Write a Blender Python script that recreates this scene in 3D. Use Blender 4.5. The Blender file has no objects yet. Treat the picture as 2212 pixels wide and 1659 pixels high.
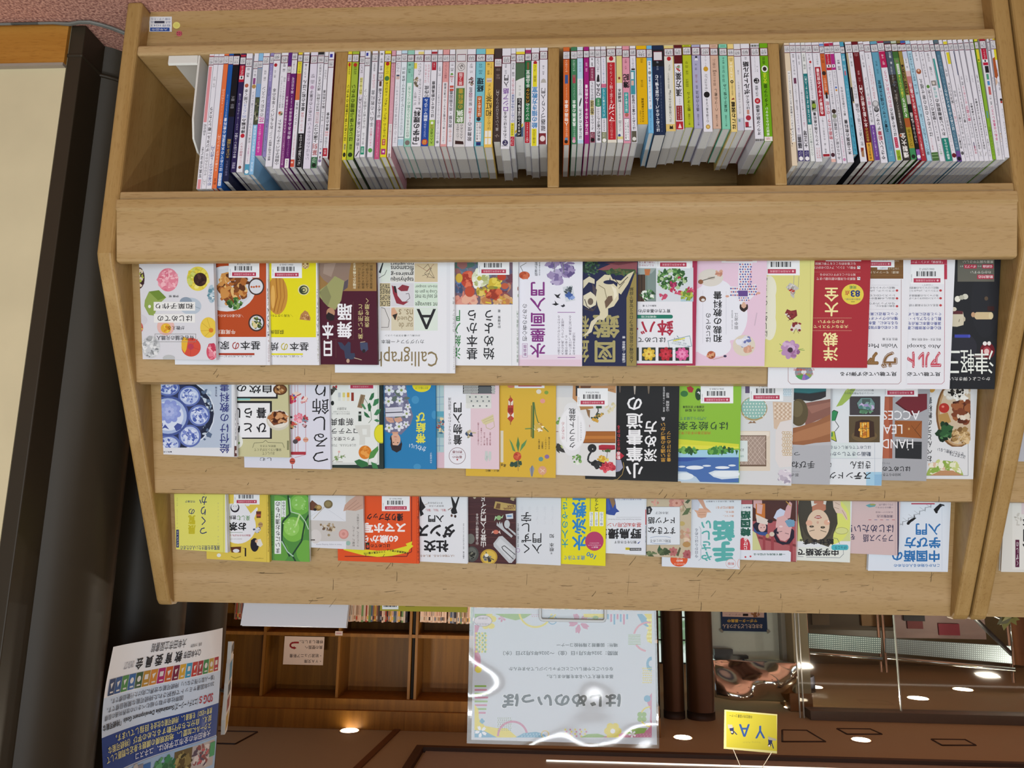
import bpy, math, random
from mathutils import Vector, Matrix

# ---------------------------------------------------------------- camera, world, lights, exposure
SC = bpy.context.scene
COL = SC.collection
PW, PH, FL = 2212.0, 1659.0, 1661.0
CAMP = Vector((0.00075, -1.25623, 0.98745))
PITCH, YAW, ROLL = -0.194298, 0.053306, 0.0134645
FW = Vector((math.sin(YAW)*math.cos(PITCH), math.cos(YAW)*math.cos(PITCH), math.sin(PITCH)))
_r = Vector((math.cos(YAW), -math.sin(YAW), 0)); _u = _r.cross(FW)
RT = math.cos(ROLL)*_r + math.sin(ROLL)*_u
UP = -math.sin(ROLL)*_r + math.cos(ROLL)*_u
cam_data = bpy.data.cameras.new('camera'); cam = bpy.data.objects.new('camera', cam_data); COL.objects.link(cam)
cam_data.sensor_fit = 'HORIZONTAL'; cam_data.sensor_width = 36.0; cam_data.lens = FL/PW*36.0
cam_data.clip_start = 0.02; cam_data.clip_end = 100
# the phone was held upside down
cam.matrix_world = Matrix(((-RT.x, -UP.x, -FW.x, CAMP.x), (-RT.y, -UP.y, -FW.y, CAMP.y), (-RT.z, -UP.z, -FW.z, CAMP.z), (0, 0, 0, 1)))
SC.camera = cam
SC.view_settings.view_transform = 'Standard'; SC.view_settings.look = 'None'
SC.view_settings.exposure = 0.0; SC.view_settings.gamma = 1.0; SC.view_settings.use_curve_mapping = False

W = bpy.data.worlds.new('world'); SC.world = W; W.use_nodes = True
W.node_tree.nodes['Background'].inputs[0].default_value = (0.80, 0.90, 1.0, 1)
W.node_tree.nodes['Background'].inputs[1].default_value = 0.25

def area(name, loc, size, power, target, color=(1, 1, 1)):
    L = bpy.data.lights.new(name, 'AREA'); L.shape = 'RECTANGLE'; L.size, L.size_y = size; L.energy = power; L.color = color
    o = bpy.data.objects.new(name, L); COL.objects.link(o); o.location = loc
    o.rotation_euler = (Vector(target)-Vector(loc)).to_track_quat('-Z', 'Y').to_euler()
    return o
CEIL = 2.40
for k, yy in enumerate((-1.15, -2.45, -3.9)):          # rows of ceiling tubes in front of the shelf
    area('ceiling_tube', (0.1, yy, CEIL-0.06), (3.6, 0.07), (22, 38, 44)[k], (0.1, yy, 0), (0.93, 0.98, 1.0))
area('window_daylight', (-0.4, -4.9, 1.35), (6.0, 2.1), 105, (0, 0, 0.75), (0.85, 0.95, 1.0))
for x, y, p in ((1.4, 2.9, 34), (-0.8, 3.0, 34), (-2.8, 3.0, 34), (-2.4, 6.2, 60), (0.3, 3.9, 12), (-4.4, 6.4, 50), (-4.6, 3.4, 34)):
    area('downlight_glow', (x, y, CEIL-0.03), (0.16, 0.16), p, (x, y, 0), (1.0, 0.88, 0.70))

# ---------------------------------------------------------------- pixel helpers (photo pixel -> real plane)
def ray(x, y): return FW*FL + RT*(PW/2-x) + UP*(y-PH/2)
def hit(x, y, p0, n):
    d = ray(x, y); n = Vector(n)
    return CAMP + d*((Vector(p0)-CAMP).dot(n)/d.dot(n))
def atY(x, y, Y): return hit(x, y, (0, Y, 0), (0, 1, 0))
def atZ(x, y, Z): return hit(x, y, (0, 0, Z), (0, 0, 1))
def proj(P):
    d = Vector(P)-CAMP; q = FL/d.dot(FW)
    return PW/2-d.dot(RT)*q, PH/2+d.dot(UP)*q

# ---------------------------------------------------------------- colours and materials
NAMED = dict(k='201e22', w='e9e9ec', p='efeeea', g='8a8a8a')
def lin(c):
    if isinstance(c, str):
        c = NAMED.get(c, c); c = tuple(int(c[i:i+2], 16) for i in (0, 2, 4))
    return tuple((v/255/12.92 if v/255 <= 0.04045 else ((v/255+0.055)/1.055)**2.4) for v in c[:3])
def nodes(m):
    m.use_nodes = True; nt = m.node_tree
    return nt, nt.nodes['Principled BSDF']
MATS = {}
def flat(name, col, rough=0.5, metal=0.0, emit=0, spec=0.5, **kw):
    if name in MATS: return MATS[name]
    m = bpy.data.materials.new(name); nt, b = nodes(m)
    c = (*lin(col), 1)
    b.inputs['Base Color'].default_value = c; b.inputs['Roughness'].default_value = rough; b.inputs['Metallic'].default_value = metal
    b.inputs['Specular IOR Level'].default_value = spec
    if emit: b.inputs['Emission Color'].default_value = c; b.inputs['Emission Strength'].default_value = emit
    # faint procedural unevenness so that no surface is perfectly uniform
    if not emit and not kw.get('plain'):
        n = nt.nodes.new('ShaderNodeTexNoise'); n.inputs['Scale'].default_value = kw.get('nscale', 30); n.inputs['Detail'].default_value = 3
        mr = nt.nodes.new('ShaderNodeMapRange'); mr.inputs['To Min'].default_value = 1-kw.get('var', 0.06); mr.inputs['To Max'].default_value = 1+kw.get('var', 0.06)
        mx = nt.nodes.new('ShaderNodeVectorMath'); mx.operation = 'SCALE'; mx.inputs[0].default_value = c[:3]
        g = nt.nodes.new('ShaderNodeNewGeometry'); nt.links.new(g.outputs['Position'], n.inputs['Vector'])
        nt.links.new(n.outputs['Fac'], mr.inputs['Value']); nt.links.new(mr.outputs[0], mx.inputs['Scale']); nt.links.new(mx.outputs[0], b.inputs['Base Color'])
    MATS[name] = m
    return m
def printed(name='printed_paper', rough=0.5, coat=0.04):
    m = bpy.data.materials.new(name); nt, b = nodes(m)
    a = nt.nodes.new('ShaderNodeAttribute'); a.attribute_name = 'ink'
    nt.links.new(a.outputs['Color'], b.inputs['Base Color'])
    b.inputs['Roughness'].default_value = rough; b.inputs['Coat Weight'].default_value = coat; b.inputs['Coat Roughness'].default_value = 0.15
    b.inputs['Specular IOR Level'].default_value = 0.16
    return m
PRINT = printed()
MATTE = printed('matte_paper', 0.75, 0.0)
def wood(name, axis, light, dark, scale=1.0):
    m = bpy.data.materials.new(name); nt, b = nodes(m); N, L = nt.nodes.new, nt.links.new
    g = N('ShaderNodeNewGeometry'); mp = N('ShaderNodeMapping'); L(g.outputs['Position'], mp.inputs['Vector'])
    s = [26*scale]*3; s[axis] = 1.6*scale; mp.inputs['Scale'].default_value = s
    n1 = N('ShaderNodeTexNoise'); n1.inputs['Scale'].default_value = 1.0; n1.inputs['Detail'].default_value = 5; n1.inputs['Distortion'].default_value = 0.6; L(mp.outputs[0], n1.inputs['Vector'])
    mp2 = N('ShaderNodeMapping'); L(g.outputs['Position'], mp2.inputs['Vector']); s2 = [400*scale]*3; s2[axis] = 52*scale; mp2.inputs['Scale'].default_value = s2
    n2 = N('ShaderNodeTexNoise'); n2.inputs['Scale'].default_value = 1.0; n2.inputs['Detail'].default_value = 2; L(mp2.outputs[0], n2.inputs['Vector'])
    cr = N('ShaderNodeValToRGB'); cr.color_ramp.elements[0].position = 0.3; cr.color_ramp.elements[1].position = 0.72
    cr.color_ramp.elements[0].color = (*lin(dark), 1); cr.color_ramp.elements[1].color = (*lin(light), 1); L(n1.outputs['Fac'], cr.inputs[0])
    fl = N('ShaderNodeValToRGB'); fl.color_ramp.elements[0].position = 0.30; fl.color_ramp.elements[1].position = 0.46
    fl.color_ramp.elements[0].color = (0.66, 0.58, 0.46, 1); fl.color_ramp.elements[1].color = (1, 1, 1, 1); L(n2.outputs['Fac'], fl.inputs[0])
    mx = N('ShaderNodeMix'); mx.data_type = 'RGBA'; mx.blend_type = 'MULTIPLY'; mx.inputs['Factor'].default_value = 0.5
    L(cr.outputs[0], mx.inputs[6]); L(fl.outputs[0], mx.inputs[7]); L(mx.outputs[2], b.inputs['Base Color'])
    b.inputs['Roughness'].default_value = 0.42; b.inputs['Specular IOR Level'].default_value = 0.35
    bp = N('ShaderNodeBump'); bp.inputs['Strength'].default_value = 0.06; L(n2.outputs['Fac'], bp.inputs['Height']); L(bp.outputs[0], b.inputs['Normal'])
    MATS[name] = m
    return m
WOODX = wood('beech_long', 0, 'b5966a', 'a58552')
WOODZ = wood('beech_upright', 2, 'ae8d58', '9a7742')
ORANGEW = wood('orange_baseboard', 0, 'b98338', 'a36c26')
MIDX = wood('brown_case_wood', 2, '946421', '784e16')
PAGE = flat('page_block', 'd9d8d4', 0.8, var=0.05, nscale=300)

# ---------------------------------------------------------------- mesh builder
class MB:
    def __init__(s): s.v, s.f, s.c, s.m, s.sm = [], [], [], [], []
    def poly(s, pts, col='w', mi=0, smooth=False):
        n = len(s.v); s.v += [tuple(p) for p in pts]; s.f.append(tuple(range(n, n+len(pts)))); s.c.append(lin(col)); s.m.append(mi); s.sm.append(smooth)
    def box(s, x0, x1, y0, y1, z0, z1, col='w', mi=0):
        n = len(s.v)
        s.v += [(x0,y0,z0),(x1,y0,z0),(x1,y1,z0),(x0,y1,z0),(x0,y0,z1),(x1,y0,z1),(x1,y1,z1),(x0,y1,z1)]
        for q in ((0,3,2,1),(4,5,6,7),(0,1,5,4),(1,2,6,5),(2,3,7,6),(3,0,4,7)):
            s.f.append(tuple(n+i for i in q)); s.c.append(lin(col)); s.m.append(mi); s.sm.append(False)
    def prism(s, prof, x0, x1, col='w', mi=0, axis=0):
        # profile in the two other axes, extruded along axis
        def P(a, b, t): return (t, a, b) if axis == 0 else ((a, t, b) if axis == 1 else (a, b, t))
        n = len(s.v); k = len(prof)
        s.v += [P(a, b, x0) for a, b in prof] + [P(a, b, x1) for a, b in prof]
        fs = [tuple(range(n+k-1, n-1, -1)), tuple(range(n+k, n+2*k))] + [(n+i, n+(i+1) % k, n+k+(i+1) % k, n+k+i) for i in range(k)]
        for q in fs: s.f.append(q); s.c.append(lin(col)); s.m.append(mi); s.sm.append(False)
    def tube(s, pts, r, col='w', n=8, mi=0, caps=True):
        pts = [Vector(p) for p in pts]; b = len(s.v); up = Vector((0.13, 0.27, 0.95))
        for i, p in enumerate(pts):
            t = (pts[min(i+1, len(pts)-1)]-pts[max(i-1, 0)]).normalized()
            a = t.cross(up)
            if a.length < 0.05: a = t.cross(Vector((1, 0, 0)))
            a.normalize(); c = t.cross(a)
            for j in range(n):
                w = 2*math.pi*j/n; s.v.append(tuple(p + (a*math.cos(w)+c*math.sin(w))*r))
        for i in range(len(pts)-1):
            for j in range(n):
                s.f.append((b+i*n+j, b+i*n+(j+1) % n, b+(i+1)*n+(j+1) % n, b+(i+1)*n+j)); s.c.append(lin(col)); s.m.append(mi); s.sm.append(True)
        if caps:
            for q in (tuple(b+j for j in range(n)), tuple(b+(len(pts)-1)*n+j for j in range(n-1, -1, -1))):
                s.f.append(q); s.c.append(lin(col)); s.m.append(mi); s.sm.append(False)
    def build(s, name, mats, parent=None, bevel=0.0, matrix=None, seg=2):
        me = bpy.data.meshes.new(name); me.from_pydata(s.v, [], s.f)
        for m in (mats if isinstance(mats, (list, tuple)) else [mats]): me.materials.append(m)
        me.polygons.foreach_set('material_index', s.m); me.polygons.foreach_set('use_smooth', s.sm)
        a = me.attributes.new('ink', 'FLOAT_COLOR', 'FACE'); a.data.foreach_set('color', [q for c in s.c for q in (*c, 1.0)])
        me.update()
        o = bpy.data.objects.new(name, me); COL.objects.link(o)
        if parent: o.parent = parent
        if matrix: o.matrix_world = matrix
        if bevel:
            md = o.modifiers.new('edge', 'BEVEL'); md.width = bevel; md.segments = seg; md.limit_method = 'ANGLE'; md.angle_limit = 0.6
        return o
def tag(o, label, cat, group=None):
    o['label'] = label; o['category'] = cat
    if group: o['group'] = group
    return o
def thing(name, label, cat, matrix=None, loc=None, group=None):
    o = bpy.data.objects.new(name, None); COL.objects.link(o); o.empty_display_size = 0.05
    if matrix: o.matrix_world = matrix
    if loc: o.location = loc
    return tag(o, label, cat, group)
def struct(o): o['kind'] = 'structure'; return o

# ---------------------------------------------------------------- lettering
GL = {}
def glyphs(txt, vert, bold):
    key = (txt, vert)
    if key in GL: return GL[key]
    cu = bpy.data.curves.new('lettering', 'FONT')
    t = txt
    if vert: t = '\n'.join({'ー': '｜', '〜': '｜', '「': '﹁', '」': '﹂', '、': '︑'}.get(c, c) for c in txt)
    cu.body = t; cu.align_x = 'CENTER' if vert else 'LEFT'; cu.resolution_u = 2
    if vert: cu.space_line = 1.02
    ob = bpy.data.objects.new('lettering', cu); me = bpy.data.meshes.new_from_object(ob)
    vs = [(v.co.x, v.co.y) for v in me.vertices]; fs = [tuple(p.vertices) for p in me.polygons]
    bpy.data.objects.remove(ob); bpy.data.meshes.remove(me); bpy.data.curves.remove(cu)
    em = (1, 1)
    if vs:
        x0 = min(v[0] for v in vs); x1 = max(v[0] for v in vs); y0 = min(v[1] for v in vs); y1 = max(v[1] for v in vs)
        vs = [((x-x0)/max(x1-x0, 1e-6), (y-y0)/max(y1-y0, 1e-6)) for x, y in vs]
        em = (max(x1-x0, 0.3), max(y1-y0, 0.3))
    GL[key] = (vs, fs, em)
    return GL[key]

def clip_poly(pts, x0, y0, x1, y1):
    for ax, lim, sg in ((0, x0, 1), (0, x1, -1), (1, y0, 1), (1, y1, -1)):
        out = []
        for i, p in enumerate(pts):
            q = pts[(i+1) % len(pts)]; dp = (p[ax]-lim)*sg; dq = (q[ax]-lim)*sg
            if dp >= 0: out.append(p)
            if dp*dq < 0:
                t = dp/(dp-dq); out.append((p[0]+(q[0]-p[0])*t, p[1]+(q[1]-p[1])*t))
        pts = out
        if len(pts) < 3: return []
    return pts

class Canvas:
    """prints ink polygons on the front face (local y = 0, facing -y) of a flat thing"""
    def __init__(s, mb, toloc, w, h, step=4e-6, mi=0, base=1.2e-5):
        s.mb, s.to, s.w, s.h, s.st, s.n, s.mi = mb, toloc, w, h, step, 0, mi
        s.b = base; s.px = None; s.rng = random.Random(7)
    def raw(s, uv, col):
        uv = clip_poly(uv, 0, 0, s.w, s.h)
        if len(uv) >= 3: s.mb.poly([(u, -s.b-s.n*s.st, v) for u, v in uv], col, s.mi)
    def pp(s, pts, col, adv=True):
        if s.px: pts = clip_poly(pts, *s.px)
        if len(pts) < 3: return
        if adv: s.n += 1
        s.raw([s.to(x, y) for x, y in pts], col)
    def text(s, txt, x0, y0, x1, y1, col, vert=False, bold=0, rot=0):
        vs, fs, em = glyphs(txt, vert, bold)
        if not vs: return
        # heavier weights: the strokes thickened by shifted copies
        dx, dy = bold*0.0105/em[0], bold*0.0105/em[1]
        shifts = [(0, 0)] if not bold else ([(-dx, 0), (dx, 0), (0, dy), (0, -dy)] if bold < 3 else [(-dx, 0), (dx, 0), (0, dy), (0, -dy), (-dx*.7, -dy*.7), (dx*.7, dy*.7), (dx*.7, -dy*.7), (-dx*.7, dy*.7)])
        s.n += 1
        a, b, c, d = s.to(x1, y0), s.to(x0, y0), s.to(x1, y1), s.to(x0, y1)   # true: bottom-left, bottom-right, top-left, top-right
        for si, (sx, sy) in enumerate(shifts):
            P = []
            for gx, gy in vs:
                gx = (gx-0.5)*(1-2*dx)+0.5+sx; gy = (gy-0.5)*(1-2*dy)+0.5+sy
                u = (a[0]*(1-gx)+b[0]*gx)*(1-gy)+(c[0]*(1-gx)+d[0]*gx)*gy
                v = (a[1]*(1-gx)+b[1]*gx)*(1-gy)+(c[1]*(1-gx)+d[1]*gx)*gy
                P.append((u, v))
            if rot:
                mu = (a[0]+d[0])/2; mv = (a[1]+d[1])/2; cr, sr = math.cos(rot), math.sin(rot)
                P = [(mu+(u-mu)*cr-(v-mv)*sr, mv+(u-mu)*sr+(v-mv)*cr) for u, v in P]
            lay = -s.b-(s.n+si*0.11)*s.st
            for f in fs:
                q = [P[i] for i in f]
                if all(-1e-4 <= u <= s.w+1e-4 and -1e-4 <= v <= s.h+1e-4 for u, v in q):
                    s.mb.poly([(u, lay, v) for u, v in q], col, s.mi)
    def draw(s, els):
        for e in els:
            t = e[0]
            if t == 'R': s.pp([(e[1], e[2]), (e[3], e[2]), (e[3], e[4]), (e[1], e[4])], e[5])
            elif t == 'E':
                _, cx, cy, rx, ry, col = e[:6]; n = 28 if max(rx, ry) > 30 else 14
                s.pp([(cx+rx*math.cos(2*math.pi*i/n), cy+ry*math.sin(2*math.pi*i/n)) for i in range(n)], col)
            elif t == 'P': s.pp(e[1], e[2])
            elif t == 'L':
                pts, wd, col = e[1], e[2]/2, e[3]; s.n += 1
                for (ax, ay), (bx, by) in zip(pts, pts[1:]):
                    l = math.hypot(bx-ax, by-ay) or 1; nx, ny = -(by-ay)/l*wd, (bx-ax)/l*wd
                    s.pp([(ax+nx, ay+ny), (bx+nx, by+ny), (bx-nx, by-ny), (ax-nx, ay-ny)], col, False)
            elif t == 'T': s.text(e[1], *e[2:6], e[6], False, e[7] if len(e) > 7 else 0, e[8] if len(e) > 8 else 0)
            elif t == 'V': s.text(e[1], *e[2:6], e[6], True, e[7] if len(e) > 7 else 0)
            elif t == 'S':      # loose dabs of colour inside an ellipse
                _, cx, cy, rx, ry, n, cols, sz = e
                for i in range(n):
                    a = s.rng.random()*6.283; q = math.sqrt(s.rng.random()); r1 = sz*(0.5+s.rng.random()); r2 = r1*(0.35+0.6*s.rng.random()); th = s.rng.random()*3.14
                    px, py = cx+rx*q*math.cos(a), cy+ry*q*math.sin(a); col = s.rng.choice(cols)
                    s.n += 0.25
                    k = 9; jit = [0.75+0.5*s.rng.random() for _ in range(k)]
                    s.pp([(px+r1*jit[j]*math.cos(j*6.283/k)*math.cos(th)-r2*jit[j]*math.sin(j*6.283/k)*math.sin(th),
                           py+r1*jit[j]*math.cos(j*6.283/k)*math.sin(th)+r2*jit[j]*math.sin(j*6.283/k)*math.cos(th)) for j in range(k)], col, False)
            elif t == 'F':      # flower
                _, cx, cy, r, n, col, cc = e[:7]
                for i in range(n):
                    th = 2*math.pi*i/n+0.3; px, py = cx+r*0.58*math.cos(th), cy+r*0.58*math.sin(th); s.n += 0.3
                    s.pp([(px+r*0.46*math.cos(j*0.5712)*math.cos(th)-r*0.32*math.sin(j*0.5712)*math.sin(th),
                           py+r*0.46*math.cos(j*0.5712)*math.sin(th)+r*0.32*math.sin(j*0.5712)*math.cos(th)) for j in range(11)], col, False)
                s.draw([('E', cx, cy, r*0.26, r*0.26, cc)])
            elif t == 'Q':      # dotted pattern
                _, x0, y0, x1, y1, nx, ny, r, cols = e; s.n += 1
                for i in range(nx):
                    for j in range(ny):
                        px = x0+(i+0.5+0.25*(j % 2))*(x1-x0)/nx; py = y0+(j+0.5)*(y1-y0)/ny
                        s.pp([(px+r*math.cos(q*1.047), py+r*math.sin(q*1.047)) for q in range(6)], cols[(i+j) % len(cols)], False)
            elif t == 'H':      # lines of small print: x0,y0,x1,y1, lines, col (horizontal)
                _, x0, y0, x1, y1, txts, col = e
                for i, tx in enumerate(txts):
                    hh = (y1-y0)/len(txts); yb = y1-(i+1)*hh+hh*0.14
                    s.text(tx, x1-(x1-x0)*len(tx)/max(len(q) for q in txts), yb, x1, yb+hh*0.72, col)
            elif t == 'W':      # columns of small print (vertical), first column at true right = photo left
                _, x0, y0, x1, y1, txts, col = e; m = max(len(q) for q in txts); ww = (x1-x0)/len(txts)
                for i, tx in enumerate(txts):
                    s.text(tx, x0+i*ww+ww*0.14, y1-(y1-y0)*len(tx)/m, x0+i*ww+ww*0.86, y1, col, True)
            elif t == 'X': s.px = e[1:] if len(e) > 1 else None

BAR = [3,1,1,2,1,3,2,1,1,1,3,2,1,2,3,1,1,2,2,1,3,1,1,2,1,1,2,3]
def barcode(root, toloc, x0, x1, yt, k, w, h, off):
    """library sticker: white, crimson bar with the library's name, bars and number"""
    mb = MB(); s = (x1-x0)/260.0; yb = yt-150*s
    cv = Canvas(mb, toloc, w, h, base=off)
    cv.draw([('R', x0, yb, x1, yt, 'e8e8ea')])
    cv.draw([('R', x0+28*s, yt-45*s, x0+232*s, yt-13*s, 'b0324e'),
             ('T', '大牟田市立図書館', x0+45*s, yt-37*s, x0+195*s, yt-20*s, 'e7b9c2'), ('E', x0+211*s, yt-29*s, 8*s, 8*s, 'e7b9c2')])
    x = x0+50*s; u = 156*s/sum(BAR)
    for i, b in enumerate(BAR):
        if i % 2 == 0: cv.pp([(x, yt-98*s), (x+b*u, yt-98*s), (x+b*u, yt-60*s), (x, yt-60*s)], '26242a', False)
        x += b*u
    cv.draw([('T', '006%05d-%d' % (11000+k*137 % 9000, k % 9), x0+72*s, yt-121*s, x0+185*s, yt-107*s, '3a3840'), ('V', '大牟田市立図書館', x0+9*s, yt-75*s, x0+17*s, yt-15*s, '6a6870')])
    o = mb.build('barcode_label', PRINT, root); o['label'] = 'white library barcode sticker with a crimson bar'
    return o
# ---------------------------------------------------------------- room shell
CARPET = bpy.data.materials.new('pink_carpet'); nt, b = nodes(CARPET)
g = nt.nodes.new('ShaderNodeNewGeometry'); n = nt.nodes.new('ShaderNodeTexNoise'); n.inputs['Scale'].default_value = 210; n.inputs['Detail'].default_value = 4
cr = nt.nodes.new('ShaderNodeValToRGB'); cr.color_ramp.elements[0].position = 0.36; cr.color_ramp.elements[1].position = 0.64
cr.color_ramp.elements[0].color = (*lin('8a5a50'), 1); cr.color_ramp.elements[1].color = (*lin('d6a08c'), 1)
nt.links.new(g.outputs['Position'], n.inputs['Vector']); nt.links.new(n.outputs['Fac'], cr.inputs[0]); nt.links.new(cr.outputs[0], b.inputs['Base Color'])
b.inputs['Roughness'].default_value = 0.95
bp = nt.nodes.new('ShaderNodeBump'); bp.inputs['Strength'].default_value = 0.5; bp.inputs['Distance'].default_value = 0.004
nt.links.new(n.outputs['Fac'], bp.inputs['Height']); nt.links.new(bp.outputs[0], b.inputs['Normal'])
mb = MB(); mb.box(-6, 3.6, -5.2, 8.5, -0.1, 0); struct(mb.build('floor', CARPET))
CEILM = flat('brown_ceiling_board', '958a6e', 0.7, var=0.05, nscale=160)
mb = MB(); mb.box(-6, 3.6, -5.2, 8.5, CEIL, CEIL+0.1); struct(mb.build('ceiling', CEILM))
WALLC = flat('beige_wall_cloth', 'cdbf9a', 0.8, var=0.10, nscale=9)
mb = MB(); mb.box(0.962, 3.6, 0.066, 0.14, 0, CEIL); struct(mb.build('wall_right', WALLC))
mb = MB(); mb.box(0.962, 3.6, 0.058, 0.066, 0, 0.088); struct(mb.build('baseboard_right', ORANGEW))
mb = MB(); mb.box(0.962, 3.6, 0.056, 0.0665, 0.088, 0.094); struct(mb.build('trim_1', flat('grey_trim', '96897a', 0.5)))

# ---------------------------------------------------------------- the display shelf
HW, TP = 0.7816, 0.0299
S = 0.28; NL = math.hypot(1, S)
EV = Vector((0, S, 1))/NL; EN = Vector((0, -1, S))/NL; EU = Vector((1, 0, 0))
TIER = [(0.1423, 0.7148), (0.252, 0.9154), (0.3748, 1.1326)]
FLOORZ = [0.435, 0.640, 0.845]
BT = 0.018
ZS0, ZS1, ZC0, ZC1 = 0.0932, 0.1143, 0.3875, 0.4035
SCUFF = '66533a'
def make_shelf(name, label, dx, detail=True):
    root = thing(name, label, 'bookshelf', loc=(dx, 0, 0))
    prof = [(0, 0.0), (0, 0.505), (0.006, 0.520), (0.338, 1.128), (0.348, 1.1375), (0.372, 1.1375), (0.40, 1.12), (0.62, 1.12), (0.62, 0)]
    for sx in (1, -1):
        mb = MB(); a, c = sorted((sx*HW, sx*(HW+TP))); mb.prism(prof, a, c); mb.build('side_panel', WOODZ, root, 0.006, seg=3)
    mb = MB(); mb.box(-HW, HW, 0.031, 0.045, 0, ZS0+0.002); KICK = mb.build('kick_board', WOODX, root)
    mb = MB(); mb.box(-HW, HW, 0, 0.262, ZS0, ZS1); mb.build('bottom_shelf', WOODX, root, 0.005, seg=3)
    mb = MB(); mb.box(-HW, HW, 0.262, 0.274, 0.0, 0.43); mb.build('back_panel', WOODX, root)
    mb = MB(); mb.box(-HW, HW, 0.001, 0.262, ZC0, ZC1); mb.build('upper_shelf', WOODX, root, 0.003)
    for xa, xc in ((0.4022, 0.3791), (0.0105, -0.0101), (-0.3833, -0.4035)):
        mb = MB(); mb.box(xc, xa, 0.0015, 0.262, ZS1, ZC0); mb.build('divider', WOODZ, root, 0.002)
    # front board of the lowest pocket, a bevelled foot and a rounded top
    mb = MB(); pr = [(-0.0085, 0.4065), (-0.0085, 0.425), (-0.005, 0.4275), (0.0125, 0.514), (0.0155, 0.5165), (0.0275, 0.5165), (0.0075, 0.425), (0.0075, 0.4065)]
    mb.prism(pr, -HW+0.001, HW-0.001); mb.build('front_board', WOODX, root, 0.0022, seg=2)
    for (y, z), zf in zip(TIER, FLOORZ):
        mb = MB()
        zb = zf-0.012; yb = y-S*(z-zb)
        mb.prism([(y, z), (y-BT, z-0.001), (yb-BT, zb), (yb, zb)], -HW, HW)
        for q in range((90 if z > 1 else 44) if detail else 12):       # dark scuffs and scratches left by books on the board
            r = random.Random(q*7+int(z*1000)+int(dx*10)); x = r.uniform(-HW+0.03, HW-0.03); t = r.choice((0.004, 0.007, 0.012, 0.02, 0.03, 0.045, 0.07)) if z < 1 else r.uniform(0.004, 0.13)
            c = Vector((x, y-BT, z-0.001))-EV*t; ln = r.uniform(0.002, 0.009)*(2.2 if q % 9 == 0 else 1)*(1.7 if z > 1 else 1); wd = r.uniform(0.0003, 0.0012); an = r.choice((0, 0, 0.1, 1.5, 0.9))
            d = EU*math.cos(an)+EV*math.sin(an); e = EV*math.cos(an)-EU*math.sin(an); o = EN*0.0002
            mb.poly([c-d*ln-e*wd+o, c-d*ln*0.2-e*wd*0.2+o, c+d*ln-e*wd*0.4+o, c+d*ln*0.7+e*wd+o, c-d*ln*0.6+e*wd*0.5+o], SCUFF, 1)
        mb.build('display_board', [WOODX, MATTE], root)
    ys = [0.0095, TIER[0][0]-0.075*S, TIER[1][0]-0.075*S]
    for (y, z), zf, y0 in zip(TIER, FLOORZ, ys):
        mb = MB(); mb.box(-HW, HW, y0-0.004, y-BT-S*(z-zf)+0.003, zf-0.014, zf); mb.build('pocket_floor', WOODX, root)
    mb = MB(); mb.box(-HW, HW, 0.60, 0.615, 0.0, 1.115); mb.build('rear_board', WOODX, root)
    mb = MB(); mb.box(-HW, HW, TIER[2][0]+0.001, 0.60, 1.095, 1.115); mb.build('top_board', WOODX, root)
    root_kick[root.name] = KICK
    return root
root_kick = {}
shelf = make_shelf('display_shelf', 'wide beech display shelf with three leaning pockets above a row of upright books', 0.0)
# stickers on the kick board
def on_kick(x, y): p = atY(x, y, 0.031); return p.x, p.z
def sticker(name, els, label, org, z=0.0306):
    mb = MB(); cv = Canvas(mb, lambda x, y: (atY(org[0]+x/org[2], org[1]+y/org[2], 0.031).x+2, atY(org[0]+x/org[2], org[1]+y/org[2], 0.031).z), 4, 1, base=0)
    cv.draw(els)
    mb.v = [(x-2, z+y, w) for x, y, w in mb.v]
    o = mb.build(name, PRINT, root_kick[shelf.name]); o['label'] = label
Z0 = (0, 0, 3.95)
sticker('property_label', [('R', 1275, 143, 1467, 272, 'd9d9dc'), ('R', 1282, 236, 1448, 268, '2a4a92'), ('T', '大牟田市', 1295, 243, 1430, 262, 'd9dce6'),
    ('H', 1290, 150, 1455, 232, ['取得 H24.3', '品名 図書館備品', '分類 いす・たな'], '3a4a7a'), ('R', 1320, 180, 1405, 200, '3a3a4a')], 'white and blue property label', Z0)
sticker('yellow_dot', [('E', 1507, 217, 31, 29, 'd9cf72'), ('E', 1507, 217, 20, 18, 'd2c768')], 'round yellow sticker', Z0)
sticker('red_dot', [('E', 1530, 287, 26, 24, 'c8606a'), ('T', '102', 1508, 273, 1550, 300, '5a1a28')], 'round red sticker reading 102', Z0)

second = make_shelf('display_shelf', 'second beech display shelf, cut off by the photo edge beside the wide one', -(2*HW+2*TP+0.004), False)

# ---------------------------------------------------------------- white bookend on the lower shelf
be = thing('bookend', 'white metal bookend on the lower shelf, standing left of the row in a right-way-up view', 'bookend', loc=(0.66, 0, ZS1+0.0004))
be['label'] = 'white bookend beside the empty end of the lower shelf'
WM = flat('white_enamel', 'd6d4cc', 0.35, plain=True)
mb = MB(); mb.prism([(0.003, 0), (0.003, 0.016), (0.006, 0.019), (0.03, 0.0025), (0.12, 0.0015), (0.12, 0)], 0.004, 0.060); mb.build('foot', WM, be, 0.0012)
mb = MB(); mb.prism([(0.003, 0), (0.003, 0.13), (0.012, 0.165), (0.034, 0.182), (0.10, 0.182), (0.12, 0.16), (0.12, 0)], -0.0005, 0.0035); mb.build('upright_plate', WM, be, 0.0012)
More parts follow.
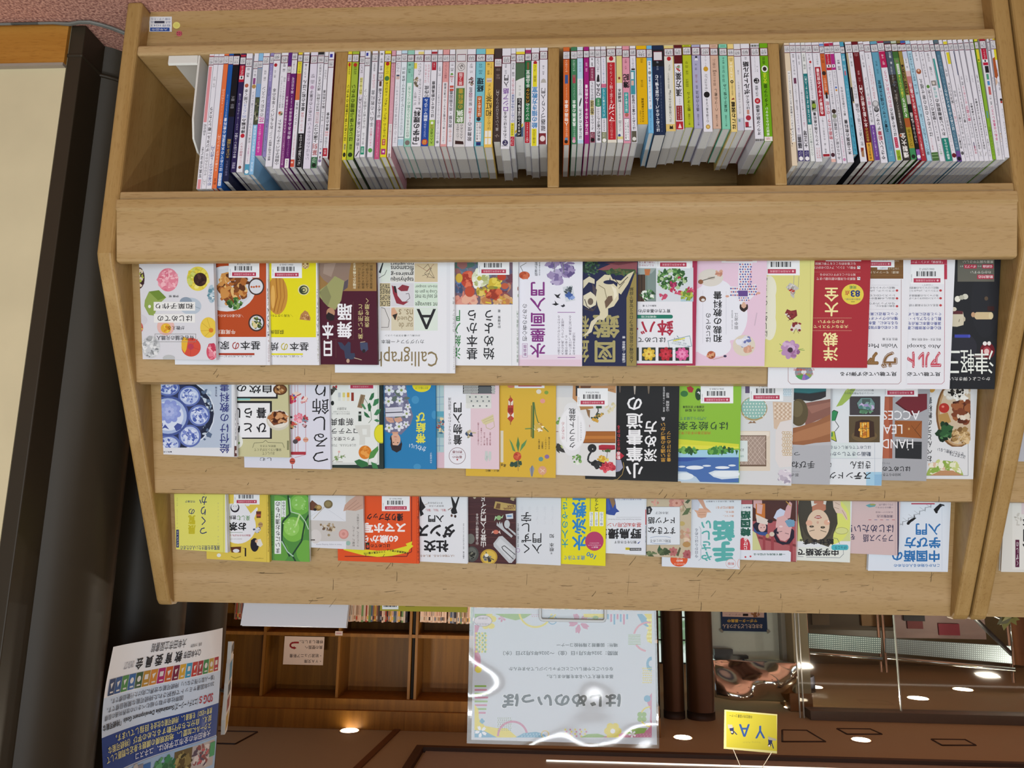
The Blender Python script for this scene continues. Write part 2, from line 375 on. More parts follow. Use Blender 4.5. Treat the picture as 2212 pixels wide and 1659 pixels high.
# ---------------------------------------------------------------- upright books on the lower shelf
Y0 = 0.0012
def lean_at(x):
    P = [(0, 0), (1690, 0.0), (1715, .014), (1815, .042), (1885, .063), (2010, .088), (2070, .066), (2110, .036), (2140, .008), (2150, 0.0), (2300, 0)]
    for (a, b), (c, d) in zip(P, P[1:]):
        if x <= c: return b+(d-b)*(x-a)/(c-a)
    return 0
SP_N = [0]; PREV = []
def spine_book(org, row):
    ox, oy = org; sc = 5.1844
    x0, x1, yt, base, segs, label = row[:6]; opt = row[6] if len(row) > 6 else {}
    la, lb = opt.get('lab', (100, 215)) if opt.get('lab', 1) is not None else (100, 215)
    yl = oy+(la+lb)/2/sc
    pa, pb = ox+x0/sc, ox+x1/sc
    if pa > 1680: pa, pb = 1690+(pa-1690)*0.989, 1690+(pb-1690)*0.989
    A, B = atY(pa, yl, Y0), atY(pb, yl, Y0)       # A is at the true right
    ln = lean_at((pa+pb)/2)
    t = (A.x-B.x)*math.cos(ln)-0.0006; zl = A.z-ZS1
    xb = (A.x+B.x)/2+zl*math.tan(ln)
    hh = 0.235
    BAYS = [(HW, 0.4022), (0.3791, 0.0105), (-0.0101, -0.3833), (-0.4035, -HW)]
    bl, br = min(BAYS, key=lambda q: abs((q[0]+q[1])/2-xb))
    tl = math.tan(ln); xl = xb+t/2; xr = xb-t/2            # left and right faces at the shelf, top leans by -hh*tan
    xl = min(xl, bl-0.0006)
    if PREV and PREV[2] == bl:                             # never push into the book before it
        xl = min(xl, PREV[0]-0.0004, PREV[0]-PREV[1]*hh+tl*hh-0.0007)
    if xr-tl*hh*1.08 < br+0.0008:
        tl = max(0.0, min(tl, (xr-br-0.0008)/(hh*1.08))); ln = math.atan(tl)
        xr = max(xr, br+0.0008+tl*hh*1.08)
    t = max(0.003, xl-xr); xb = (xl+xr)/2; t *= math.cos(ln)
    PREV[:] = [xr, tl, bl]
    dz = t/2*math.sin(ln)+0.0004
    ax = Vector((-math.sin(ln), 0, math.cos(ln)))
    M = Matrix.Translation((xb, Y0, ZS1+dz)) @ Matrix.Rotation(-ln, 4, 'Y')
    vs = [i*0.01 for i in range(0, 34)]; ys = [proj(Vector((xb, Y0, ZS1+dz))+ax*v)[1] for v in vs]
    def vof(y):
        y = oy+y/sc
        for i in range(len(vs)-1):
            if ys[i+1] >= y: return vs[i]+(vs[i+1]-vs[i])*(y-ys[i])/(ys[i+1]-ys[i])
        return vs[-1]
    h = vof(yt); dep = opt.get('d') or (0.182 if h > 0.235 else (0.148 if h > 0.2 else 0.127))
    SP_N[0] += 1; rng = random.Random(SP_N[0])
    root = thing('upright_book', label+' on the lower shelf', 'book', matrix=M, group='upright books on the lower shelf')
    cw = 0.0011; side = opt.get('side', base)
    mb = MB(); r = min(0.0016, t*0.2)
    # wrap-around cover: spine and the two boards
    mb.box(-t/2, t/2, 0, cw, 0, h, base); mb.box(-t/2, -t/2+cw*0.8, cw, dep, 0, h, side); mb.box(t/2-cw*0.8, t/2, cw, dep, 0, h, side)
    wd = float(x1-x0)
    def to(x, y): return (t-x/wd*t, vof(y))       # x in zoomed pixels from the photo-left (true right) edge
    cv = Canvas(mb, to, t, h)
    els = []
    for sg in segs:
        k = sg[0]
        if k == 'r': u = sg[4:6] if len(sg) > 5 else (0.0, 1.0); els.append(('R', u[0]*wd, sg[1], u[1]*wd, sg[2], sg[3]))
        elif k == 't':
            u = (sg[5], sg[6]) if len(sg) > 6 else (0.2, 0.8); els.append(('V', sg[4], u[0]*wd, sg[1], u[1]*wd, sg[2], sg[3], sg[7] if len(sg) > 7 else 0))
        elif k == 'o': els.append(('E', (sg[4] if len(sg) > 4 else 0.5)*wd, sg[1], sg[2], sg[2], sg[3]))
        elif k == 'P': els.append(('P', [(u*wd, y) for u, y in sg[1]], sg[2]))
        elif k == 'S': els.append(('S', sg[1]*wd, sg[2], sg[3]*wd, sg[4], sg[5], sg[6], sg[7]*wd))
    cv.draw(els)
    mb.v = [(x-t/2, y, z) if i >= 24 else (x, y, z) for i, (x, y, z) in enumerate(mb.v)]
    mb.build('cover', PRINT, root)
    mb = MB(); mb.box(-t/2+cw, t/2-cw, cw, dep-0.002, 0.001, h-opt.get('inset', 0.0008), 'w'); mb.build('page_block', PAGE, root)
    if opt.get('lab', 1) is not None:
        mb = MB(); cv = Canvas(mb, lambda x, y: (t-x*t, vof(y)), t, h, base=0.0004)
        num = '%d' % (400+SP_N[0]*3 % 390); kana = rng.choice(['ハノ', 'サノ', 'イワ', 'コノ', 'マツ', 'タケ', 'ヤマ', 'キノ'])
        cv.draw([('R', 0, la, 1, lb, 'd2d1d4'), ('R', 0, la, 1, la+7, '6a1f33'), ('R', 0, lb-7, 1, lb, '6a1f33'), ('R', 0.02, (la+lb)/2, .98, (la+lb)/2+2, '9a98a0'),
                 ('T', num, 0.2, lb-45, 0.8, lb-18, '4a484e'), ('T', kana, 0.2, la+16, 0.8, la+42, '4a484e')])
        if x1-x0 > 75: cv.draw([('R', 0.0, la, 0.06, lb, '6a1f33'), ('R', 0.94, la, 1, lb, '6a1f33')])
        mb.v = [(x-t/2, y, z) for x, y, z in mb.v]
        o = mb.build('call_number_label', PRINT, root); o['label'] = 'white call number sticker with dark red lines'

BAY_A1, BAY_A2, BAY_B1, BAY_B2, BAY_B3 = (410, 100), (550, 100), (720, 100), (870, 100), (1030, 90)
BAY_C1, BAY_C2, BAY_C3, BAY_D1, BAY_D2, BAY_D3, BAY_D4 = (1200, 90), (1360, 80), (1510, 80), (1680, 80), (1820, 80), (1950, 80), (2052, 70)
WH = 'dedde4'
SPINES = [
(BAY_A1, [
 (215,269,1597,WH,[('r',105,215,'d98f92'),('r',228,850,'d78f94',.1,.75),('t',870,1000,'k','永野宏昭'),('t',1130,1470,'k','写真の手ほどき',.2,.8,1),('r',1490,1597,'d78f94',.15,.8)],'tall white magazine with pink bars nearest the bookend',dict(lab=(115,215),side=WH)),
 (270,321,1595,WH,[('t',340,460,'g','鈴木 知子'),('t',680,1180,'k','デジタル一眼レフカメラ',.12,.88,2),('t',1200,1450,'k','ゼロからわかる'),('t',1490,1560,'g','入門')],'tall white magazine with bold black camera title',dict(lab=(115,205))),
 (322,382,1595,WH,[('t',1115,1560,'2a3a82','初心者のためのアート遊び入門',.15,.85,1)],'tall white magazine with blue title only at its head',dict(lab=(115,205))),
 (383,435,1590,'dd7040',[('t',480,650,'f0cdb8','60代からの'),('t',660,880,'eab89c','水彩スケッチ',.35,.65),('t',990,1400,'f2d8c8','60歳からのデッサン入門'),('t',1480,1550,'5a2010','教室')],'tall orange magazine with pale title',dict(lab=(105,200))),
 (436,488,1585,'1d559f',[('t',540,790,'c9d8ec','組みひもアクセサリーつき',.35,.65),('t',800,1400,'e6eaf2','はじめての水性塗料の教科書',.14,.86,1),('r',1420,1562,'d6dbe4',.15,.8),('t',1425,1555,'2a5aa0','ＸＯＯＸ',.2,.75)],'tall royal blue magazine with white title',dict(lab=(105,205))),
 (489,556,1512,'1c2242',[('r',80,790,'17171c'),('t',560,695,'9a9aa2','田中 雅之'),('t',1040,1250,'c9a94a','ネロとチョコ図鑑'),('t',1280,1450,'77779a','鉱物の見かた',.3,.7)],'tall navy and black book with gold lettering',dict(lab=(105,212))),
 (566,626,1410,'2c2450',[('r',95,115,'b02a3a'),('r',215,400,'b32038'),('r',330,370,'e6e6e8',.1,.9),('r',338,362,'2a2a2a',.35,.65),('t',220,320,'f0dfe2','プチブティック'),('t',530,940,'c6c2d8','トイリー・ケーブルセンターに小物',.3,.7),('t',970,1250,'dcd9e8','華やかに彩るレース編み'),('t',1300,1370,'b9b4cc','増補版')],'indigo craft book with a red foot',dict(lab=(120,207))),
 (628,697,1408,WH,[('t',245,345,'k','鬼村 忍',.25,.75,1),('o',440,22,'b4604a',.45),('t',480,640,'k','に開く本',.15,.8,1),('t',645,800,'5a74b8','困ったとき'),('t',810,975,'k','棒針編み',.15,.85,2),('o',1002,24,'b82a38'),('t',1080,1230,'a03a4a','基礎のキソ',.25,.75),('t',1235,1330,'b05a6a','ハンドブック',.3,.8),('o',1355,18,'7a4a3a')],'white book on needle knitting with a red dot in the title',dict(lab=(140,232))),
 (714,764,1440,WH,[('t',270,340,'k','古賀 公一'),('r',355,425,'8a4a80',.15,.75),('o',450,24,'b08a50'),('t',510,1010,'3a4260','６０フラワーアレンジ上達レッスン',.2,.8),('t',1020,1080,'k','花束'),('t',1085,1300,'b04a8a','デザインの基礎が身につく',.3,.7),('r',1320,1440,'4f9ab8'),('o',1405,22,'e6eef0')],'white flower arranging book with a teal block on top',dict(lab=(170,255))),
 (766,816,1435,'86b8dc',[('r',250,420,'9aa0a8'),('r',420,570,'7aa0cc'),('r',570,880,'4a4f3e'),('S',.5,720,.5,150,26,['2f3326','7a7a60','a9a890','4f5a3a'],.3),('t',890,1400,'e2eefa','雪をあしらう風景水彩の教科書')],'slim book with a forest photo and pale blue spine',dict(lab=(165,245),)),
]),
(BAY_A2, [
 (92,166,1225,WH,[('t',270,390,'k','小野 月世',.3,.7),('t',455,785,'k','の水彩レッスン',.2,.8),('t',790,850,'c43a90','花',.05,.95,1),('r',865,1225,'c03f9a'),('t',880,1190,'f0d4e6','人と話してデッサン肌のヒント',.2,.6)],'white watercolour book with a magenta upper block',dict(lab=(115,205))),
 (174,214,1235,'8f86b8',[('t',215,390,'d6d2e6','みみずくアート'),('t',450,920,'4a447a','水彩レッスン透明'),('t',930,1180,'5a548c','あたらしい発見がある')],'slim lilac book left of the white bread book',dict(lab=(110,195))),
 (216,291,1345,WH,[('o',210,20,'a82430',.35),('t',270,350,'k','藤田 千秋',.2,.5),('t',470,930,'k','おうちパン1年生の本',.2,.75,1),('t',935,1280,'k','基本の生地で無限アレンジ！',.25,.7,1)],'white bread baking book with a red dot below its title',dict(lab=(80,160))),
 (299,376,1370,WH,[('t',190,290,'k','小関 鈴子',.3,.7,1),('t',330,690,'k','基礎からの知りたいパッチワーク',.15,.42),('t',345,690,'5a5a60','配色と応用のすべて・型紙',.55,.85),('o',752,26,'b8a890'),('o',745,14,'c05040',.35),('o',760,12,'5a6a50',.65),('t',820,1330,'k','小関鈴子のパッチワークキルト',.2,.8,1)],'white patchwork book with a quilted disc on its spine',dict(lab=(105,190))),
 (366,409,1355,'7e3a78',[('r',70,215,'5a2a78'),('t',310,390,'d8b8d4','基礎から'),('t',560,975,'f0e2ee','大人から始めるかぎ針編み'),('t',985,1330,'d8b4d2','最もわかりやすい人気のレッスン')],'narrow plum crochet book with white lettering',dict(lab=(222,305))),
 (418,481,1362,'631f66',[('r',70,305,'dcd8dc'),('t',160,300,'k','ていねいな暮らし',.3,.6),('t',345,840,'e2d2e2','模様編み123・編み目記号',.25,.75),('t',850,1040,'e8dce8','棒針あみ',.2,.8),('t',1050,1240,'b48ab4','いちばんよくわかる',.3,.7),('r',1258,1362,'e4e2e0',.1,.85),('t',1270,1340,'k','日本製',.3,.65)],'deep purple knitting book with a white block on top',dict(lab=(75,155))),
 (487,536,1355,WH,[('r',60,95,'d8c838'),('r',172,305,'ddd23a'),('t',180,295,'6a6420','暮らしに色'),('r',305,602,'cd6c40'),('t',630,880,'k','ミシン1年生',.2,.85,1),('t',895,1240,'c05a4a','今日から使えるはじめてのソーイング',.3,.7),('r',1268,1352,'c8503a',.0,.9),('r',1290,1310,'e6c0b0',.1,.6)],'white sewing book with yellow and orange blocks',dict(lab=(95,172))),
 (549,613,1355,WH,[('t',200,350,'k','キッコーマン編',.3,.7,1),('t',380,725,'k','基本の和ごはん',.15,.85,2),('t',740,950,'b02a3a','キッコーマン特選',.25,.75),('r',975,1355,'1d1c20'),('t',990,1330,'e6e4e4','「おいしい理由」がよくわかる',.25,.75)],'white Japanese cooking book with a black upper half',dict(lab=(95,185),side='2a2426')),
 (626,706,1370,'d8d3e0',[('t',310,420,'5a5460','本間 節子'),('o',460,22,'b79ab4'),('t',490,840,'3a3640','はじめてのお菓子',.22,.72,1),('t',855,1270,'6a6678','いちばんわかりやすい',.25,.75)],'pale lilac dessert book with a pink flower on its spine',dict(lab=(105,195))),
 (711,776,1365,WH,[('r',60,95,'2a2a2c'),('t',200,320,'k','可西陽次',.3,.7),('t',335,730,'k','技法から押印、選び方まで',.2,.8,1),('r',740,860,'b07a80',.25,.8),('r',747,853,WH,.3,.75),('t',750,850,'8a4a50','増補改訂版',.35,.7),('t',870,1080,'k','上達のコツ',.12,.88,2),('t',1088,1222,'a03a38','篆刻',.05,.95,1),('r',1240,1365,'3f6f4c'),('t',1250,1300,'d9e6dc','コツ',.2,.8,1),('o',1332,24,'1d2a20')],'white seal engraving book with a green top block',dict(lab=(105,190))),
 (782,826,1335,WH,[('t',265,370,'k','いちはら'),('t',490,840,'k','グラニー編みの教科書',.15,.9,1),('t',850,1160,'4a4a6a','楽しく編みながらマスター'),('P',[(.2,1185),(.8,1185),(.5,1215)],'4a3a80'),('r',1228,1258,'5a3a40',.35,.65),('o',1282,18,'8a7aa0')],'white granny square book with a purple triangle',dict(lab=(112,198))),
 (828,887,1245,WH,[('r',75,130,'e4e2ea'),('r',85,125,'3a3a9a',.15,.7),('t',740,945,'k','基本の洋食',.2,.85,2),('t',950,1005,'c05a58','明解',.15,.85),('t',1015,1135,'k','おさえる料理の基本',.2,.75),('r',1140,1232,'ad2c3a',.0,.85),('t',1155,1210,'e8cccc','基本',.2,.65)],'white western cooking book against the first divider',dict(lab=(150,240),side='8a2a34')),
]),
(BAY_B1, [
 (139,209,1270,'d8cb34',[('o',205,22,'b03024'),('t',225,315,'3a3a20','監修解説',.3,.75),('t',430,1062,'1f2018','はじめて学ぶ数学のせかい',.16,.8,2),('r',1090,1160,'c9c070',.2,.8),('t',1095,1155,'2a2a20','図解',.3,.75,1),('o',1215,26,'2a3020')],'yellow mathematics book beside the first divider',dict(lab=(90,178))),
 (213,289,1270,'9cb43a',[('o',208,22,'b03024'),('t',225,315,'2a3a18','監修解説',.3,.75),('t',430,1062,'18200f','はじめて学ぶ物理のせかい',.14,.76,2),('t',1095,1155,'1f2a15','図解',.3,.7,1),('o',1215,26,'26351a')],'lime green physics book next to the yellow one',dict(lab=(90,178),side='3a4a30')),
 (297,353,1245,'d6d2da',[('t',210,300,'k','ゆるいネコ'),('r',350,540,'d8d488',.25,.85),('t',355,530,'5a5a20','画材・線・表情'),('t',568,1155,'3a3a42','1冊めのペン画イラスト入門',.2,.85,1),('P',[(.1,1235),(.35,1235),(.95,1172),(.8,1172)],'26262a')],'pale grey pen drawing book with a black nib at its head',dict(lab=(115,197))),
 (355,411,1240,'dfe0e4',[('r',60,130,'dcdce4'),('r',72,108,'2f3592',.15,.6),('t',480,920,'2a2a2e','はじめて育てる野菜とハーブ',.15,.8),('t',970,1100,'5a5a60','簡単に楽しむ庭',.25,.7),('r',1122,1212,'2a8a6c',.05,.8),('t',1135,1190,'d6eae2','園芸',.2,.65)],'white book on vegetables and herbs with a green box',dict(lab=(132,222))),
 (436,498,1240,WH,[('t',185,280,'k','高橋恵美子',.3,.7),('t',310,470,'b04a5a','かがり方から刺しゅうまで',.2,.8),('t',490,900,'2a2a30','手ぬいの教科書',.14,.86),('t',915,1120,'b8506a','イチバン親切な',.3,.7,1),('o',1165,25,'5aa04a')],'white hand sewing book with a green dot',dict(lab=(85,175))),
 (504,560,1265,WH,[('t',75,270,'2a2a2e','朝井 牧子 編',.2,.75,1),('r',390,448,'5a4038',.25,.75),('t',470,800,'k','はじめての子ども服',.15,.85,2),('r',825,1265,'bf5078'),('t',840,1240,'e8c0d0','いちばんやさしい90〜130サイズの人気アイテム',.3,.7)],'white children clothes book with a pink upper half',dict(lab=(298,385))),
 (578,646,1240,'ddd02e',[('o',196,22,'b03024'),('t',225,310,'3a3a1a','グループホ'),('o',360,28,'4a7a40'),('t',400,1022,'242416','はじめての「ぬう」と「あむ」＋おはじめ',.25,.75,1),('r',1038,1108,'b03a34',.2,.75),('t',1045,1100,'ecd8a0','新装',.3,.65),('r',1148,1212,'a8387a',.1,.85),('o',1180,12,'e8c8dc')],'yellow book on sewing and knitting with a red tag',dict(lab=(85,178))),
 (652,699,1240,'cf9aa6',[('t',190,350,'8a5060','ねこのきもち'),('t',400,860,'dcb0ba','かぎ針編みのどうぶつこもの'),('r',870,1250,'dcdcda',.1,.9),('t',880,1190,'8a7078','くまちゃんとうさぎちゃんの編みぐるみ'),('r',1200,1240,'8a8078',.3,.75)],'narrow dusty pink crochet book',dict(lab=(105,190))),
 (704,762,1120,WH,[('t',190,290,'6a6a70','リカコ'),('r',315,370,'c8b0a8',.15,.85),('r',320,335,'2f4a6a',.2,.8),('t',400,830,'6a7278','可憐な花のアクセサリー',.2,.7),('t',840,1080,'4a4a50','ワイヤーとビーズで作る')],'white book on flower accessories with a tiny portrait',dict(lab=(98,175))),
 (764,828,1115,'d9e2e8',[('r',45,90,'b9d4e2'),('t',235,310,'k','増補 改訂'),('t',328,680,'2a3238','ビーズアクセサリー読本',.25,.8,1),('t',690,870,'3a424a','はじめてでもできる',.3,.7),('t',880,990,'5a626a','きれいに仕上がる'),('r',1015,1022,'3a4a5a'),('r',1042,1110,'a9cad8',.02,.98)],'pale blue bead accessory book',dict(lab=(85,175))),
 (831,907,1122,'8fc4b2',[('t',195,300,'1f5a48','有村 綾',.15,.55,1),('t',190,345,'4a8a78','はじめる',.65,.85),('r',410,1030,'d9e6e0',.1,.8),('t',450,820,'3a8a6a','小さな庭のつくり方',.25,.7,1),('t',825,1018,'1f2a28','自分でできる',.25,.7),('o',1080,28,'7a706a')],'mint green garden making book with a flower pot',dict(lab=(95,175))),
]),
(BAY_B2, [
 (131,239,1120,WH,[('r',60,90,'e0d080',.4,1),('r',185,250,'dccb50',.0,.3),('t',190,325,'k','さわにい',.45,.75),('S',.25,400,.25,60,16,['8a7a60','b8a888','6a6250'],.12),('t',365,655,'k','まるごとわかる',.55,.82),('t',510,660,'k','が一冊で',.1,.38),('t',690,1098,'1d1c20','「中学の理科」',.14,.86,3)],'thick white science book with huge black title',dict(lab=(92,175))),
 (241,320,1120,WH,[('t',205,410,'b03a50','はじめから',.12,.4),('t',205,410,'b03a50','しっかりわかる',.55,.85),('t',440,575,'26262e','の作成',.2,.85,2),('r',572,1120,'254a9a'),('t',590,838,'dfe6f2','業務マニュアル',.2,.8,2),('t',845,1020,'c9d6ee','いちばんやさしく工場に届いた',.3,.65),('o',1072,34,'b8402a'),('t',1050,1095,'e8c060','図解',.2,.75)],'white and royal blue manual writing book',dict(lab=(92,175))),
 (322,387,1115,WH,[('r',60,85,'a02830'),('r',178,268,'aa2434',.1,.9),('t',188,240,'e8c8c8','人気',.35,.65),('t',388,798,'1e1d22','はじめての野鳥観察',.2,.8,2),('r',825,1115,'9fc050'),('o',858,15,'e6e6e0'),('t',878,920,'8a3a30','特選'),('t',920,1095,'2a3a20','大人の遠足',.25,.75,1)],'white bird watching book with a light green block',dict(lab=(92,178))),
 (393,447,1120,WH,[('t',225,330,'7a7a80','野川 真理子'),('t',425,780,'6a6a72','はじめてのぬか漬けレッスン',.3,.7),('t',790,1040,'8a8a90','ゆるく続く、ずっと美味しい'),('o',1072,16,'8a8a8a')],'slim white pickling book with thin grey title',dict(lab=(92,175))),
 (451,523,1120,'d89a98',[('t',190,360,'7a3a48','薬膳おうちごはん',.3,.7),('r',402,1095,'e2dfe2',.1,.85),('t',412,930,'2a2a38','体と心を整えるすこやか漢方薬膳',.3,.68,1),('t',945,1085,'5a5a68','しあわせレシピ',.3,.65)],'pink herbal diet book with a white title panel',dict(lab=(92,178))),
 (526,588,1120,WH,[('t',190,280,'k','富田 京一'),('P',[(.2,325),(.8,320),(.6,298),(.3,300)],'6a9a4a'),('t',330,402,'b03434','１２０種',.1,.9,1),('r',440,500,'c0584a',.15,.9),('r',465,475,WH,.15,.9),('t',500,910,'2a2a2e','爬虫類・両生類図鑑',.15,.8,1),('t',920,1070,'c0683a','はじめて会う',.2,.8)],'white reptile guide with red 120 and a small frog',dict(lab=(92,175),)),
 (593,722,1125,'d2cecd',[('r',88,172,'6a1f33',.1,.9),('r',95,165,'d2d1d4',.14,.86),('o',232,42,'3a3636'),('o',232,38,'d2cecd'),('S',.5,232,.18,25,9,['2a2626','4a4040'],.06),('r',293,442,'b03a40',.2,.75),('t',300,435,'ecd4d4','第２版',.3,.65,1),('r',468,862,'567a42',.1,.86),('t',475,700,'b89a3e','の教科書',.3,.75,2),('t',715,855,'e6ece0','銃猟',.2,.8,2),('t',872,1040,'2a2828','これから始める',.22,.46),('t',872,1040,'2a2828','人のための',.55,.8),('P',[(.15,1095),(.9,1100),(.85,1065),(.15,1055)],'3a2422')],'thick grey hunting textbook with green title panel',dict(lab=None)),
 (724,818,1122,WH,[('t',190,300,'4a4448','辻 和子',.3,.7),('S',.5,395,.3,52,26,['3a3430','7a7068','a89a88','6a2a2a'],.11),('t',460,520,'3a3638','鑑',.3,.7),('t',520,570,'7a3a58','図',.3,.7,1),('t',575,670,'3a3638','解剖',.3,.7),('t',690,845,'b83a48','101演目',.28,.72,1),('t',850,1062,'2e2a2c','歌舞伎の',.22,.74,1)],'white theatre guide with red 101 in its title',dict(lab=(92,175))),
 (822,928,1117,'76bcc8',[('t',195,310,'1f4a58','早田 巧也',.3,.7),('t',355,512,'1e2c36','経理',.12,.88,3),('r',558,792,'b8622e',.18,.72),('t',570,780,'f0e0d0','はじめての',.3,.6,2),('o',815,24,'3a3438',.4),('r',850,1068,'b06a4a',.12,.72),('r',856,1062,'e4e4e6',.15,.69),('t',865,1050,'2a2a30','基本がわかる',.2,.4,1),('t',865,1050,'2a2a30','しっかり独立',.46,.66,1),('r',1072,1112,'28306a',.2,.7)],'thick turquoise accounting book with orange pill',dict(lab=(90,172))),
]),
(BAY_B3, [
 (97,193,1182,'e2bd58',[('t',240,370,'4a3a18','藤原 一輝',.2,.5),('t',240,370,'6a5a2a','おいしい淹れ方',.6,.8),('r',408,455,'c9c4bc',.15,.8),('r',436,444,'b06a50',.2,.75),('t',470,600,'3a3220','ガイド',.3,.7),('t',600,835,'2a2418','和紅茶',.12,.88,1),('t',840,985,'5a4c28','はじめての',.35,.75),('r',998,1068,'e4e2da',.08,.42),('r',998,1068,'e4e2da',.5,.85),('r',1080,1150,'e4e2da',.08,.42),('r',1080,1150,'e4e2da',.5,.85)],'amber yellow black tea guide with four white pills',dict(lab=(143,228))),
 (197,283,1118,'433634',[('t',300,420,'8a7a74','松本 弥'),('t',540,1000,'c4bcb6','楽しいヒエログリフ入門',.3,.7),('S',.5,1060,.28,20,7,['9a8a80'],.08)],'dark brown hieroglyph book set slightly back',dict(lab=(190,285))),
 (284,381,1200,WH,[('t',250,360,'5a5a66','町田 義和',.3,.55),('t',372,510,'26242c','入門',.22,.8,2),('t',522,778,'7a4a9a','ロシア語',.15,.85,2),('t',785,1095,'26242c','これからはじめる',.25,.65,2),('o',1132,32,'3a3458'),('t',1115,1150,'e0dfe6','ＯＬ',.35,.65,1),('r',1165,1170,'26242c',.1,.8)],'white Russian language book with purple title letters',dict(lab=(160,248))),
 (383,437,1168,WH,[('t',235,390,'k','佐藤 健太郎'),('t',410,585,'b04050','個人輸入も銀行も税も'),('t',590,905,'33508e','はじめての海中高道貿',.2,.85,1),('r',910,1060,'d9cc34',.1,.9),('t',920,1050,'3a3a1a','地域飛行機',.3,.7),('r',1063,1168,'ac2836',.1,.95),('t',1075,1150,'ecd0d4','コツ')],'white beginner book with yellow and red blocks on top',dict(lab=(138,218))),
 (438,538,1065,'dcdedc',[('r',112,142,'dfcc3c'),('r',232,440,'4f6a50'),('P',[(0,440),(.45,418),(1,400),(1,440),(1,450),(0,450)],'dcdedc'),('t',490,605,'6a706a','柳谷 杞一郎',.35,.6),('P',[(0,1000),(.9,910),(.9,945),(0,1030)],'c9b13a'),('P',[(0,1040),(.95,945),(.95,1065),(0,1065)],'4a6280'),('r',632,1065,'1e2022',.18,.72),('t',640,1050,'e8e8e6','パキスタンの山旅を愉しむ',.28,.62,1)],'white travel book with a black title strip and green foot',dict(lab=(142,238))),
 (542,608,1135,WH,[('r',92,130,'a03468'),('r',215,900,'1f6a3e'),('t',320,512,'e8e8e4','手品教室',.15,.85,1),('r',515,690,'2a2a20',.1,.9),('t',520,685,'d9a02e','バカウケ',.2,.8,1),('t',690,870,'e4e6e0','マジックの',.2,.8,1),('r',232,312,'7a5a3a',.3,.7),('r',900,1135,'b02a36',.05,.9),('t',910,1125,'f0dede','人気YouTuber',.25,.7)],'dark green magic trick book with a red top block',dict(lab=(133,215))),
 (611,699,1168,WH,[('o',236,22,'a82a2c'),('r',250,505,'ddd22e',.2,.75),('t',265,450,'3a3a1c','高原 さと',.3,.65),('t',508,970,'4a86b8','絵の描き方教室',.1,.85,3),('r',975,1168,'ddd22e',.1,.75),('t',985,1150,'3a3a1c','1本の線でえがける',.25,.6,1)],'white drawing book with yellow bands and blue title',dict(lab=(125,213))),
 (703,800,1150,WH,[('t',265,370,'3a3a40','長岡 千陽',.35,.6),('P',[(.15,460),(.85,460),(.75,425),(.5,412),(.25,425)],'b0aca6'),('t',520,1002,'1f1e22','磁器づくり入門',.2,.78,1),('r',1025,1150,'7a2e34',.0,.85),('o',1085,32,'dccfcc',.42)],'white porcelain making book against the middle divider',dict(lab=(105,200))),
]),
(BAY_C1, [
 (86,158,1155,'c8642e',[('t',205,340,'f0d4c0','ゆっくり学べる',.3,.7),('r',372,470,'3a5a92',.25,.75),('t',470,640,'ecc8b0','いちばんやさしい',.4,.62),('t',650,945,'f0e8e0','人物画の基本',.2,.8,2),('t',950,1065,'ecc8b0','初歩の技法',.35,.7),('r',1075,1110,'5a8ab0',.25,.7),('o',1120,20,'2a2420',.45)],'orange figure drawing book beside the middle divider',dict(lab=(108,200))),
 (173,241,1145,'3f7a56',[('t',205,330,'cfe0d4','ゆっくり学べる',.3,.7),('r',372,465,'a8404e',.25,.75),('r',372,400,'7a7a70',.4,.6),('t',470,640,'bcd4c4','いちばんやさしい',.4,.62),('t',650,945,'e8efe8','風景画の基本',.2,.8,2),('t',950,1065,'bcd4c4','初歩の技法',.35,.7),('r',1070,1100,'c87a98',.25,.7),('o',1115,20,'d8a8b8',.45)],'dark green landscape drawing book',dict(lab=(105,197))),
 (242,308,1140,'dfe4e8',[('r',65,100,'c8d8e2'),('r',185,415,'b4d2e2'),('t',230,335,'3a4a58','サム・ケール',.3,.7),('t',430,600,'4a525a','飼育のきほんがよくわかる',.2,.8),('P',[(.3,720),(.45,725),(.75,640),(.65,625),(.35,680)],'2c3034'),('t',750,1088,'24262a','はじめてのメダカ',.25,.75,2),('r',1100,1140,'b4d2e2')],'white fish keeping book with pale blue foot and head',dict(lab=(100,185))),
 (316,374,1140,'a02276',[('t',235,335,'ecd4e4','日部 彩佳',.3,.7),('t',480,1045,'f2e6ee','はじめてのテキーラの教科書',.18,.78,2)],'magenta drinks textbook with white title',dict(lab=(100,183))),
 (378,438,1130,WH,[('t',185,275,'k','鮎岡 敬',.3,.7,1),('r',285,440,'8a3a58'),('t',300,430,'e2c8d2','一生ものの',.3,.7),('t',450,650,'26242a','歴史も作法も',.2,.75),('r',655,820,'c9ba7a',.1,.8),('t',660,815,'26242a','香道',.12,.82,1),('t',825,990,'26242a','よくわかる',.2,.75,1),('r',1012,1130,'7a3448',.05,.95),('t',1022,1068,'e6d2d8','コツ',.2,.8),('o',1100,22,'1a1618')],'white incense ceremony book with a maroon block',dict(lab=(92,175))),
 (443,505,1130,WH,[('t',185,340,'2a2a30','うまのいななき'),('P',[(.2,450),(.8,450),(.7,375),(.45,365),(.3,400)],'2c2a2c'),('t',470,610,'1e1d20','Ｑ＆Ａ',.1,.9,2),('o',678,52,'3f8a5c'),('t',640,715,'e2efe6','はじめて',.3,.7),('t',745,845,'1e1d20','のための',.2,.7),('t',850,1110,'1e1d20','乗馬初心者さん',.2,.85,2)],'white horse riding book with a green oval',dict(lab=(92,180))),
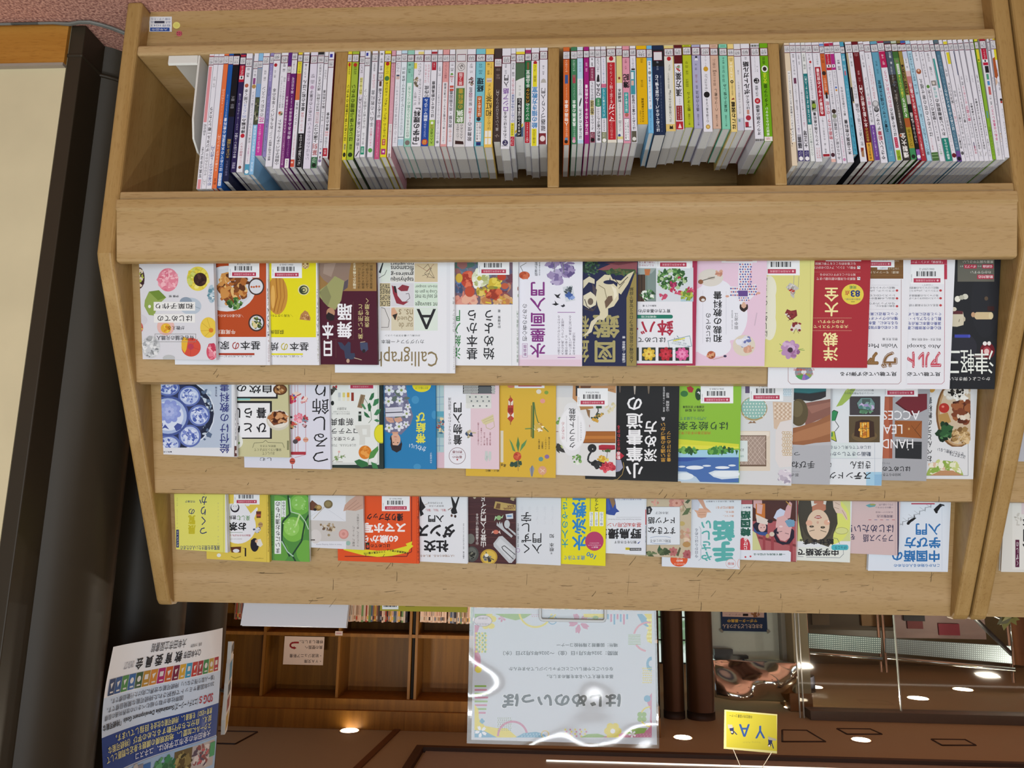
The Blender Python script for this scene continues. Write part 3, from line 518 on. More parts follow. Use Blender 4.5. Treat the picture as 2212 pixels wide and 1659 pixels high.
 (508,564,1130,WH,[('t',190,460,'4a6aa0','柔らかく強いからだになる',.3,.7),('r',472,515,'c86a88'),('r',517,858,'3a94a0'),('t',530,840,'e0f0f0','バレエの体づくり',.25,.7,1),('t',870,1002,'26282c','大人のための',.25,.75,1),('r',1012,1130,'868a6a',.0,.95),('t',1022,1065,'e6e8dc','コツ',.2,.7),('o',1105,22,'e8e6e0')],'white ballet book with a teal title block',dict(lab=(92,173))),
 (570,673,1130,'ddd8c8',[('o',190,26,'b02430'),('r',232,1098,'b4262e',.06,.92),('t',245,400,'f0d8d4','ノウハウ',.35,.6),('t',410,440,'e8c4c0','とは',.4,.6),('t',450,690,'f0d8d4','を上手く描く',.3,.65),('t',700,890,'f6ecea','マンガ',.18,.82,1),('t',900,1080,'e0a8a4','長く愛され続けたバイブル',.3,.6)],'red comic drawing manual with a cream foot',dict(lab=(80,165))),
 (678,743,1130,'dededc',[('r',160,462,'d8cc84'),('r',395,422,'8a3a2c',.3,.65),('t',525,680,'24242a','刺繍読本',.2,.8,2),('t',690,865,'3a3a40','はじめてさんからの',.3,.6),('t',880,1000,'6a6a70','ステッチの基礎'),('o',1050,16,'33498a',.35),('r',1062,1092,'d8cc84')],'white embroidery book with a pale yellow lower half',dict(lab=(78,160))),
 (746,827,1135,'d893a6',[('r',55,90,'d8929e'),('t',195,310,'7a3a4c','木下 蔵子',.3,.65),('t',362,520,'231f24','簿記',.05,.95,3),('r',568,800,'3a9a98',.15,.78),('t',580,785,'e2f0ee','はじめての',.3,.62,2),('o',820,22,'b0685a'),('r',858,1110,'3a5a6a',.12,.85),('r',864,1104,'e6e6e8',.15,.82),('t',875,1090,'26262c','基本がわかる！',.22,.44,1),('t',875,1090,'26262c','しっかり独立！',.54,.76,1)],'pink bookkeeping book with a teal pill',dict(lab=(92,180))),
 (831,897,1130,WH,[('t',185,300,'3a3a40','山と歩こう',.3,.7),('r',300,318,'2a2a2c',.2,.85),('r',322,590,'3f909c',.05,.85),('r',340,420,'dfe6e6',.15,.6),('r',435,490,'d8b0a0',.15,.6),('t',595,985,'1f1e22','はじめての富士山登頂',.2,.75,2),('r',1000,1125,'5a5648',.05,.9),('o',1088,22,'d9d8d0')],'white Mount Fuji climbing book with a teal block',dict(lab=(80,160))),
]),
(BAY_C2, [
 (73,189,975,'dcae14',[('t',240,290,'3a2a10','池田',.4,.65),('t',480,560,'3a2a10','田代久美',.38,.62),('t',685,955,'2a1f0c','大人のための算数講義',.4,.66,1),('t',820,955,'4a3a18','おもしろ数学',.22,.36)],'thick golden yellow book set lower than its neighbours',dict(lab=(138,233),side='dcdcd8',)),
 (187,250,1075,'6fb0d8',[('r',265,805,'e2e6ea',.1,.8),('t',275,360,'26345a','林 重雄',.3,.65,1),('o',400,20,'8a8a84'),('t',440,790,'2a4488','ビーチコーミング小事典',.25,.68,1),('t',820,1040,'33506e','ひろってうれしい海辺の宝物',.3,.62)],'light blue beachcombing book with a white panel',dict(lab=(138,232))),
 (250,378,1095,'1d2c48',[('r',140,330,'1e2226'),('r',160,265,'6a1f33',.1,.9),('r',168,258,'d6d5d8',.14,.86),('t',270,370,'8a94a4','根本 敬',.35,.55),('t',425,1060,'e4e8ee','はじめてのネパール山旅を愉しむ',.2,.52,2),('t',430,1060,'7a88a0','アンナプルナにヒマラヤの絶景を行く旅',.66,.76)],'thick navy mountain travel book',dict(lab=None,)),
 (384,492,1055,'d9d9d0',[('r',95,130,'d8c880'),('o',243,24,'b0282c'),('r',215,1055,'e0c878',.9,1),('t',310,375,'2a2a20','スキレット',.4,.65,1),('t',400,580,'4a4a40','料理科学と卵と朝食のすべて',.3,.5),('t',595,620,'2a2a24','！！',.45,.65),('t',620,950,'26241e','正しい目玉焼きの作り方',.36,.62,1),('r',975,1055,'d8bc70'),('P',[(.35,1030),(.75,1030),(.7,985),(.55,1005),(.4,985)],'2a2620')],'cream fried egg cookbook with a yellow head',dict(lab=(130,215))),
 (495,585,1038,WH,[('r',85,120,'5a1c20'),('r',208,298,'5c1a20'),('S',.45,350,.3,35,16,['4a7a3a','6a9a50','b03a3a'],.1),('t',395,665,'1f1e20','漢方薬',.08,.85,2),('t',675,755,'3a3a3a','わかる一',.45,.62),('r',768,932,'8a2028',.08,.82),('t',780,920,'e8d4d4','ていねいな',.25,.4),('t',780,920,'e8d4d4','解説がわかる',.52,.7),('r',945,1035,'b02630',.0,.9),('P',[(.25,1020),(.7,1020),(.47,965)],'ecd8d8')],'white herbal medicine book with dark red foot and pill',dict(lab=(122,210),d=0.128)),
 (591,689,1010,'b2bc28',[('r',95,103,'7a801a',.2,.8),('t',270,345,'4a5010','森田 敦子',.25,.6),('t',375,420,'4a5010','知識',.3,.6),('t',470,560,'4a5010','植物療法',.25,.6),('t',615,830,'26280c','整うオイル',.35,.72,1),('t',860,985,'33360f','暮らしの図鑑',.4,.65)],'chartreuse aroma oil book',dict(lab=(112,203))),
 (694,788,1022,'a9a8c4',[('r',213,235,'26262e',.4,.65),('P',[(.3,262),(.75,262),(.66,236),(.4,236)],'dcdce4'),('t',300,370,'4a4a68','福島 一恵',.3,.6),('t',420,510,'8a4a5a','香り×言葉',.3,.6),('t',540,580,'33334a','基礎',.35,.6),('t',600,832,'26263a','香りの作法',.3,.68,1),('t',862,990,'33334a','暮らしの図鑑',.4,.62)],'lavender grey scent book',dict(lab=(115,206))),
 (795,896,1060,WH,[('t',215,325,'4a4438','アトール・ヒ',.4,.62),('o',358,28,'c89a2e'),('t',415,445,'2a2a2a','ＮＫ',.35,.6),('t',450,600,'2a2a2c','「ゆるヨガ」',.3,.65),('o',645,34,'1f1e20'),('t',690,960,'2a2a2c','心と体を楽にする',.34,.62,1),('o',1005,26,'b8964a'),('o',1005,14,'e0c070')],'white yoga book with a black oval and a small sun',dict(lab=(120,208))),
]),
(BAY_C3, [
 (121,212,1025,'cfac96',[('r',98,104,'8a6a58',.2,.8),('t',245,345,'5a4236','日々暮らしに',.25,.65),('t',370,390,'5a4236','×'),('t',395,440,'5a4236','知識',.3,.6),('t',450,545,'5a4236','植物と楽しむ',.25,.6),('t',580,830,'2c201a','ハーブの癒し',.35,.72,1),('t',870,1000,'3a2c24','暮らしの図鑑',.4,.64)],'dusty beige pink herb book',dict(lab=(125,208))),
 (222,313,1030,'7fc8ac',[('r',98,104,'3a7a64',.2,.8),('t',225,300,'1f4a3c','菓子史',.35,.65),('t',320,400,'2a5a4a','四季と茶会',.3,.65),('t',420,505,'2a5a4a','知識と由来',.25,.6),('t',525,840,'162a22','和菓子の愉しみ',.35,.75,1),('t',875,1000,'1f3a30','暮らしの図鑑',.4,.64)],'mint green Japanese sweets book',dict(lab=(125,210))),
 (319,388,1060,'e4cc82',[('t',235,270,'6a5a2a','永田'),('t',280,485,'f2ead0','ＨＡＮＩＷＡ',.2,.75,2),('o',500,18,'2a2620'),('o',500,8,'e4cc82'),('t',520,655,'4a3e20','全国出会える仲間たち',.35,.65),('P',[(.3,705),(.8,700),(.7,680),(.35,690)],'8a3a28'),('t',725,1032,'1f1b12','はにわ図鑑',.2,.85,3)],'pale yellow haniwa figure guide',dict(lab=(133,215),d=0.148)),
 (390,465,1045,'dad9dc',[('t',370,420,'6a6a70','甘露',.4,.6),('t',500,860,'6a6a72','はじめての中国茶とおやつ',.35,.62),('r',905,1045,'c4c4d2'),('r',920,950,'7a9a98',.2,.5)],'plain white Chinese tea book with grey title',dict(lab=(138,220),d=0.148)),
 (467,565,1040,WH,[('t',222,255,'2a2a30','浜岡',.4,.65),('t',275,642,'1c1b1f','ポルトガル語',.14,.86,3),('t',650,810,'1c1b1f','はじめての',.3,.7,2),('r',815,865,'c08a78',.35,.65),('o',905,30,'a83040'),('r',950,1010,'a83040',.1,.5),('r',1005,1012,'2a2a2a',.1,.8)],'white Portuguese book with a red ball at its head',dict(lab=(130,212),side='b06a78')),
 (577,675,1170,WH,[('r',85,110,'9a9a98'),('r',88,108,'3a3a3a',.2,.3),('r',88,108,'3a3a3a',.5,.6),('t',220,390,'6a6a70','クレインスフレデリック',.35,.5),('t',325,390,'6a6a70','清水 誠',.6,.75),('o',490,32,'1e1d20'),('t',470,510,'e6e6e6','ＤＬ',.3,.7,1),('t',545,665,'2a2a2e','文法と練習',.3,.66,1),('o',715,32,'b0202c'),('t',700,730,'f0d0d0','音声',.35,.65),('t',760,1098,'1c1b1f','オランダ語の基礎',.26,.72,2),('r',1140,1168,'8a8a88'),('r',1140,1168,'3a3a38',.1,.16),('r',1140,1168,'3a3a38',.3,.36),('r',1140,1168,'3a3a38',.6,.66)],'white Dutch grammar book with black and red dots',dict(lab=(122,212))),
 (679,775,1165,'6aa416',[('t',225,305,'2a4a0c','森田',.25,.6,1),('o',357,38,'e4e8de'),('o',357,24,'3a2e28'),('t',402,520,'d2da36','文法',.25,.72,2),('t',525,780,'1c2a08','イタリア語',.26,.7,2),('t',788,1105,'e8eedc','解説がわかりやすい',.3,.66,1),('r',1115,1165,'e2dad4'),('t',1125,1150,'b04a58','語学',.2,.7)],'bright green Italian grammar book against the third divider',dict(lab=(122,212))),
]),
(BAY_D1, [
 (72,134,1440,'dccbb0',[('r',380,1175,'e6e4e0',.3,.95),('t',400,580,'2a2a2c','BOOKS&CAFE 編',.4,.75),('t',590,760,'2a2a2c','改訂版',.4,.75),('t',770,1160,'1f1e20','インドアボルダリング練習帖',.36,.78,1),('S',.2,1130,.12,130,12,['2a2420','6a4a38'],.1)],'cream climbing book beside the third divider',dict(lab=(92,180))),
 (136,199,1390,WH,[('t',190,300,'3a3a40','三浦 裕美',.3,.7),('t',310,420,'5a5a60','長く愛される',.3,.7),('r',458,522,'6a3a52',.25,.75),('t',530,880,'3a3a40','もっと表現力を磨く50のポイント',.3,.7),('t',890,1075,'5a3a7a','上達レッスン',.28,.72),('r',1090,1250,'a9a9b2',.15,.85),('t',1118,1245,'1e1c22','篠笛',.1,.9,2),('r',1270,1390,'352d66',.0,.95),('t',1280,1325,'dcdae6','コツ',.2,.8),('o',1360,24,'e8e8ea')],'white bamboo flute book with an indigo block on top',dict(lab=(92,178))),
 (202,258,1390,WH,[('t',195,310,'4a4a50','泉田 由美子',.3,.65),('t',590,820,'4a4a50','奏法と表現力を磨く',.3,.65),('t',835,1010,'a04a68','上達レッスン',.3,.7),('t',1040,1240,'1e1c22','大正琴',.12,.85,2),('r',1270,1390,'352d66',.0,.95),('t',1280,1325,'dcdae6','コツ',.2,.8),('o',1360,24,'e8e8ea')],'white zither book with an indigo block on top',dict(lab=(92,178))),
 (262,310,1390,'dfe2e0',[('t',190,360,'3a4442','伊藤 留美子'),('r',410,980,'1e767a'),('t',440,960,'e0efee','おとなのオカリナ入門',.25,.75,1),('t',1020,1330,'33584c','心ワクワク響けオカリナ')],'white ocarina book with a dark teal band',dict(lab=(92,175))),
 (311,384,1395,WH,[('t',190,255,'k','高松 ひろ',.3,.6),('o',280,14,'b83a3a',.6),('t',300,430,'3a3a40','すべてを楽しむ',.25,.6),('t',450,690,'2a2a30','きちんと技法をまなぶ',.25,.6),('r',705,835,'9aa09a',.1,.9),('P',[(.15,820),(.8,800),(.7,720),(.3,715)],'2f3a24'),('o',770,26,'8aa43a',.55),('t',842,1210,'1e1d22','アクリル画の教科書',.25,.75,2),('t',1240,1360,'b03a48','絵の具から',.2,.5),('t',1240,1360,'b03a48','表現を学ぶ',.58,.85)],'white acrylic painting book with an olive picture',dict(lab=(92,178))),
 (387,471,1342,WH,[('t',190,310,'2a2a2e','河合ひとし',.45,.7),('r',335,885,'a32632',.1,.9),('t',350,868,'f0e2e2','色鉛筆デッサンの技法書',.25,.72,2),('t',900,1300,'3a3a40','果物・器・布の質感はこう描く',.35,.6),('r',1310,1338,'9a2630',.05,.95)],'white coloured pencil book with a wide red band',dict(lab=(90,178))),
 (472,524,1400,WH,[('r',75,100,'6a8ac0'),('r',188,645,'c8622e'),('t',200,290,'4a2010','岩切 あい'),('o',405,24,'3a2a24',.45),('t',460,600,'f0d4c0','簡単な下絵から',.25,.75),('r',620,690,'2c2622',.25,.75),('t',720,770,'b03a48','絵',.1,.9,1),('t',775,1148,'b03a48','物語のカラー切り',.12,.9,2),('t',1165,1290,'4a3a3a','おはなし',.25,.75),('o',1320,24,'4a2a34'),('r',1365,1400,'e0b4a8')],'orange and white paper cutting book',dict(lab=(108,190))),
 (527,587,1412,WH,[('r',70,100,'b02238'),('r',190,372,'b5203c'),('r',308,342,'e6e6e8',.08,.92),('r',314,336,'2a2a2c',.35,.6),('t',195,300,'f2dce0','プチブティック',.3,.7),('t',390,800,'3a3a42','かご編みの基本テクニックがいっぱい',.3,.68),('o',832,26,'3a2c28'),('o',885,26,'8a9078'),('o',935,26,'b0b0b4'),('t',965,1370,'1f1e24','みんなの紙バンド図鑑',.2,.8,1)],'white paper band craft book with red foot and three discs',dict(lab=(100,178))),
 (587,632,1415,WH,[('r',65,95,'a83258'),('r',188,368,'ad2a7e'),('r',306,340,'e6e6e8',.08,.92),('r',312,334,'2a2a2c',.35,.6),('t',380,540,'4a4a52','かわいくたのしむ'),('o',565,12,'4a6ab0'),('o',595,12,'c88a3a'),('t',640,1095,'2a2a30','ペーパークイリングスタートブック',.2,.8),('t',1110,1340,'b86a92','はじめてでも作れる'),('o',1372,18,'c88ab0')],'white paper quilling book with a magenta foot',dict(lab=(98,175))),
 (635,708,1402,WH,[('t',255,370,'26252a','和田 賢治',.25,.7,1),('t',560,880,'26252a','暮らしの器を自分で作る',.28,.66,1),('t',925,1320,'1c1b20','木工旋盤の教科書',.2,.8,2)],'white woodturning textbook with bold black title',dict(lab=(92,178))),
 (708,755,1312,'4a9ab4',[('t',200,380,'d6eaf0','市川 絢子'),('r',380,430,'c06a78',.3,.7),('t',500,900,'8ac8da','シーグラスのある暮らし'),('t',905,1280,'1f4a58','もっと、もっと楽しむ')],'narrow teal book shorter than its neighbours',dict(lab=(108,185))),
]),
(BAY_D2, [
 (40,115,1395,WH,[('r',165,740,'b0a27c',.0,.28),('r',560,720,'1f1c1a',.0,.24),('t',180,330,'4a4a50','安達 祐子',.5,.8),('t',490,690,'5a5a60','彩色も楽しむ',.4,.6),('t',500,690,'5a5a60','基礎から学ぶ',.65,.85),('t',745,850,'26252a','仏画',.35,.9,1),('t',860,1215,'33323a','思い通りに描く',.4,.85),('P',[(.3,1340),(.7,1345),(.75,1240),(.3,1238)],'a07a5a'),('P',[(.3,1290),(.75,1260),(.75,1240),(.3,1238)],'8a3c28')],'white Buddhist painting book with a small statue',dict(lab=(82,178),side='1f1d24')),
 (118,187,1387,'6a1a20',[('t',180,215,'d8b8b8','小川'),('t',375,500,'d9b4b0','小川 貴彦',.3,.65),('t',540,1012,'ece0de','木で彫る根付入門',.22,.78,2),('t',1018,1170,'c9b04a','自分だけの',.25,.7,1),('r',1182,1385,'e0a53e',.1,.95),('t',1195,1370,'26200f','新装改訂版',.3,.7,1)],'maroon netsuke carving book with an amber block',dict(lab=(82,178))),
 (190,245,1382,WH,[('t',200,340,'2a2a30','秋山 文江',.3,.7,1),('t',450,660,'26252a','ガーデニング',.25,.8),('t',665,765,'c06a8a','極小',.2,.85,1),('t',770,955,'26252a','はじめての',.25,.75,1),('r',985,1380,'6a3f92'),('t',1000,1340,'e0d4ec','小さい庭で大きく育てる',.3,.7)],'white tiny gardening book with a purple block',dict(lab=(75,160))),
 (248,324,1408,WH,[('t',190,245,'3a3a40','清水',.4,.6),('t',320,530,'b03448','だれにもわかる',.3,.5),('t',420,545,'b03448','上手くなる',.6,.8),('t',555,690,'a8203a','３ステップ',.3,.68,1),('o',750,40,'9a9a9c'),('o',745,26,'c9c9ca'),('o',812,30,'3a3a3c'),('o',805,20,'8a8a8c'),('t',860,1045,'1c1b20','デッサン',.2,.76,2),('t',1050,1160,'a8203a','鉛筆',.15,.8,2),('t',1165,1372,'1c1b20','やさしい',.2,.76,2)],'white pencil sketching book with shaded grey spheres',dict(lab=(85,172))),
 (328,403,1392,'5f9cb4',[('t',270,410,'1f3a48','日向 雅弘',.35,.62),('t',485,1062,'1c2e3a','石膏デッサンの描き方教室',.2,.72,2),('t',1070,1260,'6a4a9a','はじめてでも',.3,.5),('t',1070,1260,'6a4a9a','描きつづける',.6,.8),('t',1280,1330,'b4d4e0','アート')],'steel blue plaster drawing book',dict(lab=(82,170))),
 (406,478,1382,WH,[('r',35,65,'b02a54'),('r',160,342,'b32256'),('t',195,310,'f0d8e2','阪下 千恵',.3,.7),('t',378,790,'b83a6a','かわいいおべんとう',.25,.75,1),('t',795,1110,'26252a','はじめて園児の',.25,.75,2),('r',1122,1240,'b8244a',.2,.7),('t',1135,1228,'f2dce2','フレッシュ',.32,.6),('r',1265,1380,'9cba30',.15,.85),('t',1280,1365,'2a3a10','朝日',.3,.7)],'white lunchbox book with crimson foot and lime block',dict(lab=(62,155))),
 (481,562,1378,'39342f',[('r',30,70,'4a5462'),('r',155,420,'4c5866'),('t',170,305,'dce0e6','林 陽巳',.45,.75,1),('t',330,620,'b4b8bc','なにから始める燻製',.35,.6),('S',.5,620,.4,180,14,['4a5058','2c2a28','5a5248'],.25),('t',640,1020,'c4beb4','つい旨き燻製はスパイスから',.35,.65),('t',1078,1352,'ece8e2','燻製大全',.12,.88,2),('o',1100,16,'a85a3a',.15)],'dark grey smoked food book with big white title',dict(lab=(78,160))),
 (563,627,1370,'5a8a44',[('r',42,68,'b9c4b0'),('r',160,235,'3f6a34'),('o',270,20,'7a7a5a'),('r',300,415,'e0e6d8',.3,.75),('t',308,408,'2a3a20','増補改訂',.4,.66),('t',425,680,'d6d44c','上達のコツ50',.25,.72,2),('t',685,895,'eef0e6','そば打ち',.2,.75,2),('r',908,1010,'a85a2c'),('r',1010,1245,'a88e30'),('t',1030,1220,'3a300f','つくる本'),('r',1245,1370,'3f8a58'),('o',1338,24,'1d2a20')],'green soba making book with yellow title',dict(lab=(75,162))),
 (629,673,1375,'1d1b1d',[('r',30,70,'7a6a38'),('r',160,650,'9a8640'),('r',310,640,'2a2420',.1,.8),('t',325,630,'c9b060','なぞって覚える入門'),('r',650,750,'b8b2a6'),('t',845,970,'e4e0da','仏画',.15,.9,1),('t',980,1190,'cfcac4','いちばん丁寧な'),('r',1258,1375,'8a5aa4'),('o',1340,22,'e4e0ea')],'olive and black Buddhist drawing book',dict(lab=(80,160))),
 (667,727,1385,'a8303a',[('r',40,68,'3a62a8'),('r',160,380,'dcdfe4'),('r',160,240,'c4cee2'),('r',380,440,'d8b8b4'),('r',440,515,'c07a78'),('t',240,350,'4a4a58','兪 芳芳',.3,.7),('t',515,690,'f0dcdc','水墨画',.15,.85,1),('t',695,1085,'f0dcdc','あなたにもきっと描ける',.22,.78,1),('t',1110,1330,'ecd0d0','新しい画法書について',.3,.7,1)],'red ink painting book fading to white at its foot',dict(lab=(80,158))),
 (729,781,1385,'a9cfe0',[('t',180,400,'2a4a58','高野七海の美術部'),('t',410,640,'33586a','器・小鉢・箸置き'),('t',760,900,'2a4a5a','楽しみ'),('t',905,1100,'26425a','陶芸しごと'),('t',1105,1320,'1f2f3a','器づくりと',.2,.8,1)],'pale blue pottery book with dark lettering',dict(lab=(80,158))),
]),
(BAY_D3, [
 (111,187,1385,WH,[('t',170,265,'3a3a40','黒田 健太郎',.4,.65),('o',385,30,'a05a3a',.45),('o',375,14,'d8b8a0',.45),('t',470,1115,'2a2a2e','はじめての花の寄せ植え',.25,.78,1),('t',1130,1265,'b05a68','季節ごとに',.25,.5),('r',1290,1385,'4a6e3e'),('r',1310,1318,'8aa87a'),('r',1345,1353,'8aa87a')],'white flower planting book with a dark green block',dict(lab=(80,162))),
 (189,245,1390,WH,[('t',175,450,'26252a','やるベジガーデンン',.25,.7,1),('o',555,20,'5a8a3e'),('t',590,925,'26252a','野菜のつくり方',.15,.85,2),('t',935,1165,'26252a','世界一カンタンな',.25,.7,1),('t',1200,1330,'5a9a5a','一番やさしい')],'white vegetable growing book with a tiny green leaf',dict(lab=(82,162))),
 (246,324,1390,WH,[('t',175,425,'4a4a50','三輪 正幸',.3,.65),('r',488,545,'8a8480',.15,.9),('o',515,16,'d0c8c0'),('t',562,680,'3a9a92','教科書',.25,.7),('t',690,930,'26252a','果樹栽培の',.2,.8,2),('t',935,1105,'1f1e22','おいしい',.25,.75,2),('r',1130,1390,'1e8070'),('t',1145,1370,'e0f0ec','基礎からわかる',.3,.7,1)],'white fruit tree book with a teal block on top',dict(lab=(78,162))),
 (327,374,1390,WH,[('r',240,570,'3a9890',.05,.5),('t',600,1000,'6a6a70','季節のフラワーアイテム'),('t',1010,1270,'7a6a70','プリザーブドで作る四季'),('o',1325,26,'6a1f2c')],'white preserved flower book with a thin teal strip',dict(lab=(84,160))),
 (376,429,1395,'4a7288',[('r',45,75,'5a6a70'),('t',200,520,'8aa8b8','きれいに咲かせる'),('t',535,1045,'dce6ea','はじめてのドライフラワー',.2,.8,2),('t',1060,1260,'a8c0cc','飾り方のコツ'),('r',1275,1395,'6a4a90'),('o',1362,24,'1d1824')],'slate blue dried flower book',dict(lab=(78,158))),
 (431,477,1390,WH,[('t',355,440,'26252a','津田 蘭子'),('t',510,745,'26252a','解決ＢＯＯＫ',.15,.9,1),('t',755,1085,'b8606a','「ミシンの困った！」',.15,.85),('t',1090,1250,'26252a','津田蘭子の',.25,.75,2),('o',1300,20,'5a5a5c')],'white sewing machine trouble book with red title',dict(lab=(82,160))),
 (483,530,1390,WH,[('r',50,80,'dcd03a'),('r',172,302,'d8cc2e',.25,1),('t',600,670,'4a4a50','裁縫'),('t',695,1090,'2a2a2e','はじめての親子ソーイング',.2,.8,1),('t',1110,1350,'6a6a70','やさしい型紙と手順')],'white home sewing book with a yellow box near its foot',dict(lab=(82,160))),
]),
(BAY_D4, [
 (4,58,1440,WH,[('r',225,355,'d8cc2e',.0,.02),('r',210,480,'2a3a68',.88,1),('t',580,940,'2a2a2e','あのお花アクセサリー',.3,.75,1),('t',945,1010,'2a2a2e','樋口',.25,.75,2),('t',1030,1390,'8a8a90','やさしく編む花のアイテム')],'white knitted accessory book with a dark blue edge',dict(lab=(125,205))),
 (61,110,1440,WH,[('t',490,590,'3a3a40','瀬尾 幸子'),('t',600,800,'c05a78','結びの飾り方'),('t',820,995,'b84a6a','飾り結び',.1,.85,2),('t',1000,1180,'3a3a48','はじめてでもできる'),('r',1230,1300,'2f2a5a',.4,.6),('t',1270,1360,'b04a60','増補版',.3,.9)],'white decorative knot book with pink title',dict(lab=(125,205))),
 (113,173,1440,WH,[('t',790,1310,'26252a','左利きさんのためのはじめての棒針編み',.22,.7,2),('t',480,560,'8a8a90','佐野光',.35,.6),('P',[(.2,1390),(.3,1390),(.8,1330),(.7,1330)],'9a9a9c'),('P',[(.7,1390),(.8,1390),(.3,1330),(.2,1330)],'9a9a9c')],'white left-handed knitting book with crossed needles',dict(lab=(120,200))),
 (176,240,1440,WH,[('t',480,560,'8a8a90','佐野光',.35,.6),('t',740,1310,'26252a','左利きさんのためのはじめてのかぎ針編み',.22,.7,2),('P',[(.3,1385),(.7,1335),(.75,1345),(.4,1385)],'7a7672')],'white left-handed crochet book with a hook',dict(lab=(115,200))),
 (243,292,1435,WH,[('t',470,560,'26252a','青木 恵理子',.3,.7,1),('t',580,1160,'3a3a40','自分で編めるショールからチョッキ小物まで',.25,.7),('t',1190,1390,'2a2a2e','はじめての編針',.25,.7)],'narrow white shawl knitting book',dict(lab=(110,195))),
 (295,340,1420,'84b034',[('r',70,95,'dccc30'),('r',192,330,'d8cc34',.15,1),('o',310,12,'7a7420'),('r',880,960,'5a90a0',.3,.7),('t',1060,1380,'2f4a14','ソックスのはじめて編む')],'lime green sock knitting book with a yellow foot',dict(lab=(105,188))),
 (343,427,1425,'dcdbe0',[('r',62,95,'a82c34'),('r',182,368,'b5203c',.1,.95),('r',302,336,'e6e6e8',.08,.95),('r',308,330,'2a2a2c',.4,.65),('t',190,295,'f2dce0','プチブティ',.4,.7),('r',376,452,'232225',.3,.92),('r',465,528,'4a9a78',.35,.75),('r',545,592,'4a8ac0',.35,.75),('r',608,698,'c0605e',.35,.75),('t',715,810,'26252a','基礎 縫い',.35,.65),('t',822,1210,'c45080','手ぬいの基本レッスン',.3,.75,2),('t',1225,1380,'3a3a40','大人のためのソーイング',.3,.7)],'white hand stitching lesson book with red foot and coloured pills',dict(lab=(92,185))),
 (428,470,1425,WH,[('t',500,935,'26252a','ひとりで編む毛糸を楽しむ手仕事',.3,.75),('t',985,1110,'2a2a30','くつした',.2,.8,1),('S',.5,1180,.3,60,10,['c8a878','b09878'],.2),('t',1260,1370,'3a3a40','ハンドメイド')],'narrow white sock book next to the last one',dict(lab=(108,205))),
 (478,536,1400,WH,[('r',55,85,'dccc30',.5,1),('r',180,308,'d8cc2e',.5,1),('P',[(0,290),(.55,275),(.75,480),(.4,520),(0,500)],'a8552c'),('P',[(0,520),(.4,520),(.5,560),(0,600)],'d0b098'),('t',400,650,'2a2a2e','伊藤 浩子',.6,.9),('o',755,16,'2a2024',.75),('o',780,14,'a83a30',.75),('t',850,1290,'2a2a2e','ミシンソーイングスタートブック',.6,.92)],'white dressmaking book touching the side panel',dict(lab=(85,190))),
]),
]
for org, rows in SPINES:
    for row in rows: spine_book(org, row)
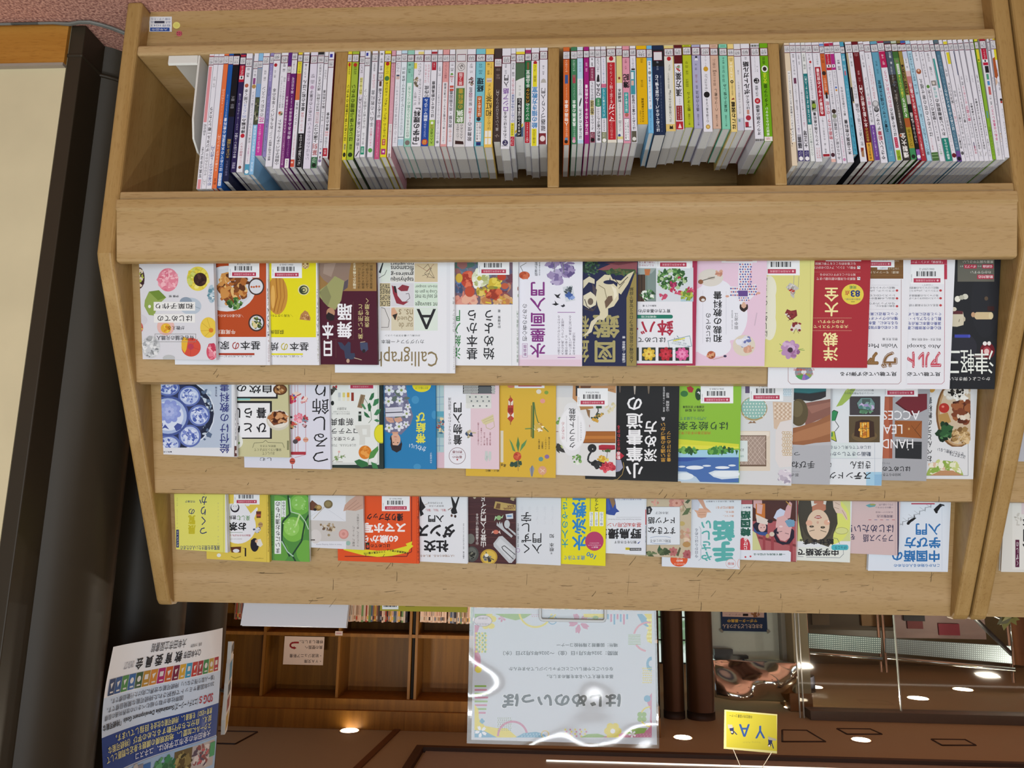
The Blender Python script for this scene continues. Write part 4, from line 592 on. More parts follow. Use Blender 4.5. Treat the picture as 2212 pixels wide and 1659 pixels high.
# ---------------------------------------------------------------- face-out books in the three leaning pockets
CTX = {1: dict(a=(270, 540), b=(750, 540), c=(1230, 540), d=(1652, 540)),
       2: dict(a=(300, 810), b=(800, 810), c=(1230, 810), d=(1652, 810)),
       3: dict(a=(340, 1050), b=(770, 1050), c=(1230, 1050), d=(1652, 1050))}
ZS = 3.95
def face_row(tier, books, dx=0.0, group=None):
    """books listed from photo left to photo right; each lies on the next one to its right"""
    (yt, zt), zf = TIER[tier-1], FLOORZ[tier-1]
    F0 = Vector((0, yt-BT-S*(zt-zf)+0.0, zf)) + EN*0.0006      # foot of the board surface
    done = []
    for bk in reversed(books):
        ox, oy = CTX[tier][bk['ctx']]; w, t = bk['w']/1000., bk['t']*0.00068
        P = lambda x, y: (ox+x/ZS, oy+y/ZS)
        def corner(off):
            q = hit(*P(bk['xr'], bk['yt']), F0+EN*off, EN); d = q-F0
            return d.x, d.dot(EV)
        th = lift = 0.0
        for it in range(4):
            X0, h = corner(t+lift+w*math.sin(th))
            th2 = 0.0; lift = 0.0
            for (xj, wj, tj, thj, lj) in done:
                end = xj+wj*math.cos(thj)
                if end <= X0+0.0004: continue
                need_r = lj+tj+(end-X0)*math.tan(thj)+0.0011
                mine = X0+w-end
                if mine < 0.055:
                    th2 = max(th2, thj); lift = max(lift, lj+tj/math.cos(thj)+max(0, (end-X0-w))*math.tan(thj)+0.0011)
                else: th2 = max(th2, (tj+lj+0.0011)/mine, need_r/w)
            th = math.atan(min(th2, 0.2))
        done.append((X0, w, t, th, lift))
        eu = EU*math.cos(th)-EN*math.sin(th); ey = -(EN*math.cos(th)+EU*math.sin(th))
        hinge = F0 + EU*(X0+w*math.cos(th)) + EN*(lift+0.0)     # back edge at the true right
        org = hinge - eu*w - ey*t + EV*0.0006
        M = Matrix(((eu.x, ey.x, EV.x, org.x+dx), (eu.y, ey.y, EV.y, org.y), (eu.z, ey.z, EV.z, org.z), (0, 0, 0, 1)))
        root = thing('display_book', bk['label'], 'book', matrix=M, group=group or ('books facing out in the %s pocket' % ('lowest', 'middle', 'top')[tier-1]))
        Mi = M.inverted(); nrm = M.to_3x3() @ Vector((0, 1, 0)); o0 = M.translation.copy()
        def to(x, y, Mi=Mi, nrm=nrm, o0=o0, P=P):
            px = P(x, y); d = ray(*px); c = CAMP
            if dx: c = CAMP+Vector((0, 0, 0))
            q = c + d*((o0-c).dot(nrm)/d.dot(nrm)); l = Mi @ q
            return l.x, l.z
        mb = MB(); cw = 0.0009
        spine_l = bk.get('spine', 'l') == 'l'
        mb.box(0, w, 0, cw, 0, h, bk['base']); mb.box(0, w, t-cw, t, 0, h, bk.get('back', bk['base']))
        x0, x1 = (0, cw) if spine_l else (w-cw, w)
        mb.box(x0, x1, cw, t-cw, 0, h, bk.get('side', bk['base']))
        cv = Canvas(mb, to, w, h); cv.draw([e for e in bk['els'] if e[0] != 'B'])
        for st in bk.get('spine_text', []):       # lettering on the spine: (text, v0, v1 as fractions from the top, colour)
            vs, fs, em = glyphs(st[0], True, 1)
            pts = [(-0.00002, t*0.22+(1-gx)*t*0.56 if False else t*0.78-gx*t*0.56, h*(1-st[2])+gy*h*(st[2]-st[1])) for gx, gy in vs]
            for f in fs: mb.poly([pts[i] for i in f], st[3])
        mb.build('cover', PRINT, root)
        mb = MB(); a, b = (cw, w-0.0015) if spine_l else (0.0015, w-cw)
        mb.box(a, b, cw, t-cw, 0.001, h-0.0012, 'w'); mb.build('page_block', PAGE, root)
        for e in bk['els']:
            if e[0] == 'B': barcode(root, to, e[1], e[2], e[3], len(done)*5+tier, w, h, cv.b+(cv.n+12)*cv.st)
def B(ctx, xr, yt, w, t, base, label, els, **k): return dict(ctx=ctx, xr=xr, yt=yt, w=w, t=t, base=base, label=label, els=els, **k)
PINKS = ['e59aa8', 'dc8294', 'eeb4bc', 'd56f84']; BROWN = ['6a4326', '8a5c34', '4e3020', 'a87a4a', '3a2418']; GREENS = ['3a6a2e', '527f3a', '2c4f26', '7aa05a']
FOOD = ['a8642e', '7a4520', 'c48a48', '5a3018', 'd8b070']
face_row(1, [
B('a', 785, 935, 151, 12, 'd6d5da', 'white book of colourful Japanese sweets, first in the lowest pocket by the brown pipes', [
 ('E', 120, 240, 48, 92, '4a3034'), ('S', 120, 240, 36, 80, 18, ['a8b04a', '3a2428', '6a4a44', 'd8c8b0'], 16),
 ('E', 367, 255, 88, 100, 'dc8294'), ('S', 367, 255, 78, 88, 60, PINKS, 18),
 ('E', 622, 245, 94, 104, 'dcc84c'), ('S', 622, 245, 86, 94, 60, ['e0d058', 'd0bc3a', 'eadf80', 'c2b648'], 20), ('S', 575, 225, 40, 60, 14, ['b4bc4a', 'c8cc6a'], 16), ('E', 642, 252, 56, 58, '3c2622'), ('S', 642, 252, 44, 44, 12, ['50362e', '2e1c1a'], 12),
 ('P', [(170, 430), (205, 355), (290, 343), (352, 405), (282, 470), (250, 560), (205, 555), (165, 480)], '8fa455'), ('P', [(205, 355), (290, 343), (352, 405), (282, 430)], '6f8a3a'), ('E', 210, 482, 12, 14, 'e4e4e0'),
 ('E', 560, 480, 92, 72, 'b4c0cc'), ('E', 520, 440, 52, 38, '8a98a8'), ('L', [(560, 420), (590, 480), (640, 500)], 5, '8a98a8'), ('E', 740, 375, 34, 78, 'a9bcc8'), ('S', 745, 370, 28, 66, 18, ['5f8a98', 'c4d2d8', '7a98a8', 'e0e4e4'], 12),
 ('E', 348, 655, 74, 74, 'e0b4aa'), ('E', 350, 668, 44, 42, 'dfae3a'), ('S', 350, 668, 32, 30, 8, ['e8c84a', 'd08a2a'], 12),
 ('E', 712, 662, 70, 88, 'e2c24a'), ('L', [(735, 685), (700, 585)], 3, 'c09a30'), ('L', [(735, 685), (655, 620)], 3, 'c09a30'), ('L', [(735, 685), (645, 690)], 3, 'c09a30'), ('L', [(735, 685), (680, 740)], 3, 'c09a30'), ('E', 735, 685, 20, 20, 'd27a2a'),
 ('E', 128, 600, 62, 50, 'cfccd2'), ('E', 130, 662, 26, 42, 'c86a60'), ('S', 130, 672, 20, 30, 10, ['d88a7a', 'b04a44', 'e0c060'], 10),
 ('E', 222, 828, 78, 96, 'c4c6c8'), ('S', 222, 828, 72, 88, 60, ['e2e2e2', 'a8aaac', 'd0d2d2', '8a8c8e'], 16),
 ('E', 565, 830, 82, 80, 'd0503f'), ('P', [(500, 740), (540, 760), (525, 850), (510, 880), (485, 840), (482, 780)], 'dfb03a'), ('E', 562, 825, 26, 26, 'b84258'), ('L', [(562, 825), (620, 760)], 4, 'bd4238'), ('L', [(562, 825), (635, 850)], 4, 'bd4238'), ('L', [(562, 825), (560, 905)], 4, 'bd4238'),
 ('E', 742, 868, 46, 70, 'cf5468'), ('S', 745, 865, 40, 60, 24, ['e08494', 'c04058', 'eab0b8'], 18), ('E', 375, 922, 52, 26, 'babcbc'),
 ('R', 246, 443, 600, 518, 'e8e7e4'), ('R', 248, 545, 600, 620, 'e8e7e4'), ('R', 255, 715, 606, 718, '8a8884'), ('R', 255, 782, 606, 785, '8a8884'), ('R', 255, 715, 258, 785, '8a8884'), ('R', 603, 715, 606, 785, '8a8884'),
 ('T', '和菓子作り', 262, 455, 585, 503, 'k', 1), ('T', 'はじめての', 278, 558, 572, 608, 'k', 1), ('T', 'が教える', 368, 648, 508, 682, 'k'), ('T', '有名老舗の元職人', 270, 730, 590, 770, 'k'), ('T', '伊藤 郁', 375, 385, 460, 405, '3a3a3a')]),
B('a', 1240, 980, 186, 11, 'dfdfe4', 'orange-red home cooking book with a plate of meat', [
 ('R', 600, 100, 1205, 742, 'b24a22'), ('E', 870, 330, 245, 195, 'd5d7dc'), ('E', 870, 325, 215, 168, 'c9ccd2'), ('S', 915, 315, 120, 140, 90, FOOD, 34), ('S', 935, 455, 62, 45, 40, GREENS, 14),
 ('E', 1120, 312, 68, 73, '43302b'), ('E', 1120, 312, 57, 61, 'd2d3d9'), ('E', 1080, 315, 9, 9, 'b8603a'), ('E', 1100, 316, 9, 9, 'b8603a'), ('E', 1122, 312, 10, 10, 'b8603a'), ('E', 1145, 312, 9, 9, 'b8603a'),
 ('E', 1122, 622, 69, 73, '43302b'), ('E', 1122, 622, 57, 60, 'd2d3d9'), ('S', 1122, 622, 42, 44, 30, ['4a5a2e', 'd8c890', '2c3020', '8a9a5a'], 13),
 ('T', '＼初心者のためのレシピ', 740, 548, 1012, 575, 'ecdcd2'), ('T', '牛尾理恵', 775, 680, 942, 718, 'ecdcd2', 1),
 ('T', '基本', 985, 778, 1156, 852, 'k', 1), ('T', 'の', 915, 784, 975, 848, 'a0302a', 1), ('T', '家庭料理', 560, 778, 890, 852, 'k', 1), ('R', 600, 880, 1105, 897, 'a83a22'), ('T', 'かんたんだけど一生つかえる', 640, 898, 1085, 916, '4a4a4e'),
 ('R', 1205, 100, 1207, 980, 'b8b8c0'), ('V', '基本の家庭料理', 1213, 300, 1239, 745, 'k', 1), ('V', '牛尾理恵', 1216, 230, 1236, 290, 'k'), ('V', 'かんたんだけど一生', 1219, 765, 1234, 955, '8a3a34'), ('T', '0236', 790, 101, 880, 112, 'e8d8d0'), ('B', 886, 1147, 236)]),
B('a', 1660, 980, 160, 11, 'dfdfe4', 'yellow baking book with a long golden madeleine', [
 ('R', 1000, 100, 1630, 745, 'ddd31c'), ('E', 1300, 385, 88, 165, 'c08a3a'), ('L', [(1290, 240), (1300, 400), (1270, 530)], 9, '9a6424'), ('L', [(1320, 240), (1330, 400), (1300, 535)], 8, 'a8702c'), ('L', [(1350, 250), (1362, 400), (1330, 520)], 7, 'a8702c'), ('E', 1262, 400, 18, 100, 'd8a858'),
 ('E', 1525, 340, 50, 46, 'd4cf9a'), ('E', 1525, 341, 40, 38, '33402c'), ('E', 1530, 340, 28, 27, 'c2bd86'), ('E', 1522, 343, 20, 19, '33402c'), ('E', 1526, 342, 10, 10, 'c2bd86'),
 ('P', [(1490, 593), (1500, 550), (1535, 515), (1560, 530), (1583, 578), (1580, 603)], 'b07e4c'), ('S', 1538, 575, 32, 24, 14, ['8a5a34', 'd0a878'], 8), ('E', 1540, 128, 34, 34, 'c4a468'), ('S', 1540, 130, 30, 28, 20, ['a07a40', 'e0cc9a', '7a5a30'], 9),
 ('T', '＼写真つきでわかる', 1200, 548, 1435, 572, '3a3a12'), ('T', '荻田尚子', 1195, 682, 1356, 718, 'k', 1),
 ('T', '基本', 1405, 788, 1568, 860, 'k', 1), ('T', 'の', 1330, 792, 1390, 856, 'b8ac2c', 1), ('T', '焼き菓子', 1010, 788, 1310, 860, 'k', 1), ('R', 1000, 882, 1518, 896, 'ddd31c'), ('T', 'くり返し作りたい', 1250, 898, 1518, 916, '4a4a4e'),
 ('V', '基本の焼き菓子', 1636, 290, 1659, 745, 'k', 1), ('V', 'くり返し作りたい', 1640, 765, 1655, 955, '7a7430'), ('B', 1250, 1510, 240)]),
B('a', 2160, 978, 150, 11, '4c1c2c', 'dark purple dance book showing a dancer in a brown robe', [
 ('R', 1500, 100, 2153, 350, '957344'), ('P', [(1640, 105), (1930, 105), (1915, 180), (1905, 300), (1858, 352), (1800, 330), (1700, 260), (1650, 200)], '8d7668'), ('P', [(1700, 120), (1800, 110), (1760, 230), (1690, 200)], 'a08a7c'), ('P', [(1840, 290), (1905, 250), (1900, 320), (1858, 352)], '5a5058'),
 ('P', [(1650, 350), (1720, 300), (1790, 222), (1872, 265), (1845, 430), (1795, 512), (1730, 482), (1660, 400)], '9a9a66'), ('P', [(1660, 360), (1720, 300), (1760, 400), (1730, 482), (1690, 440)], '84845a'),
 ('E', 1755, 535, 36, 42, 'b48a6c'), ('P', [(1715, 560), (1735, 530), (1790, 560), (1780, 600), (1750, 605), (1720, 590)], '2a2224'), ('R', 1738, 545, 1748, 549, '2a1a18'), ('R', 1762, 545, 1772, 549, '2a1a18'),
 ('V', '日本', 1682, 615, 1780, 905, 'w', 2), ('V', '舞踊', 1810, 458, 1938, 755, 'w', 2), ('V', '美しい所作と', 1988, 465, 2032, 760, 'd8cc8e'), ('V', '表現を磨く', 2045, 412, 2086, 660, 'd8cc8e'), ('L', [(1948, 440), (1948, 760)], 2, '6a4a44'), ('L', [(1800, 600), (1948, 600)], 2, '6a4a44'), ('L', [(1680, 760), (1948, 760)], 2, '6a4a44'), ('L', [(1800, 760), (1800, 920)], 2, '6a4a44'),
 ('V', 'お稽古から舞台まで', 1945, 104, 1972, 332, 'e2dcc0', 1), ('W', 1980, 104, 2118, 330, ['活かせるように', '意識すべきポイント', '上達のコツを詳しく', '豊富な写真で解説'], '33240f'),
 ('P', [(1815, 785), (1850, 790), (1875, 820), (1905, 782), (1925, 790), (1925, 880), (1960, 880), (1965, 925), (1930, 935), (1880, 925), (1870, 860), (1840, 840)], '3a4058'), ('E', 1903, 946, 14, 18, 'b89a84'), ('L', [(1955, 920), (2020, 938)], 6, 'b8a890'),
 ('P', [(2005, 790), (2070, 790), (2075, 850), (2040, 880), (2010, 850)], '454c66'), ('E', 2038, 862, 14, 16, '2a2428'), ('L', [(2008, 788), (2050, 782)], 5, 'b8a890')], back='d8d6d2'),
B('b', 922, 1050, 224, 12, 'dfe0e4', 'tall white calligraphy book with a grid of letter samples', [
 ('R', 285, 105, 368, 275, 'd5dcd2'), ('L', [(270, 240), (320, 210), (338, 170)], 4, 'k'), ('P', [(270, 190), (300, 110), (310, 110), (285, 200)], 'k'), ('R', 372, 105, 570, 275, 'd4d2cc'), ('T', 'taphysiqu', 372, 225, 568, 272, 'k', 1), ('T', 'gnaires-g', 372, 180, 568, 222, 'k', 1), ('T', 'flicamons', 372, 135, 568, 177, 'k', 1), ('T', 'no.uplari', 372, 104, 568, 132, 'k', 1),
 ('R', 574, 112, 772, 273, 'cdbb98'), ('L', [(650, 160), (690, 120), (745, 240), (690, 230), (660, 200), (720, 150), (680, 240)], 3, '4a3a30'), ('L', [(600, 130), (680, 180), (740, 120)], 3, '8a4a3a'), ('L', [(640, 220), (700, 200), (740, 240)], 3, '3a3a34'),
 ('R', 278, 283, 368, 482, 'bcae88'), ('T', 'PRES', 280, 330, 366, 372, 'k'), ('T', 'ELCK', 282, 435, 366, 478, 'k'), ('T', 'ROPS', 280, 383, 366, 425, 'k'), ('T', 'TRVS', 280, 288, 366, 325, 'k'), ('R', 373, 283, 569, 482, 'cfcdd2'),
 ('P', [(380, 300), (420, 330), (430, 390), (470, 440), (525, 440), (480, 470), (420, 455), (390, 370)], '8a2a3a'), ('P', [(395, 305), (415, 310), (425, 370), (405, 360)], '2a2024'), ('P', [(430, 330), (470, 295), (530, 310), (515, 350), (460, 352)], '86303c'), ('L', [(500, 440), (535, 410), (525, 370), (500, 375)], 4, '3a2a2c'),
 ('R', 574, 283, 772, 482, 'cbdccb'), ('T', 'nt sauvage', 580, 435, 768, 478, '3a403a'), ('T', 'et seul te met', 580, 380, 768, 420, '3a403a'), ('T', 'Coup le gain de', 580, 335, 768, 372, '3a403a'), ('T', 'ins-un souper', 580, 293, 768, 325, '3a403a'),
 ('R', 285, 490, 370, 687, 'd0cdca'), ('L', [(290, 660), (350, 660), (360, 600), (320, 500), (290, 490)], 4, '4a4440'), ('R', 376, 490, 569, 688, 'cfc6ab'), ('T', 'Quede', 400, 560, 560, 610, '8a7a5a'), ('T', 'sur de', 440, 620, 560, 670, '8a7a5a'), ('T', 'ns. s', 440, 505, 560, 550, '8a7a5a'), ('P', [(376, 500), (400, 490), (430, 540), (420, 600), (376, 560)], 'd0a080'), ('P', [(385, 555), (430, 540), (410, 600)], '2a2420'), ('R', 574, 490, 772, 688, 'd2ddd2'), ('T', 'A', 592, 503, 758, 676, 'k'),
 ('T', 'カリグラフィー教本', 290, 765, 656, 800, 'k'), ('T', '37の美しい書き文字レッスン', 322, 722, 622, 738, '3a3a3a'), ('T', 'Calligraphy', 180, 825, 772, 995, '857450'), ('R', 848, 100, 878, 1050, 'd8d9de'), ('V', 'カリグラフィー教本', 900, 400, 918, 700, '6a6860'), ('V', 'Calligraphy', 902, 820, 918, 1020, '8a8880')]),
B('b', 1462, 985, 172, 10, 'dfe0e3', 'white oil painting book with a still life of poppies', [
 ('X', 800, 60, 1412, 465), ('R', 800, 105, 1412, 465, '6f5a68'), ('S', 1100, 170, 250, 60, 30, ['5a6a80', '7a6a78', '8a5a58', '6a7a8a', '4a6a60'], 40), ('S', 1330, 300, 80, 140, 26, ['8a4a4a', '5a5a78', 'b07a60', '6a3a48'], 34), ('S', 1000, 420, 90, 40, 20, ['d09080', 'c87a6a', 'dca890'], 34), ('S', 1280, 430, 140, 32, 26, ['c89a68', 'd8b888', 'b87a48', 'c8a040'], 30), ('S', 950, 300, 40, 60, 14, ['4a5a7a', '3a4a6a', '6a7aa0'], 24),
 ('E', 1030, 250, 62, 72, 'b8432e'), ('S', 1030, 250, 50, 60, 22, ['c85840', 'a03424', 'd87050'], 22), ('E', 955, 240, 30, 40, 'c8a63a'), ('E', 1138, 240, 76, 76, 'd0d4b4'), ('S', 1138, 240, 66, 66, 26, ['dfe2cc', 'b8c090', 'e6e6da', 'a8b070'], 24), ('E', 1128, 242, 20, 20, 'b9b03a'), ('S', 1265, 290, 44, 58, 22, ['c8ae34', 'dcc850', '9a8a2a', '7a8a3a'], 22), ('E', 1045, 355, 42, 46, 'b84a30'), ('S', 1160, 350, 58, 34, 18, ['c8a83a', 'd8c060', '9a8a30'], 20), ('S', 1240, 372, 64, 38, 20, ['b8482a', 'cc6440', '943420'], 24), ('E', 1318, 230, 38, 30, 'b43a24'), ('E', 1345, 308, 32, 26, 'b8583a'), ('L', [(1180, 445), (1230, 455)], 10, 'd8c838'), ('X',),
 ('V', '基本から', 1018, 512, 1112, 935, 'k', 1), ('V', '始めよう', 1160, 512, 1255, 935, 'k', 1), ('V', '油絵入門', 885, 512, 968, 930, '2f7a3c', 1), ('V', '鈴木輝實 著', 1285, 508, 1309, 668, 'k'), ('L', [(1405, 470), (1405, 985)], 3, 'c4c5ca'), ('E', 1458, 330, 5, 18, '8a4a30'), ('E', 1459, 390, 4, 14, '6a8a40'), ('V', '基本から始めよう油絵入門', 1446, 520, 1460, 960, '5a7a5a'), ('B', 1116, 1384, 212)]),
B('b', 2006, 990, 150, 10, 'dfdfe8', 'white ink painting book with purple title and purple flowers', [
 ('R', 1400, 935, 2008, 990, 'dbc2d0'), ('R', 1400, 895, 2008, 935, 'decfdc'), ('V', '水墨画入門', 1558, 272, 1692, 918, '7d2f7c', 2), ('V', '初心者のための', 1495, 460, 1536, 778, 'k'), ('R', 1494, 797, 1539, 916, '9a6aa0'), ('R', 1497, 800, 1536, 913, 'dfdfe8'), ('V', '新装版', 1502, 808, 1531, 905, '7d2f7c', 1), ('L', [(1795, 532), (1946, 532)], 5, '8a4a94'), ('L', [(1795, 917), (1946, 917)], 5, '8a4a94'),
 ('W', 1790, 560, 1950, 895, ['上達のためのコツがよくわかる', '大きな写真、やさしい解説で', '基礎から学べる', 'すぐに描けて、本格的に見える', 'お手本を多数紹介'], '4a3a50'),
 ('S', 1770, 240, 52, 50, 16, ['7a6a98', '9a8ab0', '5f4f80', 'b0a4c4'], 34), ('S', 1890, 180, 48, 44, 14, ['7a6a98', '9a8ab0', '5f4f80'], 32), ('S', 1752, 125, 40, 30, 10, ['6f5f90', '9a8ab0'], 30), ('S', 1860, 120, 50, 25, 10, ['6f5f90', '8a7aa4'], 24), ('L', [(1770, 190), (1765, 110)], 4, '5a6a50'), ('L', [(1850, 200), (1840, 110)], 4, '5a6a50'),
 ('P', [(1838, 318), (1922, 300), (1946, 430), (1866, 443)], 'c9ced4'), ('S', 1892, 345, 34, 34, 16, ['5a646c', '3a444c', '8a949a'], 14), ('S', 1895, 398, 30, 22, 12, ['5a78b8', '8aa0d0', '3f5a9a'], 16),
 ('P', [(1765, 375), (1795, 385), (1822, 370), (1805, 400), (1822, 412), (1790, 408)], '26242a'), ('P', [(1745, 462), (1775, 455), (1770, 430), (1790, 455), (1808, 462), (1780, 475)], '26242a'), ('P', [(1820, 475), (1840, 470), (1850, 460), (1860, 478), (1840, 490)], '33313a'),
 ('E', 1512, 216, 46, 33, 'b8502f'), ('S', 1512, 218, 36, 24, 12, ['c86a48', 'a04024'], 14), ('L', [(1500, 185), (1478, 140), (1530, 110)], 4, '5a5a44'), ('V', '塩澤玉聖', 1600, 104, 1626, 222, '3a3a40'), ('V', '全日本水墨画', 1634, 104, 1648, 220, '5a5a60'), ('R', 1466, 100, 1468, 990, 'c4c4cc')], spine='r'),
B('c', 580, 990, 150, 14, '1b2044', 'navy bonsai book with a twisted cream trunk and gold title', [
 ('P', [(487, 990), (487, 410), (560, 190), (572, 200), (572, 990)], '938248'), ('V', '人気品種の盆栽作業をプロセス写真で詳解', 512, 318, 546, 965, '26241e', 1), ('V', '図', 215, 772, 392, 958, 'a39a66', 2), ('V', '鑑', 200, 555, 428, 752, 'a39a66', 2), ('V', '盆栽', 60, 560, 168, 960, 'a39a66', 2), ('V', '広瀬幸男・広瀬信幸 著', 450, 735, 478, 962, 'dadbe2', 1),
 ('S', 185, 145, 68, 70, 60, ['24402e', '1c3024', '3a5a3e', '4a6a4c'], 14), ('P', [(240, 168), (390, 103), (580, 103), (575, 195), (330, 178)], '8a4a50'), ('P', [(300, 110), (500, 100), (580, 103), (420, 130)], '6a343c'),
 ('P', [(270, 175), (350, 200), (470, 215), (570, 190), (560, 165), (420, 160), (330, 170)], '3a4a2c'), ('S', 430, 188, 140, 22, 40, ['2f4a2a', '4a6a3a', '5a5a34'], 12),
 ('P', [(345, 205), (370, 250), (440, 262), (500, 205), (552, 180), (500, 290), (440, 380), (400, 350), (412, 280), (350, 255)], 'cfc6a6'), ('L', [(380, 240), (430, 300), (500, 230)], 6, '3a332c'), ('L', [(420, 330), (470, 270)], 5, '4a4238'),
 ('P', [(230, 270), (300, 210), (350, 215), (340, 262), (380, 290), (420, 330), (420, 420), (380, 480), (330, 500), (330, 555), (290, 600), (250, 590), (262, 530), (240, 470), (222, 380)], 'd2c9aa'), ('E', 340, 275, 50, 18, '1b2044'), ('P', [(300, 440), (330, 395), (365, 390), (370, 430), (330, 480), (310, 500)], '6a5444'), ('P', [(355, 300), (400, 330), (408, 390), (380, 430), (378, 360)], 'e2dcc4'), ('L', [(250, 300), (300, 330), (320, 420)], 6, '8a8064'),
 ('P', [(118, 260), (170, 225), (215, 250), (215, 290), (165, 275), (118, 330)], 'cfc8ae'), ('P', [(118, 390), (180, 355), (235, 400), (225, 470), (165, 500), (118, 470)], 'd6cfb6'), ('P', [(195, 285), (235, 340), (225, 400), (200, 360)], '4a4048'), ('E', 180, 440, 24, 30, '6a5c50'), ('L', [(130, 420), (150, 480), (200, 510)], 7, '54484a'), ('L', [(235, 470), (200, 520), (130, 500)], 10, '3f3438'),
 ('P', [(110, 745), (160, 690), (185, 610), (250, 560), (300, 570), (240, 600), (205, 650), (190, 700), (118, 740)], 'd2caae')]),
B('c', 1080, 984, 165, 11, 'a0284a', 'white potted rose book with a dark red border', [
 ('R', 480, 90, 1050, 968, 'e0e0e5'), ('R', 560, 155, 740, 440, '7a8a86'), ('P', [(560, 155), (740, 155), (700, 200), (600, 210)], '9aa4a0'), ('R', 560, 210, 648, 440, '4a3628'), ('R', 612, 210, 622, 440, '33241a'), ('P', [(640, 163), (692, 163), (682, 216), (646, 216)], 'b86f40'), ('L', [(660, 216), (660, 350)], 3, '3a4a3a'), ('S', 665, 385, 58, 42, 50, ['3a6a3a', '5a8a52', 'dfe6da', '284a28', 'c8d4c4'], 13),
 ('R', 745, 150, 1057, 440, 'ccd2d8'), ('R', 950, 370, 1057, 440, 'a8c2cc'), ('S', 870, 240, 125, 95, 120, ['2f5a2c', '4a7a3a', '244a22', '6a9a54', 'a8c090'], 17), ('S', 1000, 380, 55, 40, 26, ['8aa43a', 'b4bc50', '6a8a2e'], 18), ('S', 892, 290, 32, 24, 14, ['b0305e', 'c85080', '8a2048'], 15), ('S', 800, 400, 40, 22, 12, ['a82a48', 'c04868'], 13), ('S', 875, 342, 24, 18, 9, ['b0284a', 'c84a6a'], 12), ('S', 930, 370, 26, 18, 9, ['b0284a', 'c84a6a'], 12), ('S', 1028, 342, 28, 18, 10, ['b0304e', 'cc5a78'], 12), ('S', 935, 235, 14, 12, 6, ['a8284a'], 10),
 ('T', 'ミニバラから', 595, 122, 720, 140, 'a02848'), ('T', '「元気に育てる', 595, 98, 725, 114, 'a02848'), ('T', '後藤みどり 著', 625, 468, 742, 484, '3a3a3e'), ('T', '育て方の基本がわかる', 520, 505, 862, 536, 'k', 1), ('R', 500, 553, 870, 585, '1c7560'), ('E', 868, 569, 15, 16, '1c7560'), ('T', '増補改訂版', 612, 560, 742, 579, 'd8e8e2'),
 ('T', '鉢', 748, 598, 888, 732, 'a8263e', 2), ('T', 'バラ', 480, 604, 735, 720, 'a8263e', 2), ('T', 'はじめての', 520, 745, 818, 788, 'k', 1), ('P', [(838, 775), (1028, 730), (1046, 822), (856, 854)], '5a8a90'), ('P', [(843, 778), (1025, 735), (1041, 819), (859, 849)], 'dde2e6'), ('P', [(920, 742), (938, 752), (916, 726)], '5a8a90'), ('P', [(885, 770), (985, 748), (987, 758), (887, 780)], 'd8d44a'), ('T', '植えつけから毎日の手入れ', 870, 800, 1026, 816, '3a6a74', 0, -0.2), ('T', '剪定・病害虫まで', 880, 782, 1000, 796, '3a6a74', 0, -0.2), ('T', '詳しくわかる', 890, 757, 985, 771, '4a4a20', 0, -0.2),
 ('R', 500, 832, 592, 945, '2a302a'), ('R', 618, 832, 735, 945, '333a2c'), ('F', 678, 888, 56, 7, 'd4b03a', 'e0c050'), ('F', 678, 888, 34, 6, 'e4c858', 'b06a2a'), ('R', 760, 832, 880, 945, '301e1e'), ('F', 822, 888, 58, 7, 'b02230', '8a1824'), ('F', 822, 888, 34, 6, 'c43444', '7a141e'), ('R', 905, 832, 1022, 945, '2a3024'), ('F', 962, 888, 57, 8, 'd05890', 'e078a8'), ('F', 962, 888, 34, 7, 'e48ab4', 'c04880'), ('B', 742, 1030, 157)]),
B('c', 1668, 990, 150, 11, 'ddc0d2', 'pink kimono sewing textbook with a girl in a dotted robe', [
 ('E', 1200, 600, 210, 310, 'dfe0e8'), ('E', 1380, 560, 140, 210, 'dfe0e8'), ('E', 1250, 360, 140, 110, 'dfe0e8'), ('E', 1250, 820, 130, 90, 'dfe0e8'), ('R', 1078, 330, 1130, 870, 'dfe0e8'),
 ('V', 'はじめての', 1162, 538, 1206, 786, 'k', 1), ('V', '和裁の教科書', 1226, 352, 1303, 788, 'k', 2), ('V', '田中淑江', 1408, 538, 1440, 676, 'k'), ('V', '共立女子大学 和裁研究室', 1382, 515, 1396, 676, '5a5a60'), ('L', [(1138, 345), (1138, 795)], 2, 'b8b8c4'), ('L', [(1338, 350), (1338, 720)], 2, 'b8b8c4'),
 ('P', [(1448, 108), (1562, 108), (1535, 220), (1525, 310), (1590, 290), (1605, 360), (1545, 420), (1520, 440), (1440, 440), (1420, 410), (1362, 375), (1370, 310), (1440, 315), (1440, 220)], 'dcdbe4'), ('Q', 1445, 112, 1555, 345, 5, 11, 8, ['5a5a9a', 'c07a80', '5a5a9a']), ('Q', 1370, 315, 1440, 400, 4, 3, 8, ['5a5a9a', 'c07a80']), ('Q', 1525, 300, 1600, 390, 4, 4, 8, ['c07a80', '5a5a9a']), ('Q', 1440, 400, 1535, 438, 5, 2, 7, ['5a5a9a', 'c07a80']), ('R', 1440, 346, 1522, 396, '604488'), ('E', 1347, 395, 16, 10, 'cf9f8a'), ('E', 1612, 368, 18, 10, 'cf9f8a'),
 ('E', 1488, 490, 28, 38, 'd0a890'), ('P', [(1458, 470), (1472, 515), (1460, 480), (1488, 500), (1518, 478), (1515, 510), (1490, 530), (1462, 515)], '32201c'), ('E', 1460, 485, 8, 24, '32201c'), ('E', 1516, 485, 8, 24, '32201c'), ('R', 1478, 444, 1498, 460, 'd0a890'),
